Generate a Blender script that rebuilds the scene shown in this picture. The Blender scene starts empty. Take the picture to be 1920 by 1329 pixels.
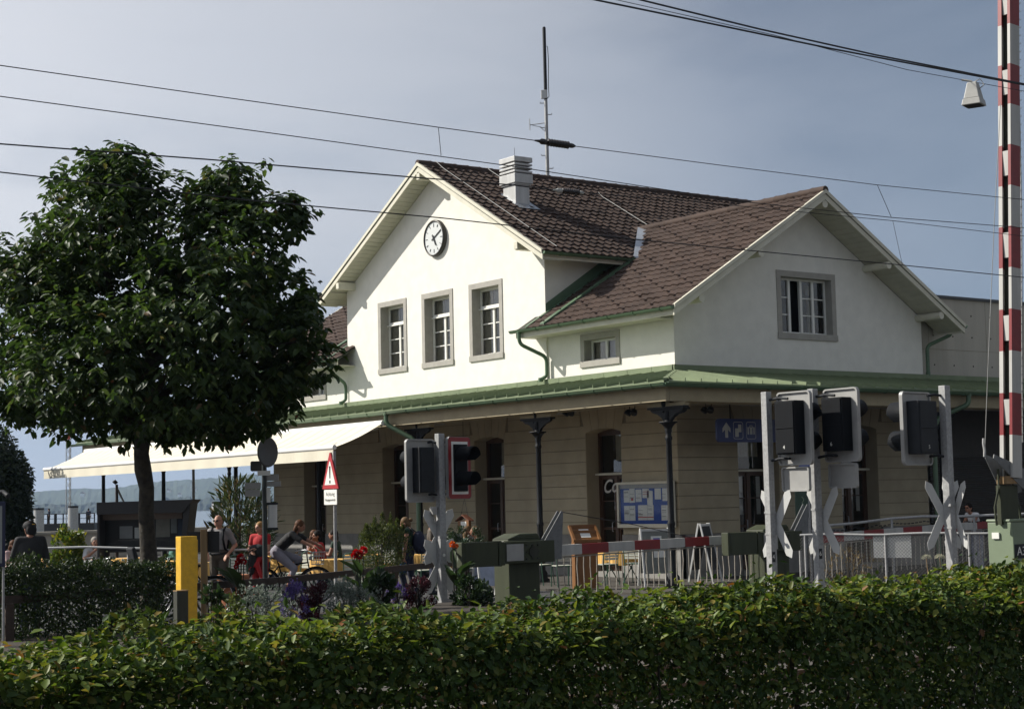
import bpy, math, random
import numpy as np
from mathutils import Vector, Matrix, Euler
random.seed(7); rng = np.random.default_rng(7)
S = bpy.context.scene
COL = S.collection
R = math.radians
V = Vector

# ------------------------------------------------------------------ camera
FPX, PITCH, ROLL, YAW = 3160.0, R(4.975), R(-1.307), R(53.38)
CAM = V((29.62, -26.81, 1.90))
_fw = V((0, math.cos(PITCH), math.sin(PITCH))); _up = V((0, -math.sin(PITCH), math.cos(PITCH))); _rt = V((1, 0, 0))
_c, _s = math.cos(ROLL), math.sin(ROLL)
_r2 = _c*_rt + _s*_up; _u2 = -_s*_rt + _c*_up
_M = Matrix(((math.cos(YAW), -math.sin(YAW), 0), (math.sin(YAW), math.cos(YAW), 0), (0, 0, 1)))
RR, RU, RF = _M @ _r2, _M @ _u2, _M @ _fw
cd = bpy.data.cameras.new('camera'); cam = bpy.data.objects.new('camera', cd); COL.objects.link(cam)
mw = Matrix.Identity(4)
for i in range(3):
    mw[i][0] = RR[i]; mw[i][1] = RU[i]; mw[i][2] = -RF[i]; mw[i][3] = CAM[i]
cam.matrix_world = mw
cd.sensor_width = 36.0; cd.lens = FPX/1920*36.0; cd.clip_start = 0.3; cd.clip_end = 20000
S.camera = cam
def ray(px, py): return RR*((px-960)/FPX) - RU*((py-664.5)/FPX) + RF
def at_d(px, py, d): return CAM + ray(px, py)*d
def at_z(px, py, z=0.0):
    r = ray(px, py); return CAM + r*((z-CAM.z)/r.z)
def at_x(px, py, x):
    r = ray(px, py); return CAM + r*((x-CAM.x)/r.x)
def at_y(px, py, y):
    r = ray(px, py); return CAM + r*((y-CAM.y)/r.y)
def spot(px, d, z=0.0):            # a place on the ground seen in column px, d metres away
    p = at_d(px, 940, d); return V((p.x, p.y, z))
FACE = R(53.38)                    # turn of things that stand square to the road we look from

# ------------------------------------------------------------------ materials
MATS = {}
def mat(name, col, rough=0.6, metal=0.0, var=0.12, scale=6.0, bump=0.0, bscale=40.0, spec=0.5, col2=None, detail=4.0, island=0.0, emit=0.0, streak=False):
    if name in MATS: return MATS[name]
    m = bpy.data.materials.new(name); m.use_nodes = True
    nt = m.node_tree; nt.nodes.clear(); N = nt.nodes.new; L = nt.links.new
    out = N('ShaderNodeOutputMaterial'); b = N('ShaderNodeBsdfPrincipled'); L(b.outputs[0], out.inputs[0])
    b.inputs['Roughness'].default_value = rough; b.inputs['Metallic'].default_value = metal
    b.inputs['Specular IOR Level'].default_value = spec
    tc = N('ShaderNodeTexCoord'); src = tc.outputs['Object']
    if streak:
        mp = N('ShaderNodeMapping'); mp.inputs['Scale'].default_value = (1, 1, 0.12); L(src, mp.inputs[0]); src = mp.outputs[0]
    c1 = V(col); c2 = V(col2) if col2 else c1*(1-2*var)
    nz = N('ShaderNodeTexNoise'); nz.inputs['Scale'].default_value = scale; nz.inputs['Detail'].default_value = detail; nz.inputs['Roughness'].default_value = .6
    L(src, nz.inputs['Vector'])
    rp = N('ShaderNodeValToRGB'); rp.color_ramp.elements[0].position = .32; rp.color_ramp.elements[1].position = .68
    rp.color_ramp.elements[0].color = (*c2, 1); rp.color_ramp.elements[1].color = (*c1, 1)
    L(nz.outputs['Fac'], rp.inputs[0]); cs = rp.outputs[0]
    if island:
        g = N('ShaderNodeNewGeometry'); hs = N('ShaderNodeHueSaturation')
        ma = N('ShaderNodeMapRange'); ma.inputs[3].default_value = 1-island; ma.inputs[4].default_value = 1+island
        L(g.outputs['Random Per Island'], ma.inputs[0]); L(ma.outputs[0], hs.inputs['Value']); L(cs, hs.inputs['Color']); cs = hs.outputs[0]
    L(cs, b.inputs['Base Color'])
    if bump:
        n2 = N('ShaderNodeTexNoise'); n2.inputs['Scale'].default_value = bscale; n2.inputs['Detail'].default_value = 5; L(tc.outputs['Object'], n2.inputs['Vector'])
        bp = N('ShaderNodeBump'); bp.inputs['Strength'].default_value = bump; bp.inputs['Distance'].default_value = 0.02
        L(n2.outputs['Fac'], bp.inputs['Height']); L(bp.outputs[0], b.inputs['Normal'])
    if emit:
        b.inputs['Emission Color'].default_value = (*col, 1); b.inputs['Emission Strength'].default_value = emit
    MATS[name] = m; return m
def leaf_mat(name, ramp, transl=0.35, rough=0.45, spec=0.35):
    m = bpy.data.materials.new(name); m.use_nodes = True
    nt = m.node_tree; nt.nodes.clear(); N = nt.nodes.new; L = nt.links.new
    out = N('ShaderNodeOutputMaterial'); b = N('ShaderNodeBsdfPrincipled'); t = N('ShaderNodeBsdfTranslucent'); mx = N('ShaderNodeMixShader')
    g = N('ShaderNodeNewGeometry'); rp = N('ShaderNodeValToRGB')
    els = rp.color_ramp.elements
    while len(els) < len(ramp): els.new(.5)
    for e, (p, c) in zip(els, ramp): e.position = p; e.color = (*c, 1)
    L(g.outputs['Random Per Island'], rp.inputs[0]); L(rp.outputs[0], b.inputs['Base Color'])
    hs = N('ShaderNodeHueSaturation'); hs.inputs['Value'].default_value = 1.5; hs.inputs['Saturation'].default_value = 1.1; L(rp.outputs[0], hs.inputs['Color']); L(hs.outputs[0], t.inputs[0])
    b.inputs['Roughness'].default_value = rough; b.inputs['Specular IOR Level'].default_value = spec
    mx.inputs[0].default_value = transl; L(b.outputs[0], mx.inputs[1]); L(t.outputs[0], mx.inputs[2]); L(mx.outputs[0], out.inputs[0])
    MATS[name] = m; return m
def glass_mat(name, tint=(.75, .8, .8), ior=2.1):
    m = bpy.data.materials.new(name); m.use_nodes = True
    nt = m.node_tree; nt.nodes.clear(); N = nt.nodes.new; L = nt.links.new
    out = N('ShaderNodeOutputMaterial'); tr = N('ShaderNodeBsdfTransparent'); gs = N('ShaderNodeBsdfGlossy'); mx = N('ShaderNodeMixShader'); fr = N('ShaderNodeFresnel')
    tr.inputs[0].default_value = (*tint, 1); gs.inputs['Roughness'].default_value = .015; fr.inputs['IOR'].default_value = ior
    tc = N('ShaderNodeTexCoord'); nz = N('ShaderNodeTexNoise'); nz.inputs['Scale'].default_value = 2.2; L(tc.outputs['Object'], nz.inputs['Vector'])
    bp = N('ShaderNodeBump'); bp.inputs['Strength'].default_value = .05; bp.inputs['Distance'].default_value = .05; L(nz.outputs['Fac'], bp.inputs['Height']); L(bp.outputs[0], gs.inputs['Normal'])
    L(fr.outputs[0], mx.inputs[0]); L(tr.outputs[0], mx.inputs[1]); L(gs.outputs[0], mx.inputs[2]); L(mx.outputs[0], out.inputs[0])
    MATS[name] = m; return m

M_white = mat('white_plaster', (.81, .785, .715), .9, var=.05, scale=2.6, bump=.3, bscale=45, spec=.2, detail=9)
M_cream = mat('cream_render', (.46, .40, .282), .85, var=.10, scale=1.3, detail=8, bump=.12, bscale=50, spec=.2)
M_groove = mat('joint_mortar', (.24, .21, .15), .9, var=.08)
M_plinth = mat('plinth_stone', (.26, .25, .23), .85, var=.12, scale=4, bump=.2)
M_stone = mat('grey_stone', (.40, .38, .34), .85, var=.07, scale=5, bump=.12, spec=.25)
M_tile = mat('clay_tile', (.073, .048, .0375), .8, var=.16, scale=1.6, detail=8, island=.15, spec=.25)
M_tileg = mat('gable_tile', (.062, .042, .034), .8, var=.18, scale=1.6, detail=8, island=.15, spec=.2)  # slightly darker tile tone for the gable roof
M_trim = mat('cream_timber', (.66, .63, .51), .65, var=.07, scale=3)
M_soff = mat('soffit_boards', (.55, .53, .43), .7, var=.08, scale=3)
M_copper = mat('green_sheet', (.19, .235, .13), .55, var=.1, scale=2.5, spec=.4, streak=True)
M_gutter = mat('green_gutter', (.10, .165, .095), .42, var=.1, scale=3, spec=.5)
M_iron = mat('dark_iron', (.014, .015, .017), .6, var=.2, scale=8, spec=.25)
M_winframe = mat('window_paint', (.78, .77, .71), .5, var=.03)
M_wood = mat('brown_door_wood', (.085, .042, .022), .45, var=.2, scale=6, spec=.4, streak=True)
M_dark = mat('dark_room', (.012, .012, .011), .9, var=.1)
M_room = mat('room_wall', (.16, .145, .115), .9, var=.1)
M_curtain = mat('curtain', (.56, .51, .37), .9, var=.1, scale=14)
M_glass = glass_mat('window_glass', (.9, .92, .92)); M_glass2 = glass_mat('clear_glass', (.92,.94,.94), 1.3)
M_zinc = mat('zinc_sheet', (.45, .47, .50), .35, metal=.6, var=.12, scale=4)
M_conc = mat('concrete', (.50, .46, .39), .9, var=.12, scale=1.6, bump=.1, bscale=20, streak=True)
M_chim = mat('chimney_cladding', (.52, .52, .51), .5, metal=.25, var=.12, scale=5, streak=True)
M_galv = mat('galvanised_steel', (.40, .40, .395), .62, metal=.08, var=.16, scale=22, detail=5, spec=.3)
M_black = mat('black_plastic', (.007, .008, .010), .65, var=.1, spec=.12)
M_dgrey = mat('dark_grey_plastic', (.028, .030, .034), .6, var=.12, scale=9, spec=.2)
M_sred = mat('faded_border_red', (.26, .012, .014), .45, var=.06)
M_mesh = mat('wire_mesh', (.10, .10, .10), .5, var=.1)
M_grille = mat('grille_rods', (.40, .36, .30), .55, var=.15, scale=9)
M_fin = mat('dull_steel', (.17, .175, .175), .6, var=.15, scale=12)
M_cross = mat('dull_white', (.52, .52, .50), .55, var=.06, scale=7)
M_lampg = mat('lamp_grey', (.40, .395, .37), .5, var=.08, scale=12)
M_beam = mat('canopy_paint', (.38, .32, .20), .7, var=.08, scale=3)
M_reflect = mat('sky_reflection_drape', (.60, .61, .60), .9, var=.05, scale=10)  # pale tone standing for sky reflected in the upper panes
M_alu = mat('painted_aluminium', (.62, .62, .60), .45, var=.04)
M_alub = mat('sign_back', (.36, .355, .34), .5, metal=.2, var=.08, scale=5)
M_red = mat('sign_red', (.44, .018, .022), .4, var=.05)
M_bred = mat('barrier_red', (.22, .011, .014), .45, var=.1, scale=6)
M_bwhite = mat('barrier_white', (.47, .46, .43), .55, var=.1, scale=7, streak=True)
M_ogreen = mat('machine_green', (.053, .061, .033), .6, var=.16, scale=6, spec=.3, streak=True)
M_sgreen = mat('cabinet_green', (.19, .24, .155), .5, var=.05, scale=4)
M_yellow = mat('yellow_paint', (.74, .43, .015), .55, var=.05, scale=14, col2=(.58,.33,.02), detail=8, bump=.15, bscale=25)
M_rust = mat('brown_rail', (.048, .028, .018), .65, var=.25, scale=12)
M_post = mat('weathered_timber', (.30, .19, .085), .8, var=.2, scale=8, streak=True)
M_dpost = mat('dark_timber', (.05, .052, .036), .85, var=.25, scale=8, streak=True)
M_asph = mat('asphalt', (.046, .046, .048), .92, var=.12, scale=.7, bump=.35, bscale=120)
M_pave = mat('paving', (.068, .060, .050), .9, var=.12, scale=.9, bump=.2, bscale=60)
M_soil = mat('soil', (.045, .034, .024), .95, var=.25, scale=3, bump=.5, bscale=20)
M_grav = mat('ballast', (.13, .115, .10), .95, var=.3, scale=24, bump=.8, bscale=60)
M_rail = mat('rail_steel', (.16, .10, .07), .5, metal=.5, var=.2)
M_bark = mat('bark', (.060, .050, .036), .95, var=.35, scale=9, bump=.9, bscale=18)
M_awn = mat('awning_cloth', (.70, .65, .52), .85, var=.03, scale=1.5)
M_awnb = mat('awning_bar', (.85, .84, .80), .4, var=.02)
M_blue = mat('sign_blue', (.012, .028, .14), .4, var=.06)
M_bblue = mat('board_blue', (.018, .075, .36), .55, var=.08)
M_paper = mat('paper', (.74, .74, .70), .8, var=.06, scale=30)
M_swhite = mat('sign_white', (.78, .77, .72), .5, var=.03)
M_ink = mat('black_ink', (.015, .015, .015), .6, var=.05)
M_lect = mat('orange_wood', (.22, .095, .026), .5, var=.15, scale=6, streak=True)
M_cloth = mat('yellow_cloth', (.66, .38, .10), .85, var=.05)
M_gmetal = mat('green_chair_metal', (.04, .11, .07), .4, var=.1)
M_slat = mat('pale_chair_slats', (.55, .56, .48), .6, var=.05)
M_terra = mat('terracotta', (.36, .13, .055), .8, var=.12)
M_kiosk = mat('kiosk_dark', (.030, .028, .027), .6, var=.12)
M_khaki = mat('kiosk_band', (.20, .15, .115), .7, var=.06)
M_wire = mat('wire', (.012, .012, .014), .6, var=.05)
M_rod = mat('light_wire', (.42, .42, .40), .5, var=.05)
M_ins = mat('brown_insulator', (.028, .022, .020), .25, var=.1)
M_insc = mat('pale_insulator_cap', (.40, .40, .37), .5, var=.1)
M_water = mat('lake_water', (.10, .13, .15), .12, var=.08, scale=.02, bump=.35, bscale=.8)
M_hill = mat('hill_wood', (.026, .042, .030), .95, var=.3, scale=.012, col2=(.045, .062, .038))
M_shore = mat('shore_wood', (.018, .034, .020), .95, var=.35, scale=.05)
M_skin = mat('skin', (.46, .24, .16), .55, var=.06, spec=.35)
M_skint = mat('tanned_skin', (.33, .16, .10), .55, var=.06, spec=.35)
M_tyre = mat('tyre', (.012, .012, .012), .8, var=.1)
M_chrome = mat('chrome', (.42, .42, .43), .38, metal=.8, var=.05)
M_stucco = M_cream

# ------------------------------------------------------------------ mesh builder
class MB:
    def __init__(s): s.v = []; s.f = []; s.m = []; s.sm = []
    def add(s, vs, fs, mi=0, sm=False):
        o = len(s.v); s.v.extend([tuple(p) for p in vs])
        for f in fs: s.f.append(tuple(i+o for i in f)); s.m.append(mi); s.sm.append(sm)
        return s
    def box(s, a, b, mi=0):
        x0, x1 = sorted((a[0], b[0])); y0, y1 = sorted((a[1], b[1])); z0, z1 = sorted((a[2], b[2]))
        vs = [(x0,y0,z0),(x1,y0,z0),(x1,y1,z0),(x0,y1,z0),(x0,y0,z1),(x1,y0,z1),(x1,y1,z1),(x0,y1,z1)]
        return s.add(vs, [(0,3,2,1),(4,5,6,7),(0,1,5,4),(1,2,6,5),(2,3,7,6),(3,0,4,7)], mi)
    def obox(s, c, ax, ay, az, mi=0):      # centre and three half-axes
        c, ax, ay, az = V(c), V(ax), V(ay), V(az)
        vs = [c+i*ax+j*ay+k*az for k in (-1,1) for j in (-1,1) for i in (-1,1)]
        return s.add(vs, [(0,2,3,1),(4,5,7,6),(0,1,5,4),(1,3,7,5),(3,2,6,7),(2,0,4,6)], mi)
    def bar(s, p, q, w, h, up=(0,0,1), mi=0):
        p, q = V(p), V(q); d = (q-p); l = d.length; d.normalize(); u = V(up); r = d.cross(u)
        if r.length < 1e-4: r = d.cross(V((1,0,0)))
        r.normalize(); u = r.cross(d)
        return s.obox((p+q)/2, d*(l/2), r*(w/2), u*(h/2), mi)
    def cone(s, p, q, r0, r1, n=10, mi=0, sm=True, caps=True):
        p, q = V(p), V(q); d = (q-p).normalized(); a = d.orthogonal().normalized(); b = d.cross(a)
        vs = []
        for c, r in ((p, r0), (q, r1)):
            for i in range(n): t = 2*math.pi*i/n; vs.append(c + a*(r*math.cos(t)) + b*(r*math.sin(t)))
        s.add(vs, [(i, (i+1)%n, n+(i+1)%n, n+i) for i in range(n)], mi, sm)
        if caps:
            s.add(vs[:n], [tuple(range(n-1, -1, -1))], mi); s.add(vs[n:], [tuple(range(n))], mi)
        return s
    def tube(s, pts, r, n=8, mi=0, closed=False):
        pts = [V(p) for p in pts]; N = len(pts); rs = r if isinstance(r, (list, tuple)) else [r]*N
        vs = []; prev = None
        for i, p in enumerate(pts):
            if closed: d = pts[(i+1)%N]-pts[i-1]
            else: d = pts[min(i+1, N-1)]-pts[max(i-1, 0)]
            d.normalize()
            a = d.orthogonal() if prev is None else prev - d*prev.dot(d)
            a.normalize(); prev = a; b = d.cross(a)
            for k in range(n): t = 2*math.pi*k/n; vs.append(p + a*(rs[i]*math.cos(t)) + b*(rs[i]*math.sin(t)))
        fs = []
        for i in range(N if closed else N-1):
            j = (i+1)%N
            for k in range(n): fs.append((i*n+k, i*n+(k+1)%n, j*n+(k+1)%n, j*n+k))
        s.add(vs, fs, mi, True)
        if not closed: s.add(vs[:n], [tuple(range(n-1,-1,-1))], mi); s.add(vs[-n:], [tuple(range(n))], mi)
        return s
    def lathe(s, base, prof, n=16, mi=0, axis=(0,0,1), sm=True):
        base = V(base); d = V(axis).normalized(); a = d.orthogonal().normalized(); b = d.cross(a); vs = []
        for r, h in prof:
            for k in range(n): t = 2*math.pi*k/n; vs.append(base + d*h + a*(r*math.cos(t)) + b*(r*math.sin(t)))
        m = len(prof)
        s.add(vs, [(i*n+k, i*n+(k+1)%n, (i+1)*n+(k+1)%n, (i+1)*n+k) for i in range(m-1) for k in range(n)], mi, sm)
        s.add(vs[:n], [tuple(range(n-1,-1,-1))], mi); s.add(vs[-n:], [tuple(range(n))], mi); return s
    def ball(s, c, r, n=10, m=7, mi=0, rot=None):
        c = V(c); r = V((r,r,r)) if isinstance(r, (int,float)) else V(r); vs = []
        for i in range(m+1):
            ph = math.pi*i/m
            for k in range(n):
                t = 2*math.pi*k/n; p = V((r.x*math.sin(ph)*math.cos(t), r.y*math.sin(ph)*math.sin(t), r.z*math.cos(ph)))
                vs.append(c + (rot @ p if rot else p))
        return s.add(vs, [(i*n+k, (i+1)*n+k, (i+1)*n+(k+1)%n, i*n+(k+1)%n) for i in range(m) for k in range(n)], mi, True)
    def prism(s, poly, f0, f1, mi=0):      # poly: 2-D points; f0/f1 map them to the two faces
        n = len(poly); a = [f0(*p) for p in poly]; b = [f1(*p) for p in poly]
        s.add(a+b, [tuple(range(n-1,-1,-1)), tuple(range(n, 2*n))] + [(i, (i+1)%n, n+(i+1)%n, n+i) for i in range(n)], mi); return s
    def quad(s, a, b, c, d, mi=0): return s.add([a,b,c,d], [(0,1,2,3)], mi)
    def build(s, name, mats, parent=None, bevel=0.0):
        me = bpy.data.meshes.new(name); me.from_pydata(s.v, [], s.f); 
        for m in (mats if isinstance(mats, (list, tuple)) else [mats]): me.materials.append(m)
        me.polygons.foreach_set('material_index', s.m); me.polygons.foreach_set('use_smooth', s.sm); me.update()
        return link(name, me, parent, bevel)
def link(name, me, parent=None, bevel=0.0):
    o = bpy.data.objects.new(name, me); COL.objects.link(o)
    if parent is not None:
        o.parent = parent; w = parent_world(parent); o.matrix_parent_inverse = w.inverted()
    if bevel:
        b = o.modifiers.new('bevel', 'BEVEL'); b.width = bevel; b.segments = 2; b.limit_method = 'ANGLE'; b.angle_limit = R(40)
    return o
WORLD = {}
def parent_world(o): return WORLD.get(o.name, Matrix.Identity(4))
def tag(o, label, cat, group=None, kind=None):
    if label: o['label'] = label
    if cat: o['category'] = cat
    if group: o['group'] = group
    if kind: o['kind'] = kind
    return o
def thing(name, label, cat, loc=(0,0,0), rot=0.0, group=None):
    """Empty at the base of a thing. Parts are modelled in the thing's own frame unless its frame is the world's."""
    o = bpy.data.objects.new(name, None); COL.objects.link(o); o.empty_display_size = .3
    o.location = loc; o.rotation_euler = (0, 0, rot); return tag(o, label, cat, group)
def wthing(name, label, cat, loc, group=None):   # parts modelled in world coordinates
    o = thing(name, label, cat, loc, 0, group); WORLD[o.name] = Matrix.Translation(V(loc)); return o
def struct(name, mb, m): o = mb.build(name, m); o['kind'] = 'structure'; return o
def dup(root, loc, rot, label, group=None):
    r = root.copy(); COL.objects.link(r); r.location = loc; r.rotation_euler = (0, 0, rot); r['label'] = label
    if group: r['group'] = group
    for ch in root.children:
        c = ch.copy(); COL.objects.link(c); c.parent = r
        for g in ch.children:
            d = g.copy(); COL.objects.link(d); d.parent = c
    return r
def sub(o, parent):            # make o a sub-part: keep the frame of the part it belongs to
    o.parent = parent; o.matrix_parent_inverse = Matrix.Identity(4); return o
def text(s, size, M, m, name, parent=None, ext=.002, shear=0.0, align='CENTER', sx=1.0, bold=0.0):
    cu = bpy.data.curves.new(name, 'FONT'); cu.body = s; cu.size = size; cu.extrude = ext; cu.align_x = align; cu.align_y = 'CENTER'; cu.shear = shear; cu.offset = bold
    t = bpy.data.objects.new(name, cu); COL.objects.link(t); bpy.context.view_layer.update()
    me = bpy.data.meshes.new_from_object(t.evaluated_get(bpy.context.evaluated_depsgraph_get())); bpy.data.objects.remove(t); bpy.data.curves.remove(cu)
    me.transform(Matrix(M) @ Matrix.Diagonal((sx, 1, 1, 1))); me.materials.clear(); me.materials.append(m)
    return link(name, me, parent)
def frame(o, x, y):            # matrix with given origin, x axis and y axis
    x = V(x).normalized(); y = V(y); z = x.cross(y).normalized(); y = z.cross(x)
    M = Matrix.Identity(4)
    for i in range(3): M[i][0] = x[i]; M[i][1] = y[i]; M[i][2] = z[i]; M[i][3] = o[i]
    return M
def np_mesh(name, verts, faces_flat, starts, totals, mats, parent=None, smooth=False):
    me = bpy.data.meshes.new(name); me.vertices.add(len(verts)); me.vertices.foreach_set('co', np.asarray(verts, np.float32).ravel())
    me.loops.add(len(faces_flat)); me.loops.foreach_set('vertex_index', np.asarray(faces_flat, np.int32))
    me.polygons.add(len(starts)); me.polygons.foreach_set('loop_start', np.asarray(starts, np.int32)); me.polygons.foreach_set('loop_total', np.asarray(totals, np.int32))
    for m in (mats if isinstance(mats, (list, tuple)) else [mats]): me.materials.append(m)
    if smooth: me.polygons.foreach_set('use_smooth', np.ones(len(starts), bool))
    me.update(calc_edges=True); me.validate(); return link(name, me, parent)

# leaves: every leaf is a small folded blade of its own
def leaves(name, pts, dirs, nrm, length, width, m, parent=None, fold=.25, droop=0.0):
    n = len(pts); d = dirs/np.linalg.norm(dirs, axis=1)[:, None]
    sdir = np.cross(nrm, d); sl = np.linalg.norm(sdir, axis=1)[:, None]; sl[sl < 1e-6] = 1; sdir /= sl
    up = np.cross(d, sdir); L = length[:, None] if np.ndim(length) else length; W = width[:, None] if np.ndim(width) else width
    base = pts; tip = pts + d*L - up*(L*droop)
    a = pts + d*L*.35 + sdir*W*.5 + up*W*fold; b = pts + d*L*.75 + sdir*W*.36 + up*(W*fold*.6) - up*(L*droop*.5)
    c = pts + d*L*.35 - sdir*W*.5 + up*W*fold; e = pts + d*L*.75 - sdir*W*.36 + up*(W*fold*.6) - up*(L*droop*.5)
    vs = np.stack([base, a, b, tip, e, c], 1).reshape(-1, 3)
    f = np.tile(np.array([0,1,2,3, 0,3,4,5]), n) + np.repeat(np.arange(n)*6, 8)
    st = np.arange(2*n)*4
    return np_mesh(name, vs, f, st, np.full(2*n, 4), m, parent)
def unit(n): 
    v = rng.normal(size=(n,3)); return v/np.linalg.norm(v, axis=1)[:, None]
# ------------------------------------------------------------------ the station building
ZC = 4.98                      # canopy meets wall
GX0, GX1, GXC = -14.86, -4.88, -9.87      # central gable
WX0, BY1, BYC = -19.75, 8.92, 4.47
G_AP, G_SL, G_OV = 11.5, .573, .65        # gable roof apex, slope, overhang at the front
W_RZ, W_SL, W_EY = 9.45, .606, -.72       # wing ridge height, slope, eave line
BLD = wthing('station_building', 'white station house with brown tiled gables and a grey framed upper storey', 'railway station', (WX0/2, 4.4, 0))
FA = lambda u, d, v: (u, d, v)            # along the clock front: u = x, depth d = +y
FB = lambda u, d, v: (-d, u, v)           # along the gable end: u = y, depth d = -x
def holed(mb, F, u0, u1, v0, v1, holes, depth, mi=0, d0=0.0, reveal=True):
    us = sorted({u0, u1, *[h[0] for h in holes], *[h[1] for h in holes]}); vs = sorted({v0, v1, *[h[2] for h in holes], *[h[3] for h in holes]})
    us = [u for u in us if u0 <= u <= u1]; vs = [v for v in vs if v0 <= v <= v1]
    for a, b in zip(us, us[1:]):
        for c, d in zip(vs, vs[1:]):
            mu, mv = (a+b)/2, (c+d)/2
            if any(h[0] < mu < h[1] and h[2] < mv < h[3] for h in holes): continue
            mb.quad(F(a,d0,c), F(b,d0,c), F(b,d0,d), F(a,d0,d), mi)
    if reveal:
        for a, b, c, d in holes:
            mb.quad(F(a,d0,c), F(a,depth,c), F(a,depth,d), F(a,d0,d), mi); mb.quad(F(b,d0,c), F(b,depth,c), F(b,depth,d), F(b,d0,d), mi)
            mb.quad(F(a,d0,d), F(b,d0,d), F(b,depth,d), F(a,depth,d), mi); mb.quad(F(a,d0,c), F(b,d0,c), F(b,depth,c), F(a,depth,c), mi)
def fbox(mb, F, u0, u1, d0, d1, v0, v1, mi=0):
    p = [F(u, d, v) for u in (u0, u1) for d in (d0, d1) for v in (v0, v1)]
    mb.box([min(q[i] for q in p) for i in range(3)], [max(q[i] for q in p) for i in range(3)], mi)

# window openings (inside of the stone surrounds)
SR = .155
WA = [(-13.06, -11.50, 5.75, 7.90), (-10.69, -9.11, 5.75, 7.90), (-8.32, -6.75, 5.75, 7.90)]
WSM = [(-3.52, -1.98, 5.22, 6.06), (-17.8, -16.26, 5.22, 6.06)]
WB = [(3.48, 5.61, 5.79, 7.52)]
inner = lambda w: (w[0]+SR, w[1]-SR, w[2]+SR, w[3]-SR)
up = MB()
# upper walls: clock front
holed(up, FA, GX0, GX1, 4.2, 8.0, [inner(w) for w in WA], .33, 0, -.05, False)
gz = lambda x: G_AP - .22 - abs(x-GXC)*G_SL
up.add([FA(GX0,-.05,8.0), FA(GX1,-.05,8.0), FA(GX1,-.05,gz(GX1)), FA(GXC,-.05,gz(GXC)), FA(GX0,-.05,gz(GX0))], [(0,1,2,3,4)])
holed(up, FA, GX1, 0, 4.2, 6.62, [inner(WSM[0])], .33, reveal=False); holed(up, FA, WX0, GX0, 4.2, 6.62, [inner(WSM[1])], .33, reveal=False)
for x in (GX0, GX1): up.add([(x,-.05,4.2), (x,13.0,4.2), (x,13.0,gz(x)), (x,-.05,gz(x))], [(0,1,2,3)])     # sides of the cross wing
wz = lambda y: W_RZ - .2 - abs(y-BYC)*W_SL
holed(up, FB, 2.2, 6.74, 4.2, 7.6, [inner(WB[0])], .33, reveal=False)
for ya, yb in ((0, 2.2), (BY1, 6.74)): up.add([(0,ya,4.2), (0,yb,4.2), (0,yb,wz(yb)), (0,ya,wz(ya))], [(0,1,2,3)])
up.add([(0,2.2,7.6), (0,6.74,7.6), (0,6.74,wz(6.74)), (0,BYC,wz(BYC)), (0,2.2,wz(2.2))], [(0,1,2,3,4)])
up.add([(WX0,0,4.2), (WX0,BY1,4.2), (WX0,BY1,wz(BY1)), (WX0,BYC,wz(BYC)), (WX0,0,wz(0))], [(0,1,2,3,4)])
up.add([(WX0,BY1,0), (0,BY1,0), (0,BY1,wz(BY1)), (WX0,BY1,wz(BY1))], [(0,1,2,3)])
up.add([(GX0,13.0,0), (GX1,13.0,0), (GX1,13.0,gz(GX1)), (GXC,13.0,gz(GXC)), (GX0,13.0,gz(GX0))], [(0,1,2,3,4)])
for x in (GX0, GX1): up.add([(x,BY1+.01,0), (x,13.0,0), (x,13.0,4.2), (x,BY1+.01,4.2)], [(0,1,2,3)])
up.build('upper_wall', M_white, BLD)

# ground floor: rendered courses with open joints, doorways with flat arches
DA = [(c-.70, c+.70, .12, 3.66) for c in (-2.74, -7.60, -12.34, -17.06)]
DB = [(1.94, 3.36, .12, 3.66), (5.56, 6.98, .12, 3.66)]
gf = MB()
holed(gf, FA, WX0, 0, 0, 4.6, [(a,b,0,d) for a,b,c,d in DA], .5, 0, .02); holed(gf, FB, 0, BY1, 0, 4.6, [(a,b,0,d) for a,b,c,d in DB], .5, 0, .02)
gf.quad((WX0,0,0), (WX0,BY1,0), (WX0,BY1,4.6), (WX0,0,4.6))
gf.build('ground_floor_wall', M_groove, BLD)
def courses(F, L0, L1, doors, corner):
    mb = MB(); z = 1.03; g = .008
    while z < 4.35:
        t = min(z+.302, 4.5)
        runs = []; u = L0
        for a, b, c, d in sorted(doors):
            if t > 1 and z < d+.62: 
                aa, bb = (a-.2, b+.2) if z > d-.1 else (a, b)
                runs.append((u, aa)); u = bb
        runs.append((u, L1))
        for a, b in runs: fbox(mb, F, a, b, -.005, .06, z+g, t-g)
        z = t
    return mb
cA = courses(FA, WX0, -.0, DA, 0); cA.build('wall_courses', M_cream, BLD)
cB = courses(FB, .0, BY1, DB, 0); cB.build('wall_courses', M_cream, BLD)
def plinth(F, L0, L1, doors):
    pl = MB(); u = L0
    for a, b, c, d in sorted(doors): fbox(pl, F, u, a-.02, -.07, .10, 0, 1.03); u = b+.02
    fbox(pl, F, u, L1, -.07, .10, 0, 1.03); pl.build('plinth', M_plinth, BLD)
plinth(FA, WX0, .07, DA); plinth(FB, .0, BY1, DB)
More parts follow.
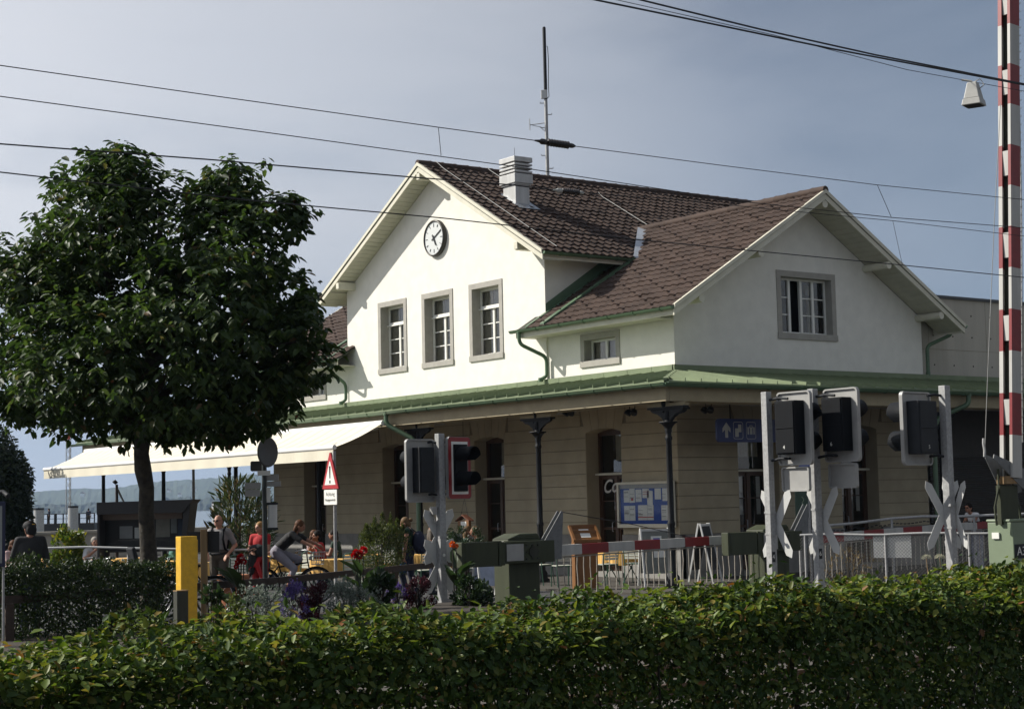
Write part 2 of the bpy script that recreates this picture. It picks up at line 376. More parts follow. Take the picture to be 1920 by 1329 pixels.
for F, doors in ((FA, DA), (FB, DB)):
    for a, b, c, d in doors:
        vou = MB(); n = 5; w = b-a; rise = .10
        for k in range(n):
            t0, t1 = k/n, (k+1)/n; x0, x1 = a+w*t0+.008, a+w*t1-.008
            sp = .30; X0 = (a+b)/2+(x0-(a+b)/2)*(1+sp); X1 = (a+b)/2+(x1-(a+b)/2)*(1+sp)
            arc = lambda t: d - rise*(2*t-1)**2
            poly = [(x0, arc(t0)), (x1, arc(t1)), (X1, d+.60), (X0, d+.60)]
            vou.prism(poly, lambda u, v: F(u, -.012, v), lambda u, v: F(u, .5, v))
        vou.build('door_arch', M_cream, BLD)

# shop doors
def door(F, a, b, c, d, script=None):
    f = MB(); D0, D1 = .40, .48; t = .09; tr = 2.52; m = (a+b)/2
    fbox(f, F, a, a+t, D0, D1, c, d); fbox(f, F, b-t, b, D0, D1, c, d); fbox(f, F, a+t, b-t, D0, D1, d-.16, d)
    fbox(f, F, a+t, b-t, D0, D1, tr-.06, tr+.05); fbox(f, F, m-.05, m+.05, D0-.01, D1, c, tr-.06)
    for x0, x1 in ((a+t, m-.05), (m+.05, b-t)):
        fbox(f, F, x0, x1, D0+.01, D1, c, c+.22); fbox(f, F, x0, x1, D0+.02, D1-.01, c+1.02, c+1.08); fbox(f, F, x0, x1, D0+.02, D1-.01, tr-.12, tr-.06)
        fbox(f, F, x0+.0, x0+.05, D0+.015, D1, c+.22, tr-.12); fbox(f, F, x1-.05, x1, D0+.015, D1, c+.22, tr-.12)
        fbox(f, F, x0, x1, D0+.02, D1-.01, c+1.72, c+1.745)
    o = f.build('door', M_wood, BLD)
    co = MB(); fbox(co, F, a-.0, b+.0, D0-.12, D0+.02, tr-.02, tr+.03); co.build('cornice', M_trim, o)
    g = MB(); g.quad(F(a+t,.45,c), F(b-t,.45,c), F(b-t,.45,d-.1), F(a+t,.45,d-.1)); g.build('pane', M_glass, o)
    cu = MB(); n = 14
    pts = [(a+.45+(b-a-.55)*k/n, .62+.03*math.sin(k*1.9)) for k in range(n+1)]
    for (u0, e0), (u1, e1) in zip(pts, pts[1:]): cu.quad(F(u0,e0,tr+.35), F(u1,e1,tr+.35), F(u1,e1,d-.1), F(u0,e0,d-.1))
    cu.build('curtain', M_curtain, o); cu = MB()
    for x0 in (a+.50, b-.34): cu.quad(F(x0,.50,1.45), F(x0+.15,.51,1.45), F(x0+.15,.51,2.38), F(x0,.50,2.38))
    cu.build('daylight_strip', M_paper, o)  # pale strips painted in for daylight seen through the hall
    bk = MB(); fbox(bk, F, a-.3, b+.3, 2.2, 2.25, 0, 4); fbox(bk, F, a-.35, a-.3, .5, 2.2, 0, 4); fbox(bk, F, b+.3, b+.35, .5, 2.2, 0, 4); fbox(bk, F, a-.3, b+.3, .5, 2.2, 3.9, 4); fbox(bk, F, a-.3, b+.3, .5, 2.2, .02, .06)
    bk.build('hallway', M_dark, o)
    jb = MB(); fbox(jb, F, a+.001, a+.015, .0, .40, .12, 3.6); fbox(jb, F, b-.015, b-.001, .0, .40, .12, 3.6); jb.build('jamb_lining', M_cream, o)
    st = MB(); fbox(st, F, a-.02, b+.02, -.12, .5, 0, .12); st.build('doorstep', M_plinth, o)
    h = MB(); h.tube([F(m-.12,.36,1.1), F(m-.12,.33,1.1), F(m-.12,.33,1.32), F(m-.12,.36,1.32)], .012, 6); h.build('handle', M_zinc, o)
    return o
doorsA = [door(FA, *d) for d in DA]; doorsB = [door(FB, *d) for d in DB]
# white script lettering on the glass of the first shop door
text('Coca', .46, frame((-2.78, .385, 2.22), (1,0,.06), (-.06,0,1)), mat('lettering', (.62,.60,.55), .6), 'lettering', doorsA[0], shear=.35, bold=.006)

def sash(F, o4, cols, rows, top=None, dep=.22, openings=(), name='window', cur=True):
    a, b, c, d = o4; W = MB(); D0, D1 = dep, dep+.06; t = .055
    fbox(W, F, a, a+t, D0, D1, c, d); fbox(W, F, b-t, b, D0, D1, c, d); fbox(W, F, a+t, b-t, D0, D1, c, c+t); fbox(W, F, a+t, b-t, D0, D1, d-t, d)
    zt = d-t
    if top:
        zt = c + (d-c)*top; fbox(W, F, a+t, b-t, D0-.02, D1, zt, zt+.09); fbox(W, F, a-.0, b+.0, D0-.06, D0-.02, zt-.015, zt+.02)
    lw = (b-a-2*t)/cols
    for k in range(1, cols): x = a+t+lw*k; fbox(W, F, x-.04, x+.04, D0-.012, D1, c+t, zt)
    for k in range(cols):
        if k in openings: continue
        for r in range(1, rows): z = c+t+(zt-c-t)*r/rows; fbox(W, F, a+t+lw*k+.03, a+t+lw*(k+1)-.03, D0+.01, D1-.01, z-.014, z+.014)
    o = W.build(name, M_winframe, BLD)
    g = MB()
    for k in range(cols):
        if k in openings: continue
        x0, x1 = a+t+lw*k, a+t+lw*(k+1); g.quad(F(x0,D0+.03,c+t), F(x1,D0+.03,c+t), F(x1,D0+.03,zt), F(x0,D0+.03,zt))
    if top: g.quad(F(a+t,D0+.03,zt+.09), F(b-t,D0+.03,zt+.09), F(b-t,D0+.03,d-t), F(a+t,D0+.03,d-t))
    g.build('pane', M_glass, o)
    k_ = MB(); fbox(k_, F, a-.25, b+.25, 1.3, 1.33, c-.3, d+.3); fbox(k_, F, a-.28, a-.25, .345, 1.3, c-.3, d+.3); fbox(k_, F, b+.25, b+.28, .34, 1.3, c-.3, d+.3); fbox(k_, F, a-.25, b+.25, .34, 1.3, d+.27, d+.3); fbox(k_, F, a-.25, b+.25, .34, 1.3, c-.3, c-.27)
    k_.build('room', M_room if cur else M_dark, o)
    if cur:
        cu = MB(); w = b-a
        for u0, u1 in ((a-.1, a+w*.34), (b-w*.12, b+.06)):
            n = 10
            for q in range(n):
                x0, x1 = u0+(u1-u0)*q/n, u0+(u1-u0)*(q+1)/n; e0, e1 = .33+.015*math.sin(q*2.1), .33+.015*math.sin((q+1)*2.1)
                cu.quad(F(x0,e0,c+.02), F(x1,e1,c+.02), F(x1,e1,d-.02), F(x0,e0,d-.02))
        cu.build('curtain', M_curtain, o); cu = MB(); n = 14
        for q in range(n):
            x0, x1 = a+w*.34+w*.54*q/n, a+w*.34+w*.54*(q+1)/n; e0, e1 = .37+.015*math.sin(q*1.7), .37+.015*math.sin((q+1)*1.7); cu.quad(F(x0,e0,c+.02), F(x1,e1,c+.02), F(x1,e1,d-.02), F(x0,e0,d-.02))
        cu.build('sky_reflection_drape', M_reflect, o)  # pale sheet behind the glass, painting the sky's reflection
    return o
def surround(F, w, o, base):
    a, b, c, d = w; s = MB(); i = SR; p0 = base-.022
    fbox(s, F, a, a+i, p0, base+.30, c+i, d-i); fbox(s, F, b-i, b, p0, base+.30, c+i, d-i); fbox(s, F, a, b, p0, base+.30, d-i, d); fbox(s, F, a-.01, b+.01, p0-.022, base+.30, c, c+i)
    s.build('stone_surround', M_stone, o, .006)
for w in WA: surround(FA, w, sash(FA, inner(w), 2, 3, .70), -.05)
for w in WSM: surround(FA, w, sash(FA, inner(w), 2, 1), 0.0)
w = WB[0]; o = sash(FB, inner(w), 4, 3, None, .2, (1,), cur=False); surround(FB, w, o, 0.0)
cu = MB(); cu.box((-.62,3.72,6.0), (-.60,3.86,6.9)); cu.build('curtain', mat('orange_curtain', (.35,.09,.03), .9), o)
cu = MB(); cu.box((-.42,4.98,6.0), (-.40,5.12,6.95)); cu.box((-.44,4.93,7.0), (-.40,5.15,7.25)); cu.build('curtain', M_curtain, o)

# tiled slopes
def slope(O, U, W, length, height, keep=None, tw=.262, ch=.315, amp=.030, lip=.034, hooks=False):
    O, U, W = np.array(O, float), np.array(U, float), np.array(W, float); U /= np.linalg.norm(U); W /= np.linalg.norm(W); N = np.cross(U, W)
    if N[2] < 0: N = -N
    nu = int(round(length/tw)); nc = int(round(height/ch)); tw = length/nu; ch = height/nc
    prof = [(0., .0), (.10, .25), (.30, 1.0), (.55, .9), (.78, .3), (.97, .0)]
    P = []; Fc = []
    for c in range(nc):
        for t in range(nu):
            jit = rng.normal(0, .006); u0 = t*tw
            ctr = O + U*(u0+tw/2) + W*(c+.5)*ch
            if keep and not keep(*ctr): continue
            b = len(P)
            for (v, l) in ((c*ch-.035, lip), ((c+1)*ch, .0)):
                for (s, h) in prof: P.append(O + U*(u0+s*tw) + W*v + N*(amp*h+l+.01+jit))
            for (s, h) in prof: P.append(O + U*(u0+s*tw) + W*(c*ch-.035) + N*(amp*h*.3-.012))
            n = len(prof)
            for k in range(n-1):
                Fc.append((b+k, b+k+1, b+n+k+1, b+n+k)); Fc.append((b+2*n+k, b+2*n+k+1, b+k+1, b+k))
            Fc.append((b+2*n, b, b+n, b+n)) if False else None
            if hooks and (t + 2*(c % 2)) % 4 == 0 and c % 1 == 0:
                q = O + U*(u0+.4*tw) + W*(c*ch+.12); e = len(P)
                P += [q-U*.03+N*.05, q+U*.03+N*.05, q+W*.10+N*.04, q+W*.015+N*.125]; Fc += [(e,e+1,e+3), (e+1,e+2,e+3), (e+2,e,e+3)]
    return P, Fc
def deck(mb, pts, t=.05):           # flat underlay below the tiles
    pts = [V(p) for p in pts]; n = (pts[1]-pts[0]).cross(pts[-1]-pts[0]).normalized()
    if n.z < 0: n = -n
    k = len(pts); a = [p-n*.004 for p in pts]; b = [p-n*t for p in pts]
    mb.add(a+b, [tuple(range(k)), tuple(range(2*k-1, k-1, -1))]+[(i, (i+1)%k, k+(i+1)%k, k+i) for i in range(k)])
GE = 5.67                               # half span of the gable roof
GYB = 13.6
gz_e = G_AP - GE*G_SL
sl = math.hypot(GE, GE*G_SL)
P, Fc = [], []
for sgn in (1, -1):
    p, f = slope((GXC+sgn*GE, -G_OV, gz_e), (0,1,0), (-sgn*GE, 0, GE*G_SL), GYB+G_OV, sl, amp=.042, lip=.042)
    o = len(P); P += p; Fc += [tuple(i+o for i in q) for q in f]
mb = MB(); mb.add(P, Fc); gable_roof = mb.build('gable_roof', M_tileg, BLD)
WXE = .85
wsl = math.hypot(BYC-W_EY, (BYC-W_EY)*W_SL)
groof = lambda x: G_AP - abs(x-GXC)*G_SL
P, Fc = [], []
wz_e = W_RZ-(BYC-W_EY)*W_SL
for sgn in (1, -1):
    for x0, x1, kp in ((GX1-.44, WXE, lambda x,y,z: (x > GX1+.02 or y < .0 or y > 2.3) and z > groof(x)-.25 or x > GX1), (WX0-WXE, GX0+.44, lambda x,y,z: True)):
        p, f = slope((x0, BYC-sgn*(BYC-W_EY), wz_e), (1,0,0), (0, sgn, W_SL), x1-x0, wsl, kp, hooks=(sgn == 1))
        o = len(P); P += p; Fc += [tuple(i+o for i in q) for q in f]
    # up to the valley behind the cross gable
    p, f = slope((GX1-3.3, BYC-sgn*(BYC-W_EY), wz_e), (1,0,0), (0, sgn, W_SL), 2.86, wsl, lambda x,y,z: 2.45 < y < 6.5 and z > groof(x)-.1)
    o = len(P); P += p; Fc += [tuple(i+o for i in q) for q in f]
mb = MB(); mb.add(P, Fc); wing_roof = mb.build('wing_roof', M_tile, BLD)
# underlay, soffits, bargeboards, purlins
so = MB(); tr = MB(); und = MB()
for sgn in (1, -1):
    e = (GXC+sgn*GE); 
    deck(und, [(GXC,-G_OV,G_AP), (e,-G_OV,gz_e), (e,GYB,gz_e), (GXC,GYB,G_AP)], .06)
    n = 14
    # boarded soffit of the front overhang, laid as separate boards
    for k in range(34):
        t0, t1 = k/34, (k+1)/34-.003; f = lambda t: (GXC+sgn*GE*t, G_AP-GE*G_SL*t-.21)
        (xa, za), (xb, zb) = f(t0), f(t1)
        so.add([(xa,-G_OV+.03,za),(xb,-G_OV+.03,zb),(xb,0,zb),(xa,0,za),(xa,-G_OV+.03,za+.025),(xb,-G_OV+.03,zb+.025),(xb,0,zb+.025),(xa,0,za+.025)], [(0,1,2,3),(7,6,5,4),(0,4,5,1),(2,6,7,3),(1,5,6,2),(3,7,4,0)])
    # eave soffit along the side
    so.add([(e,-G_OV+.03,gz_e-.12),(e,GYB,gz_e-.12),(GXC+sgn*(GX1-GXC),GYB,gz(GX1)-.02),(GXC+sgn*(GX1-GXC),-G_OV+.03,gz(GX1)-.02)], [(0,1,2,3)])
    for y0 in (-G_OV, GYB):
        d = .045 if y0 < 0 else -.045
        for off, hh, dy in ((.0, .27, 0), (.035, .10, -.03)):
            pa = [(0, .06-off*0), (GE+.02, -GE*G_SL+.06), (GE+.02, -GE*G_SL+.06-hh), (0, .06-hh)]
            tr.prism(pa, lambda u, v, y=y0+dy: (GXC+sgn*u, y, G_AP+v), lambda u, v, y=y0+dy+d: (GXC+sgn*u, y, G_AP+v))
    for u in (.0 if sgn == 1 else None, 1.9*0+4.55):
        if u is None: continue
        x = GXC+sgn*u; z = G_AP-u*G_SL-.34
        tr.box((x-.09, -G_OV+.05, z-.11), (x+.09, -.04, z+.11)); tr.box((x-.075, -G_OV+.0, z-.09), (x+.075, -G_OV+.05, z+.09))
for sgn in (1, -1):
    yb = BYC-sgn*(BYC-W_EY)
    for xa, xb in ((-6.3, WXE), (WX0-WXE, -13.5)):
        xx = GX1 if xb > 0 else GX0
        if sgn == 1:
            deck(und, [(GX1-.44 if xb > 0 else xa, yb, wz_e), (xb if xb > 0 else GX0+.44, yb, wz_e), (xb if xb > 0 else GX0+.44, -.06, W_RZ-(BYC+.06)*W_SL), (GX1-.44 if xb > 0 else xa, -.06, W_RZ-(BYC+.06)*W_SL)], .05)
            deck(und, [(GX1 if xb > 0 else xa, -.06, W_RZ-(BYC+.06)*W_SL), (xb if xb > 0 else GX0, -.06, W_RZ-(BYC+.06)*W_SL), (xb if xb > 0 else GX0, BYC, W_RZ), (GX1 if xb > 0 else xa, BYC, W_RZ)], .05)
        else: deck(und, [(xa, yb, wz_e), (xb, yb, wz_e), (xb, BYC, W_RZ), (xa, BYC, W_RZ)], .05)
    X = WXE
    for k in range(30):
        t0, t1 = k/30, (k+1)/30-.003; f = lambda t: (BYC-sgn*(BYC-W_EY)*t, W_RZ-(BYC-W_EY)*W_SL*t-.19)
        (ya, za), (yb2, zb) = f(t0), f(t1)
        so.add([(0,ya,za),(X-.03,ya,za),(X-.03,yb2,zb),(0,yb2,zb),(0,ya,za+.025),(X-.03,ya,za+.025),(X-.03,yb2,zb+.025),(0,yb2,zb+.025)], [(0,1,2,3),(7,6,5,4),(0,4,5,1),(2,6,7,3),(1,5,6,2),(3,7,4,0)])
    for x0, d in ((X, -.045), (WX0-X, .045)):
        Lh = BYC-W_EY+.02
        for hh, dx in ((.26, 0), (.10, .03)):
            pa = [(0, .06), (Lh, -Lh*W_SL+.06), (Lh, -Lh*W_SL+.06-hh), (0, .06-hh)]
            s2 = 1 if x0 > 0 else -1
            tr.prism(pa, lambda u, v, x=x0+dx*s2: (x, BYC-sgn*u, W_RZ+v), lambda u, v, x=x0+dx*s2+d: (x, BYC-sgn*u, W_RZ+v))
    for u in ([0.0] if sgn == 1 else []) + [2.3, 4.3]:
        y = BYC-sgn*u; z = W_RZ-u*W_SL-.31
        tr.cone((-.02, y, z), (X-.02, y, z), .10, .10, 8, sm=False)
# eave boards below the wing gutters
for xa, xb in ((GX1-.44, WXE-.06), (WX0-WXE+.06, GX0+.44)):
    tr.box((xa, W_EY+.02, wz_e-.20), (xb, W_EY+.06, wz_e-.03)); so.box((max(xa, WX0), W_EY+.06, wz_e-.19), (min(xb, .0), -.06, wz_e-.165)); tr.box((xa, BYC*2-W_EY-.06, wz_e-.20), (xb, BYC*2-W_EY-.02, wz_e-.03))
for s2, e in ((1, GXC+GE), (-1, GXC-GE)): tr.box((e-s2*.06, -G_OV+.05, gz_e-.17), (e-s2*.02, GYB-.05, gz_e-.02))
so.build('soffit', M_soff, BLD); tr.build('bargeboard', M_trim, BLD); und.build('roof_underlay', M_dpost, BLD)
# ridge tiles
def ridge(p, q, m=.42):
    rd = MB(); p, q = V(p), V(q); n = int((q-p).length/m); d = (q-p)/n
    for k in range(n): a = p+d*k; rd.tube([a, a+d*.9, a+d*1.06], [.105, .115, .125], 8)
    rd.build('ridge_tiles', M_tile, BLD)
ridge((GXC, -G_OV-.02, G_AP+.03), (GXC, GYB, G_AP+.03)); ridge((WXE+.02, BYC, W_RZ+.04), (-6.35, BYC, W_RZ+.04)); ridge((WX0-WXE, BYC, W_RZ+.04), (-13.4, BYC, W_RZ+.04))
# zinc and green flashings
zn = MB()
zn.add([(-4.18, 2.42, 8.34), (-6.2, 4.36, 9.56), (-5.98, 4.50, 9.52), (-3.98, 2.60, 8.30), (-4.18,2.42,8.22), (-3.98,2.60,8.2)], [(0,1,2,3), (4,0,3,5)])
zn.build('valley_flashing', M_zinc, BLD)
wr = lambda y: W_RZ-(BYC-y)*W_SL
for sx, x in ((1, GX1), (-1, GX0)):
    gr = MB(); a, b = x+sx*.02, x+sx*.04
    gr.add([(a,-.06,wr(-.06)+.02),(a,2.6,wr(2.6)+.02),(a,2.6,wr(2.6)+.40),(a,-.06,wr(-.06)+.30)], [(0,1,2,3)])
    for u0, u1, h in ((.62, .78, .10), (.0, .10, .085)):
        gr.add([(x+sx*u0,W_EY,wr(W_EY)+h),(x+sx*u1,W_EY,wr(W_EY)+h),(x+sx*u1,2.4,wr(2.4)+h),(x+sx*u0,2.4,wr(2.4)+h),
                (x+sx*u0,W_EY,wr(W_EY)),(x+sx*u1,W_EY,wr(W_EY)),(x+sx*u1,2.4,wr(2.4)),(x+sx*u0,2.4,wr(2.4))], [(0,1,2,3),(4,5,1,0),(5,6,2,1),(7,4,0,3)])
    gr.build('roof_flashing', M_gutter, BLD)
# gutters and downpipes
def gutter(p, q, r=.075):
    p, q = V(p), V(q); d = (q-p).normalized(); side = d.cross(V((0,0,1))); g = MB(); n = 8; vs = []
    for c in (p, q):
        for rr in (r, r-.008):
            for k in range(n+1): t = math.pi*k/n; vs.append(c + side*(rr*math.cos(t)) - V((0,0,rr*math.sin(t))))
    m = n+1; fs = []
    for k in range(n): fs += [(k, k+1, 2*m+k+1, 2*m+k), (m+k+1, m+k, 3*m+k, 3*m+k+1)]
    for e in (0, n): fs += [(e, 2*m+e, 3*m+e, m+e)]
    g.add(vs, fs, 0, True); g.add([vs[k] for k in range(m)], [tuple(range(m))]); g.add([vs[2*m+k] for k in range(m)], [tuple(range(m))])
    g.tube([p+side*r, q+side*r], .014, 6)
    k = int((q-p).length/.95)
    for i in range(k): c = p+d*(.4+.95*i); g.tube([c+side*(r+.008)*math.cos(t*math.pi/6)-V((0,0,(r+.008)*math.sin(t*math.pi/6))) for t in range(7)], .011, 4)
    g.build('gutter', M_gutter, BLD)
gutter((WXE, W_EY-.06, wz_e-.0), (GX1-.56, W_EY-.06, wz_e-.0)); gutter((GX0+.56, W_EY-.06, wz_e), (WX0-WXE, W_EY-.06, wz_e))
gutter((GXC+GE+.06, GYB, gz_e), (GXC+GE+.06, -G_OV, gz_e)); gutter((GXC-GE-.06, -G_OV, gz_e), (GXC-GE-.06, GYB, gz_e))
gutter((WXE, 2*BYC-W_EY+.06, wz_e), (GX1, 2*BYC-W_EY+.06, wz_e))
def pipe(pts, r=.05, name='downpipe'):
    pts = [V(p) for p in pts]; out = [pts[0]]
    for a, b, c in zip(pts, pts[1:], pts[2:]):      # rounded elbows
        k = min(.14, (b-a).length*.45, (c-b).length*.45); p = b+(a-b).normalized()*k; q = b+(c-b).normalized()*k
        for t in (0, .25, .5, .75, 1): out.append(p*(1-t)**2+b*2*t*(1-t)+q*t*t)
    out.append(pts[-1]); m = MB(); m.tube(out, r, 10)
    for p in (out[0], out[-1]): m.cone(p-V((0,0,.05)), p+V((0,0,.05)), r*1.25, r*1.25, 10)
    return m.build(name, M_gutter, BLD)
pipe([(GX1-.20, W_EY-.06, wz_e-.04), (GX1-.20, W_EY-.06, wz_e-.36), (GX1+.06, -.10, wz_e-.70), (GX1+.06, -.10, 5.12), (GX1-.06, -.22, 5.02)])
pipe([(GX0+.20, W_EY-.06, wz_e-.04), (GX0+.20, W_EY-.06, wz_e-.36), (GX0-.06, -.10, wz_e-.70), (GX0-.06, -.10, 5.12), (GX0-.16, -.22, 5.02)])
pipe([(.35, 2*BYC-W_EY+.06, wz_e), (.35, 2*BYC-W_EY+.06, wz_e-.2), (.04, BY1+.16, wz_e-.5), (.04, BY1+.16, 5.05)])

# chimney on the right slope
ch = MB(); c0 = at_d(967, 386, 47.0)
cx0, cx1, cy0, cy1 = -7.90, -7.32, .90, 1.38
def ring(z0, z1, g, m=ch): m.box((cx0-g, cy0-g, z0), (cx1+g, cy1+g, z1))
ring(9.7, 10.66, 0); ring(10.70, 10.96, .075); ring(10.655, 10.705, .04)
for k in range(3): z = 11.0+k*.10; ring(z, z+.055, .07)
ring(10.95, 11.32, -.05); ring(11.30, 11.44, .075)
ck = ch.build('chimney', M_chim, BLD, .008)
fl = MB(); fl.add([(cx0-.05,cy0-.12,groof(cx0-.05)+.09),(cx1+.32,cy0-.12,groof(cx1+.32)+.09),(cx1+.32,cy1+.14,groof(cx1+.32)+.09),(cx0-.05,cy1+.14,groof(cx0-.05)+.09)], [(0,1,2,3)])
fl.build('flashing', M_zinc, ck); ar = MB(); ar.tube([(cx0+.3, 1.1, 11.4), (cx0+.3, 1.1, 11.75)], .006, 5); ar.build('lightning_rod', M_wire, ck)
# lightning conductors laid over the tiles
lc = MB()
def cond(y0, xe=4.9, x0=0.0, dy=0.0):
    pts = []
    for k in range(14):
        u = x0+(xe-x0)*k/13; pts.append((GXC+u, y0+dy*k/13, G_AP-u*G_SL+.15 + (.06 if k == 0 else 0)))
    lc.tube(pts, .008, 5)
cond(-.12, GE-.05, .1); cond(1.75, 2.1, 0); cond(5.0, 3.4, 1.2)
lc.build('lightning_conductor', M_rod, BLD)

# ------------------------------------------------------------------ canopy round the ground floor
GL = -29.0; CO = 3.12; ZG = 4.36
cz = lambda d: ZC-.12-(ZC-.12-ZG)*d/CO
can = MB()
can.add([(GL+.25,-CO,ZG),(CO,-CO,ZG),(0,0,cz(0)),(GL+.25,0,cz(0))], [(0,1,2,3)]); can.add([(CO,-CO,ZG),(CO,30,ZG),(0,30,cz(0)),(0,0,cz(0))], [(0,1,2,3)])
can.add([(GL+.25,0,cz(0)),(WX0-.0,0,cz(0)),(WX0,3.2,ZG),(GL+.25,3.2,ZG)], [(0,1,2,3)])
x = GL+.3
while x < CO-.1:                          # standing seams running down the slope
    d0 = max(0, x)
    can.bar((x, -d0-.02, cz(d0)+.03), (x, -CO-.02, ZG+.03), .022, .075); x += .46
y = -CO+.1
while y < 24:
    d0 = max(0, -y); can.bar((d0+.02, y, cz(d0)+.03), (CO+.02, y, ZG+.03), .022, .075); y += .46
can.bar((0,0,cz(0)+.03), (CO+.03,-CO-.03,ZG+.03), .09, .05)
CANO = can.build('canopy_roof', M_copper, BLD)
fl = MB()                                  # upstand flashing, stepped in lengths
x = GL+9.4
while x < 0:
    x1 = min(x+.9, .03)
    if not (x < GX1 < x1 and False): fl.box((x, -.115, ZC-.14), (x1-.012, -.075 if True else 0, ZC+.05))
    x = x1
fl.box((WX0,-.13,ZC-.16), (.075,-.05,ZC-.10)); fl.box((.05,-.10,ZC-.14), (.09,24,ZC+.05)); fl.box((WX0,-.08,ZC+.03),(.09,-.05,ZC+.055))
fl.build('canopy_flashing', M_copper, BLD)
gm = MB(); 
gm.box((GL+.2,-CO-.03,ZG-.05),(CO+.03,-CO,ZG-.005)); gm.box((CO,-CO-.03,ZG-.05),(CO+.03,24,ZG-.005)); gm.build('eave_drip', M_copper, BLD)
gutter((CO+.14, -CO-.10, ZG-.055), (GL, -CO-.10, ZG-.055), .085); gutter((CO+.10, 24, ZG-.055), (CO+.10, -CO-.14, ZG-.055), .085)
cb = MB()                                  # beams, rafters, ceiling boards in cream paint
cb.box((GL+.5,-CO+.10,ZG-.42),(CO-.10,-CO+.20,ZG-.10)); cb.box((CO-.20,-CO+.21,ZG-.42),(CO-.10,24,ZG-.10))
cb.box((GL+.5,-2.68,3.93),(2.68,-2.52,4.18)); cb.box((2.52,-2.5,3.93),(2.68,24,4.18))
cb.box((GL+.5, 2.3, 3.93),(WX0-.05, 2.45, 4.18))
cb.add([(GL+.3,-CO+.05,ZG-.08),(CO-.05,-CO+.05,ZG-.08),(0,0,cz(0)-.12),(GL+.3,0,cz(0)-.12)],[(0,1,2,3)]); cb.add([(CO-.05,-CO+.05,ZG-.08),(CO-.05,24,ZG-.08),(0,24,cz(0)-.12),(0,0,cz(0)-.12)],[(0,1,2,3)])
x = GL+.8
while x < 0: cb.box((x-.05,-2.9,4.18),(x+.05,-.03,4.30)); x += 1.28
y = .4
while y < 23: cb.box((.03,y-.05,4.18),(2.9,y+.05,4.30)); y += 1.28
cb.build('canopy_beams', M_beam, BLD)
def column(x, y, ax, corner=False):
    c = MB(); c.lathe((x,y,0), [(.20,0),(.20,.07),(.15,.10),(.15,.22),(.105,.28),(.10,.80),(.085,.86),(.09,.90),(.078,.95),(.072,1.3),(.085,1.33),(.085,1.37),(.070,1.41),(.062,3.12),(.078,3.15),(.078,3.19),(.064,3.22),(.064,3.30),(.082,3.33),(.07,3.36),(.10,3.42),(.15,3.48),(.20,3.50),(.20,3.525),(.08,3.53),(.075,3.75)], 14)
    for (ux, uy) in ax:
        q = [(.0,3.53),(.10,3.53),(.16,3.60),(.30,3.69),(.46,3.73),(.52,3.77),(.54,3.83),(.0,3.83)]
        nx, ny = -uy, ux; w = .035
        c.prism(q, lambda u, v: (x+ux*u+nx*w, y+uy*u+ny*w, v), lambda u, v: (x+ux*u-nx*w, y+uy*u-ny*w, v))
        c.prism([(.0,3.80),(.58,3.80),(.58,3.845),(0,3.845)], lambda u, v: (x+ux*u+nx*.08, y+uy*u+ny*.08, v), lambda u, v: (x+ux*u-nx*.08, y+uy*u-ny*.08, v))
        for ru in (.16, .16): c.ball((x+ux*.10+nx*.045, y+uy*.10+ny*.045, 3.74), .02, 6, 4)
    for k in ([-.07, .07] if corner else [0]):
        ox, oy = (k*.7, k*.7) if corner else (0, 0)
        ux, uy = ax[0]; c.lathe((x+ox - (0 if corner else 0), y+oy-(.03 if not corner else 0), 3.84), [(.055,0),(.07,.05),(.07,.14),(.05,.22),(.02,.26)], 10)
    o = c.build('canopy_column', M_iron, BLD)
    b = MB()
    for (ux, uy) in ax:
        b.prism([(0,3.848),(.60,3.848),(.62,3.90),(.70,3.925),(0,3.925)], lambda u, v: (x+ux*u-uy*.07, y+uy*u+ux*.07, v), lambda u, v: (x+ux*u+uy*.07, y+uy*u-ux*.07, v))
    b.build('bolster', M_beam, o)
for x in (-2.0, -7.1, -12.3, -17.4, -22.6, -27.6): column(x, -2.6, [(1,0),(-1,0)])
column(2.6, -2.6, [(-1,0),(0,1),(1,0)], True)
for y in (1.75, 6.35, 11.0, 15.6): column(2.6, y, [(0,1),(0,-1)])
for x in (-22.6, -27.6): column(x, 2.38, [(1,0),(-1,0)])
pp = at_y(727, 790, -CO-.05)
pipe([(pp.x,-CO-.10,ZG-.10),(pp.x,-CO-.10,ZG-.38),(pp.x+.62,-2.75,3.55),(pp.x+.70,-2.72,3.3),(pp.x+.70,-2.72,.2)], .06)
p8 = at_x(1816, 745, CO+.1)
pipe([(CO+.1,p8.y,ZG-.1),(CO+.1,p8.y,ZG-.35),(2.75,p8.y-.6,3.7),(2.72,p8.y-.75,3.4),(2.72,p8.y-.75,.1)], .06)
# strip lights and spot lamps under the canopy
def strip(p, ux, uy, L):
    s = MB(); p = V(p); d = V((ux,uy,0)); s.bar(p-d*L/2, p+d*L/2, .10, .05); s.bar(p-d*(L/2-.03)-V((0,0,.045)), p+d*(L/2-.03)-V((0,0,.045)), .06, .035); return s.build('strip_light', M_alub, BLD)
strip((-8.6,-1.4,4.05),1,0,1.9); strip((-2.9,-1.4,4.05),1,0,1.7); strip((1.45,1.6,4.05),0,1,1.9); strip((1.45,5.4,4.05),0,1,1.9); strip((1.45,9.6,4.05),0,1,1.9)
def spots(p):
    s = MB(); p = V(p); s.tube([p+V((-.09,0,0)), p+V((-.09,0,-.2)), p+V((.09,0,-.2)), p+V((.09,0,0))], .012, 5)
    for sx in (-.08, .08): s.lathe(p+V((sx,0,-.22)), [(.03,0),(.07,.03),(.085,.10),(.08,.13)], 10, axis=(sx*3,-.5,-.8))
    s.build('spot_lamp', M_iron, BLD)
spots(at_y(1185, 750, -1.6)); spots(at_x(1328, 745, 1.7)); spots(at_y(1068, 752, -1.6))
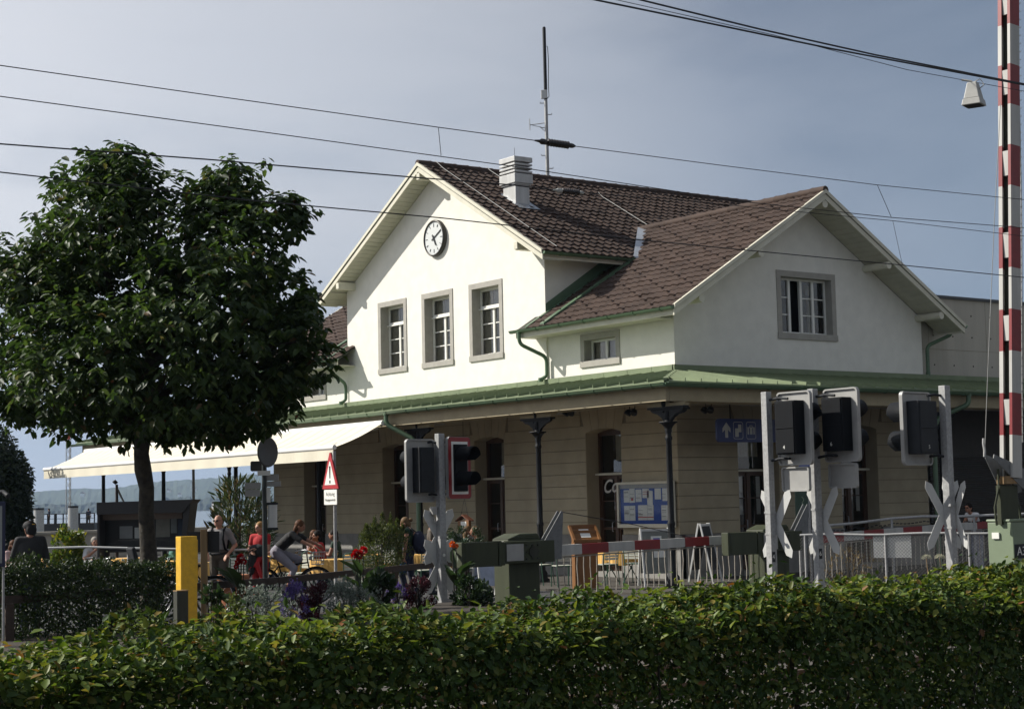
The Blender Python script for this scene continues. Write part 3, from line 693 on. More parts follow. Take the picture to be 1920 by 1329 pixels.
# antenna-free back part: the concrete annex behind
AN = wthing('concrete_annex', 'plain grey concrete annex wall with rows of tie holes behind the station house', 'building', (-4, 18, 0))
an = MB(); an.box((-4.6, BY1+.06, 0), (-.16, 34, 7.16)); anw = an.build('annex_wall', M_conc, AN)
cp = MB(); cp.box((-4.6, BY1+.1, 7.163), (-.10, 34.1, 7.24)); cp.build('roof_edge', mat('dark_sheet', (.06,.065,.07), .5), AN)
th = MB()
for i in range(26):
    for z in (5.35, 6.15, 6.75): th.cone((-.161, 9.6+i*.82, z-.02), (-.150, 9.6+i*.82, z-.02), .022, .022, 8)
th.build('tie_hole', M_dark, anw)
jn = MB()
for z in (5.75,): jn.box((-.165, BY1+.1, z), (-.155, 34, z+.008))
for i in range(8): jn.box((-.165, 9.4+i*2.46, 5.1), (-.155, 9.406+i*2.46, 7.15))
jn.build('board_joint', M_groove, anw)
sh = MB(); sh.box((-.12, 8.98, 0), (-.02, 24, .2)); 
for k in range(44): z = .2+k*.06; sh.add([(-.02,9.0,z),(-.02,24,z),(.03,24,z+.012),(.03,9.0,z+.012),(.03,9.0,z+.05),(.03,24,z+.05),(-.02,24,z+.06),(-.02,9.0,z+.06)], [(0,1,2,3),(3,2,5,4),(4,5,6,7)])
sh.box((-.15, 9.0, 2.84), (.06, 24, 4.6)); 
sh.build('roller_shutter', mat('shutter_brown', (.05,.043,.036), .6), AN)

# clock
CK = thing('wall_clock', 'round white clock with a dark rim and bar hands high on the white gable', 'clock', (-9.87, -.05, 9.42))
ck = MB(); ck.lathe((0,0,0), [(.525,0),(.525,.10),(.50,.12),(.475,.12),(.47,.080)], 48, axis=(0,-1,0)); ck.build('rim', mat('clock_rim', (.055,.05,.043), .4, metal=.4), CK)
ck = MB(); ck.lathe((0,0,0), [(.472,0),(.472,.090)], 48, axis=(0,-1,0)); ck.build('dial', mat('clock_dial', (.62,.64,.63), .5, var=.03), CK)
ck = MB()
for k in range(12):
    a = R(30*k); L = .08 if k % 3 else .10; d = V((math.sin(a),0,math.cos(a))); ck.bar(d*.42+V((0,-.093,0)), d*(.42-L)+V((0,-.093,0)), .008, .026, up=V((0,0,1)).cross(d)+V((.001,0,0)))
ck.build('hour_marks', M_dgrey, CK)
def hand(ang, L, w, y, tail=.11):
    h = MB(); a = R(ang); d = V((math.sin(a),0,math.cos(a))); n = V((d.z,0,-d.x)); y = V((0,y,0))
    h.add([-d*tail+n*w+y, -d*tail-n*w+y, d*L-n*w*.7+y, d*L+n*w*.7+y, -d*tail+n*w+y*1.08, -d*tail-n*w+y*1.08, d*L-n*w*.7+y*1.08, d*L+n*w*.7+y*1.08], [(0,1,2,3),(7,6,5,4),(0,4,5,1),(1,5,6,2),(2,6,7,3),(3,7,4,0)]); h.build('hand', M_dgrey, CK)
hand(62, .40, .019, -.102); hand(152, .25, .023, -.112)
# antenna mast on the ridge
m0 = V((GXC, 4.03, G_AP))
MA = wthing('antenna_mast', 'tall thin steel mast with climbing pegs on the roof ridge', 'mast', m0)
m = MB(); m.lathe(m0-V((0,0,.15)), [(.055,0),(.050,2.6),(.046,2.62),(.046,2.65)], 10); m.build('lower_pole', M_galv, MA)
m = MB(); m.lathe(m0+V((0,0,2.45)), [(.048,0),(.052,.05),(.052,2.2),(.042,2.25)], 10); m.build('upper_pole', M_dgrey, MA)
rv = V((RR.x, RR.y, 0)).normalized()
for k, z in enumerate((.15,.35,.75,1.2,1.6,2.0,2.35)):
    m = MB(); s_ = 1 if k % 2 else -1; p = m0+V((0,0,z)); m.tube([p, p+rv*.17*s_, p+rv*.17*s_+V((0,0,.04))], .014, 5); m.build('climbing_peg', M_galv, MA)
m = MB(); p = m0+V((0,0,2.62))-rv*.05; m.obox(p, rv*.09, V((rv.y,-rv.x,0))*.06, V((0,0,.13))); m.build('junction_box', M_alu, MA, .01)
m = MB(); p = m0+V((0,0,1.75)); m.tube([p, p-rv*.5-V((0,0,.06))], .014, 5); m.tube([p-rv*.5+V((0,0,.14)), p-rv*.5-V((0,0,.22))], .012, 5); m.tube([p-rv*.42-V((0,0,.07)), p-rv*.2-V((0,0,.12)), p-V((0,0,.3))], .01, 5); m.build('side_antenna', M_galv, MA)
m = MB(); p = m0+V((0,0,4.1)); m.tube([p, p+rv*.09, p+rv*.11-V((0,0,.4)), p+rv*.09-V((0,0,1.2)), p+rv*.1-V((0,0,1.55)), p-V((0,0,1.65))], .012, 5); m.build('cable', M_wire, MA)
# notice board on the wall
NB = wthing('notice_board', 'glazed blue notice board full of paper sheets on the ground floor wall', 'notice board', (-1.18,-.06,1.2))
x0, x1, z0, z1 = -2.10, -.06, 1.20, 2.30
nb = MB(); nb.box((x0,-.15,z0),(x1,-.06,z0+.09)); nb.box((x0,-.15,z1-.06),(x1,-.06,z1)); nb.box((x0,-.15,z0+.09),(x0+.07,-.06,z1-.06)); nb.box((x1-.09,-.15,z0+.09),(x1,-.06,z1-.06)); nb.build('frame', M_trim, NB, .006)
nb = MB(); nb.box((x0+.07,-.09,z0+.09),(x1-.09,-.07,z1-.16)); nb.build('back_panel', M_bblue, NB); nb = MB(); nb.box((x0+.07,-.10,z1-.16),(x1-.09,-.07,z1-.06)); nb.build('lamp_strip', M_alub, NB)
nk = MB(); 
for (a, b, w, h, ti) in [(.14,.56,.20,.30,0),(.35,.55,.20,.34,.02),(.58,.57,.22,.30,0),(.83,.66,.24,.22,0),(1.0,.50,.20,.34,-.05),(1.28,.62,.22,.26,0),(1.55,.58,.2,.3,0),(.14,.12,.20,.36,0),(.35,.12,.20,.36,0),(.66,.13,.33,.36,0),(1.0,.13,.22,.36,0),(1.50,.12,.24,.36,0)]:
    p = [(x0+.07+a, z0+.05+b), (x0+.07+a+w, z0+.05+b+ti*.3), (x0+.07+a+w, z0+.05+b+h+ti*.3), (x0+.07+a, z0+.05+b+h)]
    nk.prism(p, lambda u, v: (u,-.098,v), lambda u, v: (u,-.092,v))
pp_ = nk.build('paper_sheet', M_paper, NB)
pr = MB(); 
for a, b, w, h in [(.66,.19,.33,.02),(1.0,.19,.22,.02),(.85,.80,.2,.012),(.85,.74,.2,.012),(.42,.60,.07,.06)]: pr.box((x0+.07+a,-.104,z0+.05+b),(x0+.07+a+w,-.099,z0+.05+b+h), 0)
pr.build('red_print', M_red, pp_); pr = MB()
for i in range(44):
    a = rng.choice([.16,.37,.60,.16,.37,.68,1.02,1.52]); b = rng.uniform(.2,.46) if rng.random()<.6 else rng.uniform(.6,.84); pr.box((x0+.07+a,-.103,z0+.05+b),(x0+.07+a+.15,-.0985,z0+.05+b+.006))
pr.build('print_line', M_dgrey, pp_)
nb = MB(); nb.quad((x0+.07,-.135,z0+.09),(x1-.09,-.135,z0+.09),(x1-.09,-.135,z1-.06),(x0+.07,-.135,z1-.06)); nb.build('glass', M_glass2, NB)

# a lit bulb glimpsed beside the third shop door
lb = at_y(766, 905, -.30); T = wthing('wall_lamp', 'small lit yellow bulb on a bracket beside the shop door left of the signal post', 'lamp', lb)
m = MB(); m.ball(lb, .045, 10, 7); m.build('bulb', mat('lit_bulb', (1.0,.62,.18), .4, emit=4.0), T); m = MB(); m.tube([lb+V((0,0,.05)), lb+V((0,0,.14)), (lb.x,-.01,lb.z+.16)], .015, 5); m.build('bracket', M_iron, T)
# ------------------------------------------------------------------ awning
AW = wthing('awning', 'long cream cloth awning let down over the cafe terrace', 'awning', (-17.5,-4,0))
ax0, ax1, ay0, ay1, az0, az1 = -27.6, -7.75, -3.28, -4.75, 4.02, 3.38
a = MB(); n = 33
for k in range(n):
    x0 = ax0+(ax1-ax0)*k/n; x1 = ax0+(ax1-ax0)*(k+1)/n-.012
    for j in range(6):
        t0, t1 = j/6, (j+1)/6; sg = lambda t: -.05*math.sin(math.pi*t)
        a.quad((x0,ay0+(ay1-ay0)*t0,az0+(az1-az0)*t0+sg(t0)), (x1,ay0+(ay1-ay0)*t0,az0+(az1-az0)*t0+sg(t0)), (x1,ay0+(ay1-ay0)*t1,az0+(az1-az0)*t1+sg(t1)), (x0,ay0+(ay1-ay0)*t1,az0+(az1-az0)*t1+sg(t1)))
a.build('awning_cloth', M_awn, AW); a = MB()
for k in range(1, n):
    x1 = ax0+(ax1-ax0)*k/n
    for j in range(6):
        t0, t1 = j/6, (j+1)/6; a.quad((x1-.02,ay0+(ay1-ay0)*t0,az0+(az1-az0)*t0+sg(t0)+.004), (x1+.012,ay0+(ay1-ay0)*t0,az0+(az1-az0)*t0+sg(t0)+.004), (x1+.012,ay0+(ay1-ay0)*t1,az0+(az1-az0)*t1+sg(t1)+.004), (x1-.02,ay0+(ay1-ay0)*t1,az0+(az1-az0)*t1+sg(t1)+.004))
a.build('awning_seam', mat('seam_cloth', (.50,.46,.37), .9), AW)
b = MB(); b.tube([(ax0-.02,ay1-.02,az1), (ax1+.02,ay1-.02,az1)], .065, 10); b.build('front_bar', M_awnb, AW)
b = MB(); n = 120
for k in range(n):
    x0 = ax0+(ax1-ax0)*k/n; x1 = ax0+(ax1-ax0)*(k+1)/n; w0, w1 = .012*math.sin(k*.9), .012*math.sin((k+1)*.9)
    b.quad((x0,ay1-.05,az1-.04),(x1,ay1-.05,az1-.04),(x1,ay1-.05+w1,az1-.33),(x0,ay1-.05+w0,az1-.33))
b.build('valance', M_awn, AW)
for x in (ax0+.4, -21, -14.5, ax1-.25):
    b = MB(); b.tube([(x,ay0,az0-.12), (x-.5,-4.05,az0-.42), (x,ay1,az1-.02)], .03, 6); b.build('folding_arm', M_alu, AW)
b = MB(); b.tube([(ax0,ay0,az0),(ax1,ay0,az0)], .07, 8); b.build('roller', M_awnb, AW)

# ------------------------------------------------------------------ level crossing signals
def rrect(w, h, r, n=5):
    out = []
    for cx, cy, a0 in ((w-r,h-r,0),(-w+r,h-r,90),(-w+r,-h+r,180),(w-r,-h+r,270)):
        for k in range(n+1): t = R(a0+90*k/n); out.append((cx+r*math.cos(t), cy+r*math.sin(t)))
    return out
def signal_head(parent, c, nrm, w, h, number, lit=None):
    """board with raised rim, lamp housing on its back and two hooded lamps in front; nrm is the way the lamps look"""
    c = V(c); n = V(nrm).normalized(); u = V((-n.y, n.x, 0)); z = V((0,0,1))
    P = lambda a, b, d: c + u*a + z*b + n*d
    m = MB(); m.prism(rrect(w/2, h/2, .07), lambda a, b: P(a,b,-.012), lambda a, b: P(a,b,.012))
    ri = rrect(w/2+.004, h/2+.004, .072); ro = rrect(w/2-.022, h/2-.022, .055); k = len(ri)
    for d0, d1 in ((-.045, .016),):
        vs = [P(a,b,d0) for a,b in ri]+[P(a,b,d1) for a,b in ri]+[P(a,b,d0) for a,b in ro]+[P(a,b,d1) for a,b in ro]
        m.add(vs, [(i,(i+1)%k,k+(i+1)%k,k+i) for i in range(k)]+[(2*k+i,3*k+i,3*k+(i+1)%k,2*k+(i+1)%k) for i in range(k)]+[(i,2*k+i,2*k+(i+1)%k,(i+1)%k) for i in range(k)])
    bo = m.build('signal_board', M_alub, parent)
    m = MB(); a = rrect(w/2-.005, h/2-.005, .065); b = rrect(w/2-.085, h/2-.085, .02); k = len(a)
    vs = [P(*p,.0165) for p in a]+[P(*p,.0165) for p in b]; m.add(vs, [(i,(i+1)%k,k+(i+1)%k,k+i) for i in range(k)]); m.build('red_border', M_sred, bo)
    m = MB(); m.obox(P(0,0,.018), u*(w/2-.085), z*(h/2-.085), n*.004); m.build('white_field', M_swhite, bo)
    hs = MB(); hs.obox(P(0,.01,-.13), u*(w/2-.145), z*(h/2-.16), n*.11); hs.obox(P(0,.01,-.245), u*(w/2-.165), z*(h/2-.18), n*.012); hs.obox(P(0,.0,-.262), u*(w/2-.17), z*.004, n*.008)
    ho = hs.build('lamp_housing', M_dgrey if lit else M_black, parent, .012)
    f = MB(); f.obox(P(0,0,.035), u*(w/2-.13), z*(h/2-.135), n*.03); f.build('lamp_front', M_black, parent, .01)
    for zz in (h*.20, -h*.20):
        v = MB(); r = w*.27; N = 14; vs = []
        for d, rr in ((.05, r), (.40, r*.95)):
            for i in range(N+1):
                t = R(-35+250*i/N); dd = d if d < .1 else d - .10*max(0, -math.sin(t))*2
                vs.append(P(rr*math.cos(t), zz+rr*math.sin(t), dd))
        for d, rr in ((.05, r-.012), (.40, r*.95-.012)):
            for i in range(N+1):
                t = R(-35+250*i/N); vs.append(P(rr*math.cos(t), zz+rr*math.sin(t), d if d < .1 else d-.10*max(0,-math.sin(t))*2))
        q = N+1; fs = [(i,i+1,q+i+1,q+i) for i in range(N)]+[(2*q+i,3*q+i,3*q+i+1,2*q+i+1) for i in range(N)]+[(q+i,q+i+1,3*q+i+1,3*q+i) for i in range(N)]
        v.add(vs, fs, 0, True); v.build('lamp_hood', M_black, parent)
        l = MB(); l.lathe(P(0,zz,.064), [(w*.18,0),(w*.15,.02),(w*.08,.03)], 16, axis=n); l.build('lamp_lens', mat('dark_red_lens', (.05,.012,.012), .15), parent)
    if number: text(number, .085, frame(P(.02,-h*.26,-.258), -u, z), M_swhite, 'number', ho)
def crossbuck(parent, c, nrm, L=1.2, ang=60, w=.15):
    c = V(c); n = V(nrm).normalized(); u = V((-n.y, n.x, 0)); z = V((0,0,1)); m = MB()
    for k, s in enumerate((1, -1)):
        d = u*math.cos(R(ang))*s + z*math.sin(R(ang)); q = u*math.sin(R(ang))*s - z*math.cos(R(ang)); q = d.cross(n).normalized()
        pts = [(-L/2,0),(-L/2+.09,w/2),(L/2-.09,w/2),(L/2,0),(L/2-.09,-w/2),(-L/2+.09,-w/2)]
        o = n*(.006*k)
        m.prism(pts, lambda a, b: c+d*a+q*b+o-n*.003, lambda a, b: c+d*a+q*b+o+n*.003)
    return m.build('crossbuck', M_cross, parent)
def tube_post(parent, p, h, w=.12):
    m = MB(); m.box((p.x-w/2,p.y-w/2,-.1),(p.x+w/2,p.y+w/2,h)); o = m.build('post', M_galv, parent, .006)
    m = MB(); m.box((p.x-w/2+.01,p.y-w/2+.01,h),(p.x+w/2-.01,p.y+w/2-.01,h+.004)); m.build('post_cap', M_dgrey, o); return o
def clampbands(parent, p, zs, w=.12):
    m = MB()
    for z in zs: m.box((p.x-w/2-.008,p.y-w/2-.008,z-.016),(p.x+w/2+.008,p.y+w/2+.008,z+.016)); m.box((p.x+w/2,p.y-w/2-.05,z-.02),(p.x+w/2+.05,p.y-w/2-.01,z+.02))
    m.build('clamp_band', M_galv, parent)
def bracket(parent, p, q):
    m = MB(); m.tube([p, p.lerp(q,.5)+V((0,0,.02)), q], .022, 6); m.build('bracket', M_dgrey, parent)
DS = 27.0
def tall_signal(px, num, label, ptop):
    top = at_d(px, ptop, DS); p = V((top.x, top.y, 0)); T = wthing('crossing_signal', label, 'crossing signal', p, 'level crossing signals'); h = top.z
    po = tube_post(T, p, h)
    c = V((p.x+.47, p.y+.16, h-.60))
    signal_head(T, c, (0,1,0), .72, 1.16, num)
    m = MB(); cc = V((c.x-.02, c.y-.0, c.z-.80)); m.prism(rrect(.29,.19,.04), lambda a, b: V((cc.x+a, cc.y, cc.z+b)), lambda a, b: V((cc.x+a, cc.y+.02, cc.z+b)))
    ri = rrect(.295,.195,.042); ro = rrect(.27,.17,.03); k = len(ri); vs = [V((cc.x+a,cc.y-.035,cc.z+b)) for a,b in ri]+[V((cc.x+a,cc.y+.02,cc.z+b)) for a,b in ri]+[V((cc.x+a,cc.y-.035,cc.z+b)) for a,b in ro]+[V((cc.x+a,cc.y+.02,cc.z+b)) for a,b in ro]
    m.add(vs, [(i,(i+1)%k,k+(i+1)%k,k+i) for i in range(k)]+[(2*k+i,3*k+i,3*k+(i+1)%k,2*k+(i+1)%k) for i in range(k)]+[(i,2*k+i,2*k+(i+1)%k,(i+1)%k) for i in range(k)]); m.build('supplementary_plate', M_alub, T)
    for z in (h-.13, h-1.10): bracket(T, V((p.x+.05,p.y+.02,z)), V((c.x-.05,c.y-.10,z+(.0 if z > h-.5 else .02))))
    crossbuck(T, (p.x+.05, p.y+.09, h-2.10), (0,-1,0), 1.24, 60, .16)
    clampbands(T, p, (h-1.92, h-2.26))
    text(num, .10, frame((p.x+.062, p.y-.02, h-2.62), (0,1,0), (0,0,1)), M_swhite, 'number', po)
    m = MB(); m.box((p.x+.0605, p.y-.05, h-2.70),(p.x+.0612, p.y+.02, h-2.54)); m.build('number_plate', M_dgrey, po)
    return T, p, h
tall_signal(1436, '4', 'galvanised signal post seen from behind with its black lamp box numbered 4', 735)
tall_signal(1523, '6', 'galvanised signal post seen from behind with its black lamp box numbered 6', 729)
# post 5, board turned the other way
top = at_d(1770, 723, DS); p = V((top.x, top.y, 0)); h = top.z
T5 = wthing('crossing_signal', 'galvanised signal post with a dark grey lamp box numbered 5 left of the post', 'crossing signal', p, 'level crossing signals')
po = tube_post(T5, p, h, .13)
n5 = V((-1,-.12,0)).normalized(); u5 = V((-n5.y, n5.x, 0))
c = V((p.x-.20, p.y-.50, h-.68)); signal_head(T5, c, n5, .80, 1.16, '5', True)
for z in (h-.16, h-1.13): bracket(T5, V((p.x-.02,p.y-.05,z)), V((c.x+.10,c.y+.20,z)))
crossbuck(T5, (p.x-.085, p.y-.06, h-2.06), (1,-.35,0), 1.24, 62, .135); crossbuck(T5, (p.x+.02, p.y+.10, h-2.06), (.2,1,0), 1.2, 64, .13)
clampbands(T5, p, (h-1.90, h-2.26), .13); text('5', .10, frame((p.x+.067, p.y-.0, h-2.78), (0,1,0), (0,0,1)), M_swhite, 'number', po)
# left post with two heads
DL = 30.5
top = at_d(824, 813, DL); p = V((top.x, top.y, 0)); h = top.z
TL = wthing('crossing_signal', 'signal post carrying two lamp boards, one with a red border, above two stacked crossbucks', 'crossing signal', p, 'level crossing signals')
po = tube_post(TL, p, h, .13)
signal_head(TL, (p.x-.16, p.y-.34, h-.66), (-1,-.02,0), .62, 1.13, None, True)
signal_head(TL, (p.x+.08, p.y+.36, h-.62), (1,.22,0), .60, 1.12, None)
for z in (h-.16, h-1.10): bracket(TL, V((p.x-.02,p.y-.05,z)), V((p.x-.20,p.y-.18,z))); bracket(TL, V((p.x+.02,p.y+.05,z)), V((p.x+.05,p.y+.22,z)))
crossbuck(TL, (p.x-.075, p.y, h-1.85), (1,0,0), 1.16, 58, .18); crossbuck(TL, (p.x-.078, p.y, h-2.38), (1,0,0), 1.16, 58, .18)
clampbands(TL, p, (h-1.86, h-2.34), .13)
m = MB(); m.obox((p.x-.03,p.y-.14,h-1.38), V((.05,0,0)), V((0,.05,0)), V((0,0,.07))); m.tube([(p.x-.03,p.y-.14,h-1.45),(p.x-.03,p.y-.15,h-1.6),(p.x,p.y-.05,h-1.62)], .012, 5); m.build('bell_box', M_alub, TL)
m = MB(); m.lathe((p.x-.30,p.y-.40,h-.86), [(.03,0),(.03,.02)], 10, axis=(1,0,0)); 
m = MB(); m.lathe(V((p.x+.072-.0, p.y+.0, h-2.18)), [(.03,0),(.03,.004)], 12, axis=(1,0,0)); m.build('number_plate', M_swhite, po)

# ------------------------------------------------------------------ barrier machines
def bandbar(parent, p, q, w, h, seg, start='w', taper=1.0, name='barrier_arm', step=None):
    """arm in alternating white and red lengths"""
    p, q = V(p), V(q); L = (q-p).length; d = (q-p)/L; n = int(round(L/seg)); W = MB()
    up = V((1,0,0)) if abs(d.z) > .5 else V((0,0,1)); r = d.cross(up).normalized(); up = r.cross(d)
    for k in range(n):
        a, b = p+d*(L*k/n), p+d*(L*(k+1)/n); s = 1-(1-taper)*(k+.5)/n
        W.obox((a+b)/2, d*(L/n/2), r*(w/2*s), up*(h/2*s), (k+(0 if start == 'w' else 1)) % 2)
    return W.build(name, [M_bwhite, M_bred], parent)
def machine(px, d, label, z0=.0, armpx=None, armX=None, wide=.70, deep=.46):
    b = at_d(px, 1010, d); T = wthing('barrier_machine', label, 'barrier', (b.x, b.y, 0), 'green barrier machines')
    x, y = b.x, b.y
    m = MB(); m.box((x-deep/2,y-wide/2,-.05),(x+deep/2,y+wide/2,1.02)); m.build('cabinet', M_ogreen, T, .01)
    m = MB(); m.box((x-deep/2-.02,y-wide/2-.02,1.023),(x+deep/2+.02,y+wide/2+.02,1.22)); m.add([(x-deep/2-.02,y-wide/2-.02,1.223),(x+deep/2+.02,y-wide/2-.02,1.223),(x+deep/2+.02,y+wide/2+.02,1.223),(x-deep/2-.02,y+wide/2+.02,1.223),(x-deep/2-.02,y-.1,1.31),(x+deep/2+.02,y-.1,1.31),(x+deep/2+.02,y+wide/2-.05,1.31),(x-deep/2-.02,y+wide/2-.05,1.31)], [(0,1,5,4),(1,2,6,5),(2,3,7,6),(3,0,4,7),(4,5,6,7)]); m.build('cover', M_ogreen, T, .02)
    m = MB(); m.box((x+.02,y-wide/2-.03,1.10),(x+.12,y-wide/2-.02,1.18)); m.box((x+.02,y-wide/2-.012,.78),(x+.10,y-wide/2-.004,.88)); m.build('type_plate', M_swhite, T)
    X = x+deep/2+.10; za = .98
    m = MB(); m.box((X-.07,y-.55,za-.20),(X+.07,y+.58,za+.20)); hb = m.build('arm_carrier', M_ogreen, T, .012)
    m = MB()
    for k in range(9): m.cone((X+.07,y-.12+.13*(k%3)+.05,za-.12+.12*(k//3)),(X+.095,y-.12+.13*(k%3)+.05,za-.12+.12*(k//3)),.02,.02,6)
    m.cone((X+.07,y+.08,za),(X+.10,y+.08,za),.10,.10,14); m.build('bolt', M_dpost, hb)
    m = MB(); m.box((X-.085,y-1.44,za-.23),(X+.085,y-.72,za+.21)); m.box((X-.095,y-1.52,za-.235),(X+.095,y-1.45,za+.215)); m.box((X-.095,y-.70,za-.235),(X+.095,y-.64,za+.215)); m.box((X-.075,y-.63,za-.22),(X+.075,y-.56,za+.20)); m.build('counterweight', M_ogreen, T, .008)
    m = MB(); m.box((X+.071,y-.52,za-.15),(X+.079,y-.14,za+.15)); m.build('blank_plate', M_alub, T)
    # twin stay fins
    for sx in (-.06, .06):
        m = MB(); m.prism([(.30,za+.12),(.56,za-.16),(.74,za-.16),(.80,za+.70),(.76,za+.73)], lambda a, b: (X+sx-.006, y+a, b), lambda a, b: (X+sx+.006, y+a, b)); m.build('stay_fin', M_fin, T)
    return T, X, y, za
M1, X1, y1, za1 = machine(968, 31.0, 'green barrier machine whose lowered red and white arm reaches across to the right')
def arm(T, X, ya, za, yb, zb, drop, seg=.62, hang=.70, start='w'):
    bandbar(T, (X,ya,za), (X,yb,zb), .10, .19, seg, start, .86)
    m = MB(); r_ = MB(); L = yb-ya; n = int(L/.155)
    m.tube([(X+.01,ya,za-.13),(X+.01,yb,zb-.11)], .012, 5)
    for k in range(n):
        y = ya+.1+.155*k; z = za+(zb-za)*(y-ya)/L; o = rng.normal(0,.0065,3); top = z-.115
        m.tube([(X+.01,y,top),(X+.01+o[0],y+o[1],top-.22),(X+.01+o[1],y-o[0]*1.5,top-.48),(X+.01,y+o[2]*2,top-hang)], .0105, 5)
    m.build('hanging_grille', M_grille, T)
p1b = at_x(1415, 1008, X1); arm(M1, X1, y1+.59, za1, p1b.y, p1b.z, 0)
m = MB(); pe = at_x(1050, 960, X1); m.tube([(X1,y1+.78,za1+.71),(X1,y1+2.6,za1+.42),(X1,y1+4.2,.98+.10)], .008, 5); m.build('stay_cable', M_wire, M1)
M2, X2, y2, za2 = machine(1440, 34.2, 'green barrier machine half hidden behind two galvanised signal posts')
p2b = at_x(1862, 982, X2); arm(M2, X2, y2+.59, za2, p2b.y, p2b.z, 0)
# third machine with its arm raised
D3 = 27.6
b3 = at_d(1880, 1000, D3); x3, y3 = b3.x, b3.y
M3 = wthing('barrier_machine', 'pale green barrier cabinet marked A3 with a tall raised red and white arm', 'barrier', (x3, y3, 0), 'green barrier machines')
fl3 = at_d(1858, 985, D3); 
cx0_, cy0_ = x3-.28, y3-.02
m = MB(); m.box((cx0_,cy0_,-.05),(cx0_+.50,cy0_+.62,1.38)); cab = m.build('cabinet', M_sgreen, M3, .012)
m = MB(); m.box((cx0_-.015,cy0_-.015,1.383),(cx0_+.515,cy0_+.635,1.425)); m.build('lid', M_sgreen, M3, .012); m = MB(); m.box((cx0_+.0,cy0_-.004,.70),(cx0_+.50,cy0_-.0,.706)); m.box((cx0_+.502,cy0_,.70),(cx0_+.503,cy0_+.6,.706)); m.build('door_seam', M_dgrey, cab)
m = MB(); m.box((cx0_+.10,cy0_-.03,1.11),(cx0_+.24,cy0_-.003,1.21)); m.box((cx0_+.19,cy0_-.010,.45),(cx0_+.34,cy0_-.003,.54)); m.build('type_plate', M_swhite, M3)
m = MB(); m.box((cx0_+.503,cy0_+.02,.79),(cx0_+.507,cy0_+.36,1.02)); q = m.build('mark_plate', M_dgrey, M3); text('A3', .20, frame((cx0_+.508, cy0_+.19, .90), (0,1,0), (0,0,1)), M_swhite, 'letters', q)
xa = x3+.02; ya = y3+.02
m = MB()
for dy in (-.22, .42): m.tube([(xa,ya+dy+.03,1.33),(xa,ya+dy-.0,1.62),(xa,ya+dy+(.13 if dy < 0 else -.13),1.95),(xa,ya+dy+(.13 if dy < 0 else -.13),2.25)], .02, 5)
m.box((xa-.05,ya-.1,1.34),(xa+.03,ya+.36,1.98)); m.build('yoke', M_ogreen, M3); m = MB(); m.box((xa-.06,ya-.06,2.0),(xa+.08,ya+.36,2.13)); m.build('timber_stop', M_post, M3)
# gusset fins pointing to the left
g0 = at_d(1846, 858, D3); gd = V((0,1,0))
for dx in (-.08, .08):
    m = MB(); m.prism([(g0.y-y3, g0.z-.01),(g0.y-y3+.02, g0.z+.05),(.30,2.32),(.62,2.2),(.62,1.86),(.12,1.82) if dx < 0 else (.40,1.95)], lambda a, b: (xa+dx-.008, y3+a, b), lambda a, b: (xa+dx+.008, y3+a, b)); m.build('stay_fin', M_fin, M3)
tl = math.tan(R(3.9)); A0 = V((xa, ya+.24, 2.10)); Lm = 9.2; A1 = A0+V((0, Lm*tl, Lm))
seg = .70
def strip3(x0, x1, y0, y1, name):
    W = MB(); n = int(Lm/seg); d = (A1-A0).normalized(); nx = V((1,0,0)); ny = d.cross(nx).normalized(); ny = ny if ny.y > 0 else -ny
    for k in range(n): c = A0+d*(seg*(k+.5))+nx*((x0+x1)/2)+ny*((y0+y1)/2); W.obox(c, nx*((x1-x0)/2), ny*((y1-y0)/2), d*(seg/2), k%2)
    return W.build(name, [M_bwhite, M_bred], M3)
strip3(.105, .125, -.11, .13, 'arm_plate'); strip3(-.125, -.105, -.11, .13, 'arm_plate'); strip3(-.126, -.05, -.125, -.112, 'arm_flange'); strip3(.07, .126, -.125, -.112, 'arm_flange')
m = MB(); n = int(Lm/seg/2)
for k in range(n+1):
    t = (k*2+1.55)*seg/Lm
    if t < 1: c = A0.lerp(A1, t); m.obox(c+V((.01,-.07,0)), V((.058,0,0)), V((0,.035,0)), V((0,0,.21)))
m.build('spacer_block', M_bwhite, M3); m = MB(); m.bar(A0+V((0,.0,0)), A1+V((0,.0,0)), .02, .20, up=(1,0,0)); m.build('arm_web', M_dpost, M3)
m = MB()
for k in range(3): m.tube([A0+V((-.02,.27+.055*k,.6)), A0.lerp(A1,.5)+V((-.02,.25+.05*k,0)), A1+V((-.02,.22+.03*k,.6))], .011, 5)
for k in range(60):
    c = A0.lerp(A1, .06+k*.0155)+V((-.02,.26,0)); m.tube([c, c+V((0,.11,.05))], .008, 4)
m.build('hanging_grille', M_galv, M3)
m = MB(); w0 = at_d(1846, 856, D3); m.tube([w0, at_d(1852, 700, D3-.05), at_d(1864, 420, D3-.1), at_d(1876, 195, D3-.1)], .006, 5); m.build('stay_cable', M_rod, M3); m = MB(); m.tube([w0+V((0,0,.0)), w0+V((0,.01,.10)), w0+V((0,-.01,.22)), w0+V((0,0,.30))], .022, 6); m.build('turnbuckle', M_galv, M3)

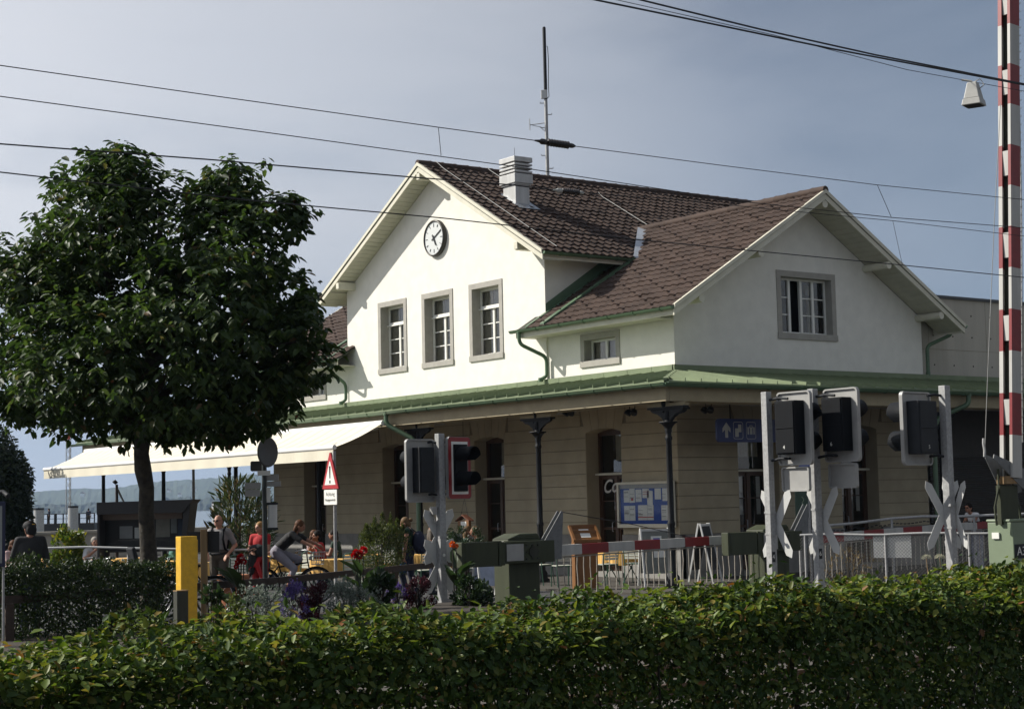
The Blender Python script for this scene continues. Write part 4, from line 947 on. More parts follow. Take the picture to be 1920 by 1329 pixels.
# ------------------------------------------------------------------ overhead line
def wirething(name, label, pts, r, cat='overhead wire', grp='overhead wires above the tracks', m=M_wire):
    pts = [V(p) for p in pts]; o = MB(); out = []
    for a, b in zip(pts, pts[1:]):
        for k in range(6): out.append(a.lerp(b, k/6))
    out.append(pts[-1]); o.tube(out, r, 6); q = o.build(name, m); return tag(q, label, cat, grp)
def wx(X, pix, ext=(2.0, 2.0)):
    pts = [at_x(x, y, X) for x, y in pix]; a = pts[0]+(pts[0]-pts[1]).normalized()*ext[0]*6; b = pts[-1]+(pts[-1]-pts[-2]).normalized()*ext[1]*6; return [a]+pts+[b]
XN, XF = 16.6, 13.4
wirething('overhead_wire', 'topmost thin wire on the left, running over the roof mast to the right edge', wx(XN, [(0,123),(400,180),(822,239),(1013,265)], (2,0))[:-1], .0048)
wirething('overhead_wire', 'continuation of the topmost thin wire from the brown insulator to the right edge', wx(XN, [(1075,274),(1350,310),(1645,347),(1875,370)], (0,2))[1:], .0045)
wirething('overhead_wire', 'thin wire just above the roof ridge, passing behind the chimney', wx(XN, [(0,181),(480,246),(960,312),(1400,379),(1672,408),(1878,424)]), .0048)
wirething('overhead_wire', 'thick upper dark wire crossing the tree top and the gable clock wall', wx(XF, [(0,270),(400,300),(780,333),(960,347),(1043,357)], (2,0))[:-1], .0085)
wirething('overhead_wire', 'continuation of the thick dark wire from the insulator on the roof to the right', wx(XF, [(1093,362),(1280,375),(1420,390),(1674,414),(1878,438)], (0,2))[1:], .005)
wirething('overhead_wire', 'lowest dark wire crossing the clock gable and both tiled roofs', wx(XF, [(0,323),(480,377),(830,409),(1200,450),(1690,497),(1878,516)]), .0075)
def insul(X, x0, y0, x1, y1, label):
    a, b = at_x(x0, y0, X), at_x(x1, y1, X); T = wthing('wire_insulator', label, 'insulator', a, 'insulators in the wires'); d = (b-a); L = d.length; d.normalize()
    m = MB(); prof = [(.022,.0),(.045,.02),(.05,.06),(.03,.075)]; k = 8; h0, h1 = .22*L, .86*L
    pr = [(.016, h0)]
    for i in range(k): z = h0+(h1-h0)*i/k; pr += [(.018,z),(.038,z+.35*(h1-h0)/k),(.040,z+.5*(h1-h0)/k),(.018,z+.8*(h1-h0)/k)]
    pr += [(.016,h1)]; m.lathe(a, pr, 12, axis=d); m.build('sheds', M_ins, T)
    m = MB(); m.lathe(a, [(.008,-.06),(.016,0),(.03,.05*L),(.028,.20*L),(.016,h0)], 10, axis=d); m.build('end_cap', M_insc if 'pale' in label else M_ins, T); m = MB(); m.lathe(a, [(.016,h1),(.026,h1+.02),(.023,.97*L),(.008,L+.02)], 10, axis=d); m.build('end_cap', M_insc if 'pale' in label else M_ins, T)
insul(XN, 1012, 265, 1076, 274, 'dark ribbed insulator hanging in the sky beside the roof mast'); insul(XF, 1043, 357, 1093, 362, 'ribbed insulator with a pale end cap in front of the tiled roof')
def dropper(X0, x0, y0, X1_, x1, y1, label): wirething('dropper_wire', label, [at_x(x0,y0,X0), at_x(x1,y1,X1_)], .0032, 'dropper wire', 'droppers between the wires')
dropper(XN, 822, 240, XN, 827, 292, 'short dropper wire above the peak of the clock gable'); dropper(XN, 1645, 347, XN, 1671, 407, 'slanting dropper wire in the sky above the right gable slope'); dropper(XF, 1674, 414, XF, 1692, 497, 'lower slanting dropper wire touching the right gable roof edge')
XH = 18.4
wirething('feeder_cable', 'upper thick black cable in the top right sky', wx(XH, [(1200,0),(1420,54),(1640,103),(1880,150)]), .009, 'cable', 'black cables in the top right sky')
wirething('feeder_cable', 'lower thick black cable in the top right sky', wx(XH+.3, [(1115,0),(1300,38),(1560,92),(1880,152)]), .009, 'cable', 'black cables in the top right sky')
wirething('span_wire', 'thin span wire carrying the square street lamp', wx(XH, [(1155,0),(1450,66),(1700,131),(1880,164)]), .0035, 'cable', None)
lp = at_x(1824, 152, XH)
LT = thing('street_lamp', 'pale square bell shaped lamp hanging from the span wire', 'street lamp', lp, R(20))
m = MB()
def frus(z0, w0, z1, w1): m.add([(-w0,-w0,z0),(w0,-w0,z0),(w0,w0,z0),(-w0,w0,z0),(-w1,-w1,z1),(w1,-w1,z1),(w1,w1,z1),(-w1,w1,z1)], [(0,1,5,4),(1,2,6,5),(2,3,7,6),(3,0,4,7),(4,5,6,7),(3,2,1,0)])
frus(-.27,.105,-.20,.092); frus(-.20,.085,-.02,.05); m.build('lamp_housing', M_lampg, LT, .008); m = MB(); m.box((-.085,-.085,-.276),(.085,.085,-.271)); m.build('lamp_glass', M_dgrey, LT); m = MB(); m.tube([(-.12,0,.03),(-.02,0,.0),(-.0,0,-.02)], .012, 5); m.tube([(.0,0,-.02),(.08,0,.01),(.12,0,-.06),(.06,0,-.1)], .006, 5); m.build('hanger', M_alub, LT)

# ------------------------------------------------------------------ fences and rails on the right
fa, fb = at_z(1500, 1004, 1.12), at_z(1960, 998, 1.12); fz = V((0,0,1.12))
fa = V((8.2,-5.6,0)); fb = V((10.2,3.0,0)); fa = at_d(1500, 1003, 31.5); fb = at_d(1990, 997, 29.5); zt = (fa.z+fb.z)/2
CF = wthing('chain_link_fence', 'low chain link fence with a grey top tube in front of the right barrier', 'fence', (fa.x, fa.y, 0))
fz0 = .25
def lerpf(t, z): q = fa.lerp(fb, t); return V((q.x, q.y, fa.z+(fb.z-fa.z)*t + z))
m = MB(); m.tube([lerpf(t/12, .0+.012*math.sin(t*1.3)) for t in range(13)], .022, 8); m.build('top_tube', M_galv, CF)
LF = (fb-fa).length; hF = 1.0; ms = .062; dd = (fb-fa).normalized(); nn = V((-dd.y, dd.x, 0))
vs, fc = [], []
def wire(a, b, r=.0022):
    a, b = V(a), V(b); d = (b-a).normalized(); s1 = d.cross(nn).normalized()*r; s2 = nn*r; o = len(vs)
    for c in (a, b): vs.extend([c+s1, c+s2, c-s1, c-s2])
    for k in range(4): fc.append((o+k, o+(k+1)%4, o+4+(k+1)%4, o+4+k))
nx_ = int(LF/ms)
for i in range(-int(hF/ms), nx_):
    for sgn in (1, -1):
        a0 = i*ms if sgn == 1 else (i*ms+hF); a1 = a0+sgn*hF; z0, z1 = 0, -hF
        t0, t1 = (0, 1)
        lo, hi = min(a0,a1), max(a0,a1)
        if hi < 0 or lo > LF: continue
        f0 = max(0, min(1, (0-a0)/(a1-a0))) if sgn == 1 else max(0, min(1, (LF-a0)/(a1-a0))) if a0 > LF else 0
        f1 = 1 if (0 <= a1 <= LF) else ((LF-a0)/(a1-a0) if sgn == 1 else (0-a0)/(a1-a0))
        f0 = max(0, f0); f1 = min(1, f1)
        if f1 <= f0: continue
        P = lambda f: lerpf((a0+(a1-a0)*f)/LF, -hF*f-.02)+nn*(.003*sgn)
        wire(P(f0), P(f1))
m = MB(); m.add(vs, fc); m.build('mesh', M_mesh, CF)
for t in (.02, .34, .66, .99):
    q = lerpf(t, 0); m = MB(); m.cone((q.x,q.y,0), (q.x,q.y,q.z), .022, .022, 8); m.build('fence_post', M_galv, CF)
wp = MB(); _hit = lambda px, py: CAM+ray(px,py)*((fa-CAM).dot(nn)/ray(px,py).dot(nn)); c0, c1 = _hit(1636,1003), _hit(1709,1045)
ta = (c0-fa).dot(dd)/LF; wl = (c1-c0).dot(dd); zz = lerpf(ta, 0)
a_ = V((zz.x,zz.y,c1.z))-nn*.03*0; 
off = -nn if (CAM-a_).dot(nn) < 0 else nn
a_ = a_-off*.02; b_ = a_+dd*wl; wp.add([a_, b_, b_+V((0,0,c0.z-c1.z)), a_+V((0,0,c0.z-c1.z)), a_-off*.01, b_-off*.01, b_-off*.01+V((0,0,c0.z-c1.z)), a_-off*.01+V((0,0,c0.z-c1.z))], [(0,1,2,3),(7,6,5,4),(0,4,5,1),(1,5,6,2),(2,6,7,3),(3,7,4,0)])
tag(wp.build('blank_sign', M_alu), 'blank white rectangular panel fixed behind the chain link mesh', 'sign')
HR = wthing('handrail', 'curved pipe handrail with chain behind the right barrier arm', 'railing', spot(1700, 37))
hp = [(1552,985),(1600,981),(1640,976),(1672,972),(1730,968),(1800,968),(1850,966),(1930,963)]
m = MB(); m.tube([at_d(x, y, 36.5) for x, y in hp], .03, 8); m.build('rail', M_galv, HR)
for x, y in ((1672,972),(1826,967),(1925,964)):
    q = at_d(x, y, 36.5); m = MB(); m.cone((q.x,q.y,0),(q.x,q.y,q.z-.02),.028,.028,8); m.build('rail_post', M_galv, HR)
m = MB()
for (xa_, ya_), (xb_, yb_) in zip(hp, hp[1:]):
    a, b = at_d(xa_, ya_, 36.5), at_d(xb_, yb_, 36.5); n = max(2, int((b-a).length/.08))
    for k in range(n): c = a.lerp(b, k/n)-V((0,0,.10+.03*math.sin(math.pi*k/n))); m.tube([c, c.lerp(c+(b-a).normalized()*.06, 1)], .014, 4)
m.build('chain', M_dgrey, HR)

# ------------------------------------------------------------------ brown rail along the flower bed
RL = wthing('low_rail', 'low brown flat steel rail on short posts along the flower bed', 'railing', spot(500, 26))
rp = [at_z(-30,1128,.7), at_z(0,1125,.7), at_z(250,1108,.7), at_z(520,1088,.7), at_z(760,1064,.7), at_z(912,1050,.7)]
m = MB()
for a, b in zip(rp, rp[1:]): m.bar(a, b, .05, .11)
m.build('rail', M_rust, RL)
for px in (15, 330, 735, 912):
    t = [(a, b) for a, b in zip((-30,0,250,520,760,912), (0,250,520,760,912,1000)) if a <= px][-1]; i = (-30,0,250,520,760,912).index(t[0]); i = min(i, 4); x0, x1 = (-30,0,250,520,760,912)[i:i+2]
    q = rp[i].lerp(rp[i+1], (px-x0)/(x1-x0)); m = MB(); m.box((q.x-.06,q.y-.06,-.1),(q.x+.06,q.y+.06,.64)); m.build('post', M_rust, RL)

# ------------------------------------------------------------------ posts and signs on the left
def local(name, label, cat, px, d, turn=0.0, group=None, z=0.0):
    q = spot(px, d, z); return thing(name, label, cat, q, FACE+turn, group), q
def zof(px, y, d): return at_d(px, y, d).z
q = spot(349, 20); h = zof(345, 1005, 20)
YP = thing('marker_post', 'tall square yellow marker post behind the front hedge', 'post', q, 0)
m = MB(); m.box((-.07,-.105,-.05),(.07,.105,h)); m.build('post', M_yellow, YP, .006); m = MB(); m.box((-.065,.106,h-.55),(.06,.12,h-.04)); m.build('side_plate', M_yellow, YP, .004)
q = spot(338, 19.4); h = zof(338, 1107, 19.4); TP = thing('timber_stub', 'short weathered timber post in front of the yellow marker post', 'post', q, 0); m = MB(); m.box((-.05,-.07,-.05),(.05,.07,h)); m.build('post', M_dpost, TP, .004)
m = MB(); m.box((-.052,-.072,h),(.052,.072,h+.012)); m.build('post_top', M_post, TP)
# board on a timber post seen from behind
T, q = local('board_on_post', 'dark board seen from behind on a square timber post beside the yellow post', 'sign', 382, 25.5)
z1 = zof(382,992,25.5); m = MB(); m.box((-.045,-.045,-.05),(.045,.045,z1)); m.build('post', M_post, T, .004); m = MB(); z2, z3 = zof(382,1035,25.5), zof(382,996,25.5)
m.box((-.25,.05,z2),(.22,.075,z3)); m.build('board', mat('black_board', (.014,.013,.012), .7), T)
# triangular warning sign
T, q = local('warning_sign', 'triangular red bordered warning sign with exclamation mark above a white text plate', 'road sign', 622, 32.0, R(-59))
dW = 32.0; zt = zof(620,848,dW); zb = zof(620,916,dW); zc = zof(620,945,dW)
m = MB(); m.cone((0.03,.05,-.1),(0.03,.05,zt+.03),.032,.032,10); m.build('post', M_galv, T)
w = .40
def tri(s, y0, y1, mm, name, z0_, z1_, par):
    m = MB(); m.prism([(-s,z0_),(s,z0_),(s*.06,z1_),(-s*.06,z1_)], lambda a, b: (a-.06,y0,b), lambda a, b: (a-.06,y1,b)); return m.build(name, mm, par)
wS = .36
pl_ = tri(wS, .0, .025, M_red, 'sign_plate', zb, zt, T); tri(wS+.012, .026, .034, M_dgrey, 'sign_back', zb-.01, zt+.005, T); tri(wS-.115, -.004, -.0005, M_swhite, 'white_field', zb+.075, zt-.165, pl_)
m = MB(); m.prism([(-.017,zb+.20),(.020,zb+.20),(.032,zb+.43),(-.032,zb+.43)], lambda a, b: (a-.06,-.008,b), lambda a, b: (a-.06,-.0042,b)); m.prism([(-.026,zb+.105),(.026,zb+.105),(.026,zb+.16),(-.026,zb+.16)], lambda a, b: (a-.06,-.008,b), lambda a, b: (a-.06,-.0042,b)); m.build('exclamation_mark', M_ink, pl_)
m = MB(); m.prism([(a-.06,(zb+zc)/2-.012+b) for a,b in rrect(.285,(zb-zc)/2-.004,.015)], lambda a, b: (a,.0,b), lambda a, b: (a,.015,b)); tp = m.build('text_plate', M_swhite, T)
text('Achtung', .105, frame((-.06,-.001,(zb+zc)/2+.045), (1,0,0), (0,0,1)), M_ink, 'lettering', tp, sx=1.1, ext=.001); text('Velogegenverkehr', .075, frame((-.06,-.001,(zb+zc)/2-.065), (1,0,0), (0,0,1)), M_ink, 'lettering', tp, sx=.86, ext=.001)
# round sign from behind with finger posts and tube lamp
dR = 30.0
T, q = local('sign_pole', 'dark pole with a round sign seen from behind and grey direction arms', 'road sign', 496, dR, R(0))
Z = lambda y: zof(500, y, dR); U = lambda x: (x-499)*dR/FPX
m = MB(); m.cone((0,0,-.1),(0,0,Z(818)),.045,.045,10); m.build('pole', mat('pole_green', (.025,.032,.03), .4), T)
cR = Z(847)
m = MB(); m.lathe((.06,-.045,cR), [(.265,0),(.275,.015),(.262,.03),(.235,.02),(.02,.02)], 28, axis=V((.84,-.54,0))); m.build('round_sign', mat('sign_grey', (.075,.073,.07), .4, metal=.3), T)
m = MB(); m.box((U(487)-.0,-.05,Z(891)),(U(511),-.03,Z(882))); m.build('white_plate', M_swhite, T)
m = MB(); m.prism([(a+U(486),b+Z(873)) for a,b in rrect(.13,.09,.03)], lambda a, b: (a,.05,b), lambda a, b: (a,.07,b)); m.build('dark_plate', mat('sign_brown', (.05,.045,.04), .6), T)
m = MB(); m.box((.04,.0,Z(901)),(U(526),.02,Z(889))); m.build('small_plate', M_alub, T)
for (x0, x1, ya, yb) in ((462,492,904,917),(463,491,917,931),(503,530,902,913)):
    m = MB(); m.box((U(x0),-.015,Z(yb-1)),(U(x1),.015,Z(ya))); m.build('direction_arm', M_alub, T)
m = MB(); m.lathe((U(513),.05,Z(990)), [(.085,0),(.085,Z(946)-Z(990))], 16); tb = m.build('poster_tube', M_alu, T); m = MB(); 
for zz in (Z(991), Z(944)): m.lathe((U(513),.05,zz-.02), [(.10,0),(.10,.04)], 16)
m.build('tube_ring', M_dgrey, tb)
m = MB(); m.box((.03,-.02,Z(942)),(U(510),.01,Z(914))); m.build('striped_band', M_swhite, T)
# hanging platform sign, blue
HS = wthing('platform_sign', 'long blue hanging platform sign with a white arrow and two white pictograms', 'sign', at_x(1400, 805, 1.3))
pA, pB = at_x(1343, 806, 1.3), at_x(1440, 800, 1.3)
y0, y1 = pA.y, pB.y+.9; zc_ = at_x(1390, 807, 1.3).z; hh = .27
m = MB(); m.prism([(a+(y0+y1)/2, b+zc_) for a,b in rrect((y1-y0)/2, hh, .09)], lambda a, b: (1.27,a,b), lambda a, b: (1.33,a,b)); hs = m.build('sign_panel', M_blue, HS)
mw_ = mat('sign_white_dull', (.5,.5,.46), .5)
m = MB(); yy = at_x(1362, 806, 1.33).y; 
m.prism([(-.045,-.17),(.045,-.17),(.045,.02),(.125,-.05),(.125,.05),(0,.185),(-.125,.05),(-.125,-.05),(-.045,.02)], lambda a, b: (1.331,yy+a,zc_+b), lambda a, b: (1.335,yy+a,zc_+b)); m.build('arrow', mw_, hs)
def ringr(m, cy, w, h_, t=.012):
    o_, i_ = rrect(w,h_,.05), rrect(w-t,h_-t,.042); k = len(o_); m.add([(1.332,cy+a,zc_+b) for a,b in o_]+[(1.332,cy+a,zc_+b) for a,b in i_], [(i,(i+1)%k,k+(i+1)%k,k+i) for i in range(k)])
yp = at_x(1384, 805, 1.33).y; yq = at_x(1408, 803, 1.33).y
m = MB(); ringr(m, yp, .155, .20); ringr(m, yq, .155, .20)
for (a, b, w_, h_) in ((-.10,-.15,.11,.20),(.0,-.04,.10,.18)): m.box((1.331,yp+a,zc_+b),(1.335,yp+a+w_,zc_+b+h_))
m.box((1.331,yq-.115,zc_-.09),(1.334,yq+.115,zc_+.08)); m.tube([(1.333,yq-.04,zc_+.08),(1.333,yq-.04,zc_+.115),(1.333,yq+.04,zc_+.115),(1.333,yq+.04,zc_+.08)], .009, 4); m.build('pictogram', mw_, hs)
m = MB()
for a in (-.07, .04): m.box((1.3345,yq+a,zc_-.09),(1.336,yq+a+.03,zc_+.06))
m.build('pictogram_detail', M_blue, hs); m = MB(); m.cone((1.3,y0+.45,zc_+hh),(1.3,y0+.45,4.15),.012,.012,6); m.cone((1.3,y1-.45,zc_+hh),(1.3,y1-.45,4.15),.012,.012,6); m.build('hanger_rod', M_iron, HS)
# small signs between the two signal posts
b0 = at_x(1511, 886, 3.4); SP = wthing('direction_sign', 'blue sign with a white arrow half seen between two signal posts', 'sign', V((b0.x,b0.y,0)))
m = MB(); m.cone((3.36,b0.y+.1,0),(3.36,b0.y+.1,b0.z+.25),.03,.03,8); m.build('post', M_galv, SP)
m = MB(); m.prism([(a+b0.y,b+b0.z) for a,b in rrect(.22,.17,.05)], lambda a, b: (3.39,a,b), lambda a, b: (3.41,a,b)); s_ = m.build('panel', mat('bright_blue', (.03,.08,.36), .4), SP); m = MB(); yy, zz_ = b0.y-.02, b0.z-.03
m.prism([(-.11,-.022),(.03,-.022),(-.01,-.07),(.045,-.07),(.115,0),(.045,.07),(-.01,.07),(.03,.022),(-.11,.022)], lambda a, b: (3.411,yy+a,zz_+b), lambda a, b: (3.414,yy+a,zz_+b)); m.build('arrow', M_swhite, s_)
m = MB(); zz2 = at_x(1509,911,3.4).z; m.prism([(a+b0.y,b+zz2) for a,b in rrect(.2,.085,.02)], lambda a, b: (3.39,a,b), lambda a, b: (3.41,a,b)); s2 = m.build('name_panel', M_blue, SP); text('WC', .10, frame((3.412,b0.y-.0,zz2), (0,1,0), (0,0,1)), mw_, 'lettering', s2)
g0 = at_x(1503, 945, 3.9); GS = wthing('green_flag_sign', 'narrow dark green advertising board on a stand between two signal posts', 'sign', V((g0.x,g0.y,0)))
m = MB(); m.prism([(g0.y+a,g0.z+b) for a,b in rrect(.19,.30,.03)], lambda a, b: (3.89,a,b), lambda a, b: (3.92,a,b)); g_ = m.build('panel', mat('bottle_green', (.012,.05,.028), .4), GS)
m = MB(); y_, z_ = g0.y, g0.z
m.tube([(3.922,y_-.02,z_+.16),(3.922,y_+.05,z_+.10),(3.922,y_-.01,z_+.03),(3.922,y_+.05,z_-.03),(3.922,y_,z_-.10),(3.922,y_+.05,z_-.16)], .014, 5); m.build('lettering', mat('pale_green', (.25,.32,.22), .5), g_)
m = MB(); m.cone((3.9,g0.y-.1,0),(3.9,g0.y-.1,g0.z-.25),.025,.025,8); m.tube([(3.9,g0.y-.1,g0.z-.62),(3.9,g0.y+.17,g0.z-.30)], .012, 5); m.build('stand', M_galv, GS)
# info kiosk behind the tree
dK = 36.0
T, q = local('information_stand', 'dark information stand with an overhanging hood and lit poster panels behind the tree', 'kiosk', 280, dK)
U = lambda x: (x-280)*dK/FPX; Z = lambda y, x=280: zof(x, y, dK)
zt, zm, zb = Z(938), Z(962), Z(1016)
m = MB(); m.prism([(U(193),zm),(U(352),zm),(U(371),zt),(U(193),zt-.02)], lambda a, b: (a,-.55+.0,b), lambda a, b: (a,.35,b)); m.build('hood', M_kiosk, T)
m = MB(); m.prism([(U(345),zb-.55),(U(352),zm),(U(366),zt-.06),(U(350),zb-.55)], lambda a, b: (a,-.5,b), lambda a, b: (a,.3,b)) ; m.box((U(193),-.5,0),(U(197),.3,zt-.03)); m.box((U(193),.02,zb-.2),(U(352),.10,zm)); m.box((U(197),.0,0),(U(204),.09,zb)); m.box((U(338),.0,0),(U(345),.09,zb)); m.build('frame', M_kiosk, T)
m = MB(); m.box((U(197),-.20,Z(973)),(U(345),-.16,Z(961))); m.build('header_band', M_khaki, T)
for (x0, x1, ya, yb, mm) in ((202,222,984,1012,M_kiosk),(224,248,985,1008,M_alub),(252,262,988,1008,M_paper),(292,318,972,1007,mat('poster_cream', (.32,.30,.25), .7)),(320,331,973,1000,mat('poster_pale', (.30,.32,.30), .7)),(333,343,974,1006,mat('poster_blue', (.03,.05,.09), .6))):
    m = MB(); m.box((U(x0),.005,Z(yb)),(U(x1),.018,Z(ya))); m.build('poster', mm, T)
m = MB(); m.quad((U(198),-.03,zb-.1),(U(344),-.03,zb-.1),(U(344),-.03,Z(974)),(U(198),-.03,Z(974))); m.build('glass', M_glass2, T)
# left edge: blue framed timetable case
T, q = local('timetable_case', 'blue framed timetable case cut by the left edge of the picture', 'sign', 2, 22.5, R(20)); U = lambda x: (x-2)*22.5/FPX; Z = lambda y: zof(2,y,22.5)
m = MB(); m.box((U(-60),0,Z(1062)),(U(10),.1,Z(940))); m.build('case', mat('frame_navy', (.012,.018,.06), .4), T, .01); m = MB(); m.box((U(-55),-.008,Z(1055)),(U(4),-.002,Z(948))); m.build('timetable', mat('timetable_grey', (.28,.30,.29), .7), T); m = MB(); m.box((U(-50),.02,-.1),(U(-45),.08,Z(1062))); m.box((U(5),.02,-.1),(U(9),.08,Z(1062))); m.build('leg', M_galv, T)
m = MB(); m.tube([(U(-20),.05,Z(940)),(U(-20),.05,Z(925)),(U(5),.02,Z(922)),(U(14),-.1,Z(930))], .035, 8); m.build('lamp', M_dgrey, T)
# menu lectern, A-boards, hanging wooden menu
dM = 37.0
T, q = local('menu_lectern', 'orange wooden menu lectern with a white sheet on its sloped top', 'lectern', 1094, 36.0, R(16))
m = MB(); m.box((-.26,-.10,.02),(.26,.12,1.0)); m.build('body', M_lect, T, .008); m = MB(); m.prism([(-.20,1.0),(-.16,1.0),(.20,1.33),(.14,1.36),(-.22,1.06)], lambda a, b: (-.31,a,b), lambda a, b: (-.26,a,b)); m.prism([(-.20,1.0),(-.16,1.0),(.20,1.33),(.14,1.36),(-.22,1.06)], lambda a, b: (.26,a,b), lambda a, b: (.31,a,b)); m.add([(-.26,-.18,1.03),(.26,-.18,1.03),(.26,.16,1.32),(-.26,.16,1.32)], [(0,1,2,3)]); m.box((-.30,.13,1.30),(.30,.17,1.37)); m.box((-.30,-.22,1.0),(.30,-.18,1.06)); m.box((-.25,.0,1.0),(.25,.12,1.25)); tp = m.build('sloped_top', M_lect, T)
m = MB(); m.add([(-.10,-.10,1.105),(.12,-.10,1.105),(.12,.10,1.275),(-.10,.10,1.275)], [(0,1,2,3)]); m.build('menu_sheet', M_paper, tp)
def aboard(name, label, px, d, w, h, turn, panelmat, frmat=M_alu, sheets=False):
    T, q = local(name, label, 'A-board', px, d, turn, 'A-boards outside the station'); 
    for s in (1, -1):
        m = MB()
        for x in (-w/2, w/2): m.bar((x, s*.30, 0), (x, s*.02, h), .035, .035)
        m.bar((-w/2,s*.03,h-.04),(w/2,s*.03,h-.04), .03,.05); m.build('frame', frmat, T)
        m = MB(); f = lambda z: s*(.30-.28*z/h); z0, z1 = .22*h, h-.06; m.add([(-w/2+.02,f(z0),z0),(w/2-.02,f(z0),z0),(w/2-.02,f(z1),z1),(-w/2+.02,f(z1),z1),(-w/2+.02,f(z0)-s*.012,z0),(w/2-.02,f(z0)-s*.012,z0),(w/2-.02,f(z1)-s*.012,z1),(-w/2+.02,f(z1)-s*.012,z1)], [(0,1,2,3),(7,6,5,4),(0,4,5,1),(1,5,6,2),(2,6,7,3),(3,7,4,0)]); p_ = m.build('panel', panelmat, T)
        if sheets and s == -1:
            m = MB()
            for z0, z1, x0, x1 in ((.95,1.08,-.1,.14),(.62,.78,-.06,.20)): m.add([(x0,f(z0)-.004,z0),(x1,f(z0)-.004,z0),(x1,f(z1)-.004,z1),(x0,f(z1)-.004,z1)], [(0,1,2,3)])
            m.build('paper_sheet', M_paper, p_); m = MB(); m.add([(-.05,f(1.0)-.006,1.0),(.10,f(1.0)-.006,1.0),(.10,f(1.035)-.006,1.035),(-.05,f(1.035)-.006,1.035)], [(0,1,2,3)]); m.build('blue_print', M_bblue, p_)
aboard('sandwich_board', 'grey A-board with pasted paper notes behind the barrier arm', 1225, 36.8, .62, 1.25, R(10), mat('board_grey', (.20,.21,.19), .6), sheets=True)
aboard('sandwich_board', 'dark A-board seen side-on right of the corner column', 1318, 37.6, .5, 1.32, R(60), mat('slate', (.03,.03,.03), .7))
aboard('sandwich_board', 'bluish white A-board left of the green barrier machine', 912, 33.8, .5, 1.1, R(20), mat('pale_blue_board', (.38,.43,.55), .6))
hm = at_y(871, 990, -2.2); T = wthing('menu_case', 'small house shaped wooden menu case hanging on strings under the canopy', 'menu case', hm)
m = MB(); zz = at_y(871, 997, -2.2).z; z1 = at_y(871, 975, -2.2).z; z2 = at_y(871,964,-2.2).z; w = .24
m.box((hm.x-w,-2.24,zz),(hm.x+w,-2.16,z1)); m.build('case', M_lect, T); m = MB(); 
for s in (1,-1): m.prism([(0,z2),(0,z2-.03),(s*(w+.06),z1-.03),(s*(w+.06),z1)], lambda a, b: (hm.x+a,-2.28,b), lambda a, b: (hm.x+a,-2.12,b))
m.build('roof', mat('red_wood', (.14,.045,.02), .6), T); m = MB(); m.box((hm.x-.10,-2.246,zz+.03),(hm.x+.14,-2.241,z1-.03)); m.build('menu_sheet', M_paper, T); m = MB(); tp = V((hm.x+.02,-2.2,zof(871,933,40))); m.tube([(hm.x-w+.05,-2.2,z1), tp], .006, 4); m.tube([(hm.x+w-.05,-2.2,z1), tp], .006, 4); m.tube([tp, (tp.x,tp.y,4.1)], .006, 4); m.build('string', M_wire, T)
# poles on the lake side
pl_t = spot(363, 60); m = MB(); m.cone((pl_t.x,pl_t.y,0),(pl_t.x,pl_t.y,zof(363,868,60)),.06,.05,8); T = m.build('lamp_pole', M_galv); tag(T, 'thin grey pole in front of the lake, above the right end of the information stand', 'pole')
T, q = local('mooring_pole', 'rusty pole with a bent top and slanted strut above the information stand', 'pole', 219, 60); U = lambda x: (x-219)*60/FPX
m = MB(); m.cone((0,0,0),(0,0,zof(219,908,60)),.06,.05,8); m.build('pole', M_rust, T); m = MB(); m.tube([(0,0,zof(219,906,60)),(U(216),0,zof(219,902,60)),(U(213),0,zof(219,905,60))], .07, 6); m.build('head', M_dgrey, T); m = MB(); m.tube([(0,0,zof(219,914,60)),(U(234),0,zof(219,945,60)),(U(246),0,0)], .04, 6); m.build('strut', M_galv, T)
# ------------------------------------------------------------------ ground, lake, far shore
def sheet(name, x0, y0, x1, y1, z, m): s = MB(); s.quad((x0,y0,z),(x1,y0,z),(x1,y1,z),(x0,y1,z)); return struct(name, s, m)
sheet('ground', -38, -900, 900, 900, -.012, M_asph)
sheet('water', -9000, -8000, -37.6, 8000, -1.5, M_water)
pv = MB(); pv.box((GL-1,-4.6,-.2),(3.9,.0,.0)); pv.box((0,.0,-.2),(3.9,24,.0)); pv.box((3.9,-4.65,-.2),(4.06,24,.03)); pv.box((GL-1,-4.75,-.2),(3.89,-4.61,.03)); struct('pavement', pv, M_pave)
b = MB()
for xc in (13.6, 16.9): b.add([(xc-2.0,-70,-.008),(xc+2.0,-70,-.008),(xc+2.0,60,-.008),(xc-2.0,60,-.008),(xc-1.4,-70,.06),(xc+1.4,-70,.06),(xc+1.4,60,.06),(xc-1.4,60,.06)], [(0,4,7,3),(4,5,6,7),(5,1,2,6)])
struct('track_bed', b, M_grav)
b = MB()
for xc in (13.6, 16.9):
    for s in (-.75, .75): b.box((xc+s-.035,-70,.06),(xc+s+.035,60,.17)); b.box((xc+s-.07,-70,.055),(xc+s+.07,60,.08))
struct('rails', b, M_rail)
s = MB(); f0, f1 = V((10.8,-24,0)), V((9.0,-9,0)); s.add([(11.5,-30,.0),(11.5,-9.0,.0),(4.2,-9.0,.0),(6.9,-30,.0),(11.2,-30,.14),(11.2,-9.2,.14),(4.5,-9.2,.14),(7.2,-30,.14)], [(0,1,5,4),(1,2,6,5),(2,3,7,6),(3,0,4,7),(4,5,6,7)]); struct('flower_bed_soil', s, M_soil)
q = MB(); q.box((-37.6,-70,-2.5),(-37.2,60,1.02)); q.box((-37.7,-70,1.0),(-37.1,60,1.10)); 
QW = q.build('quay_wall', M_conc); tag(QW, 'low concrete quay wall along the lake behind the terrace', 'wall')
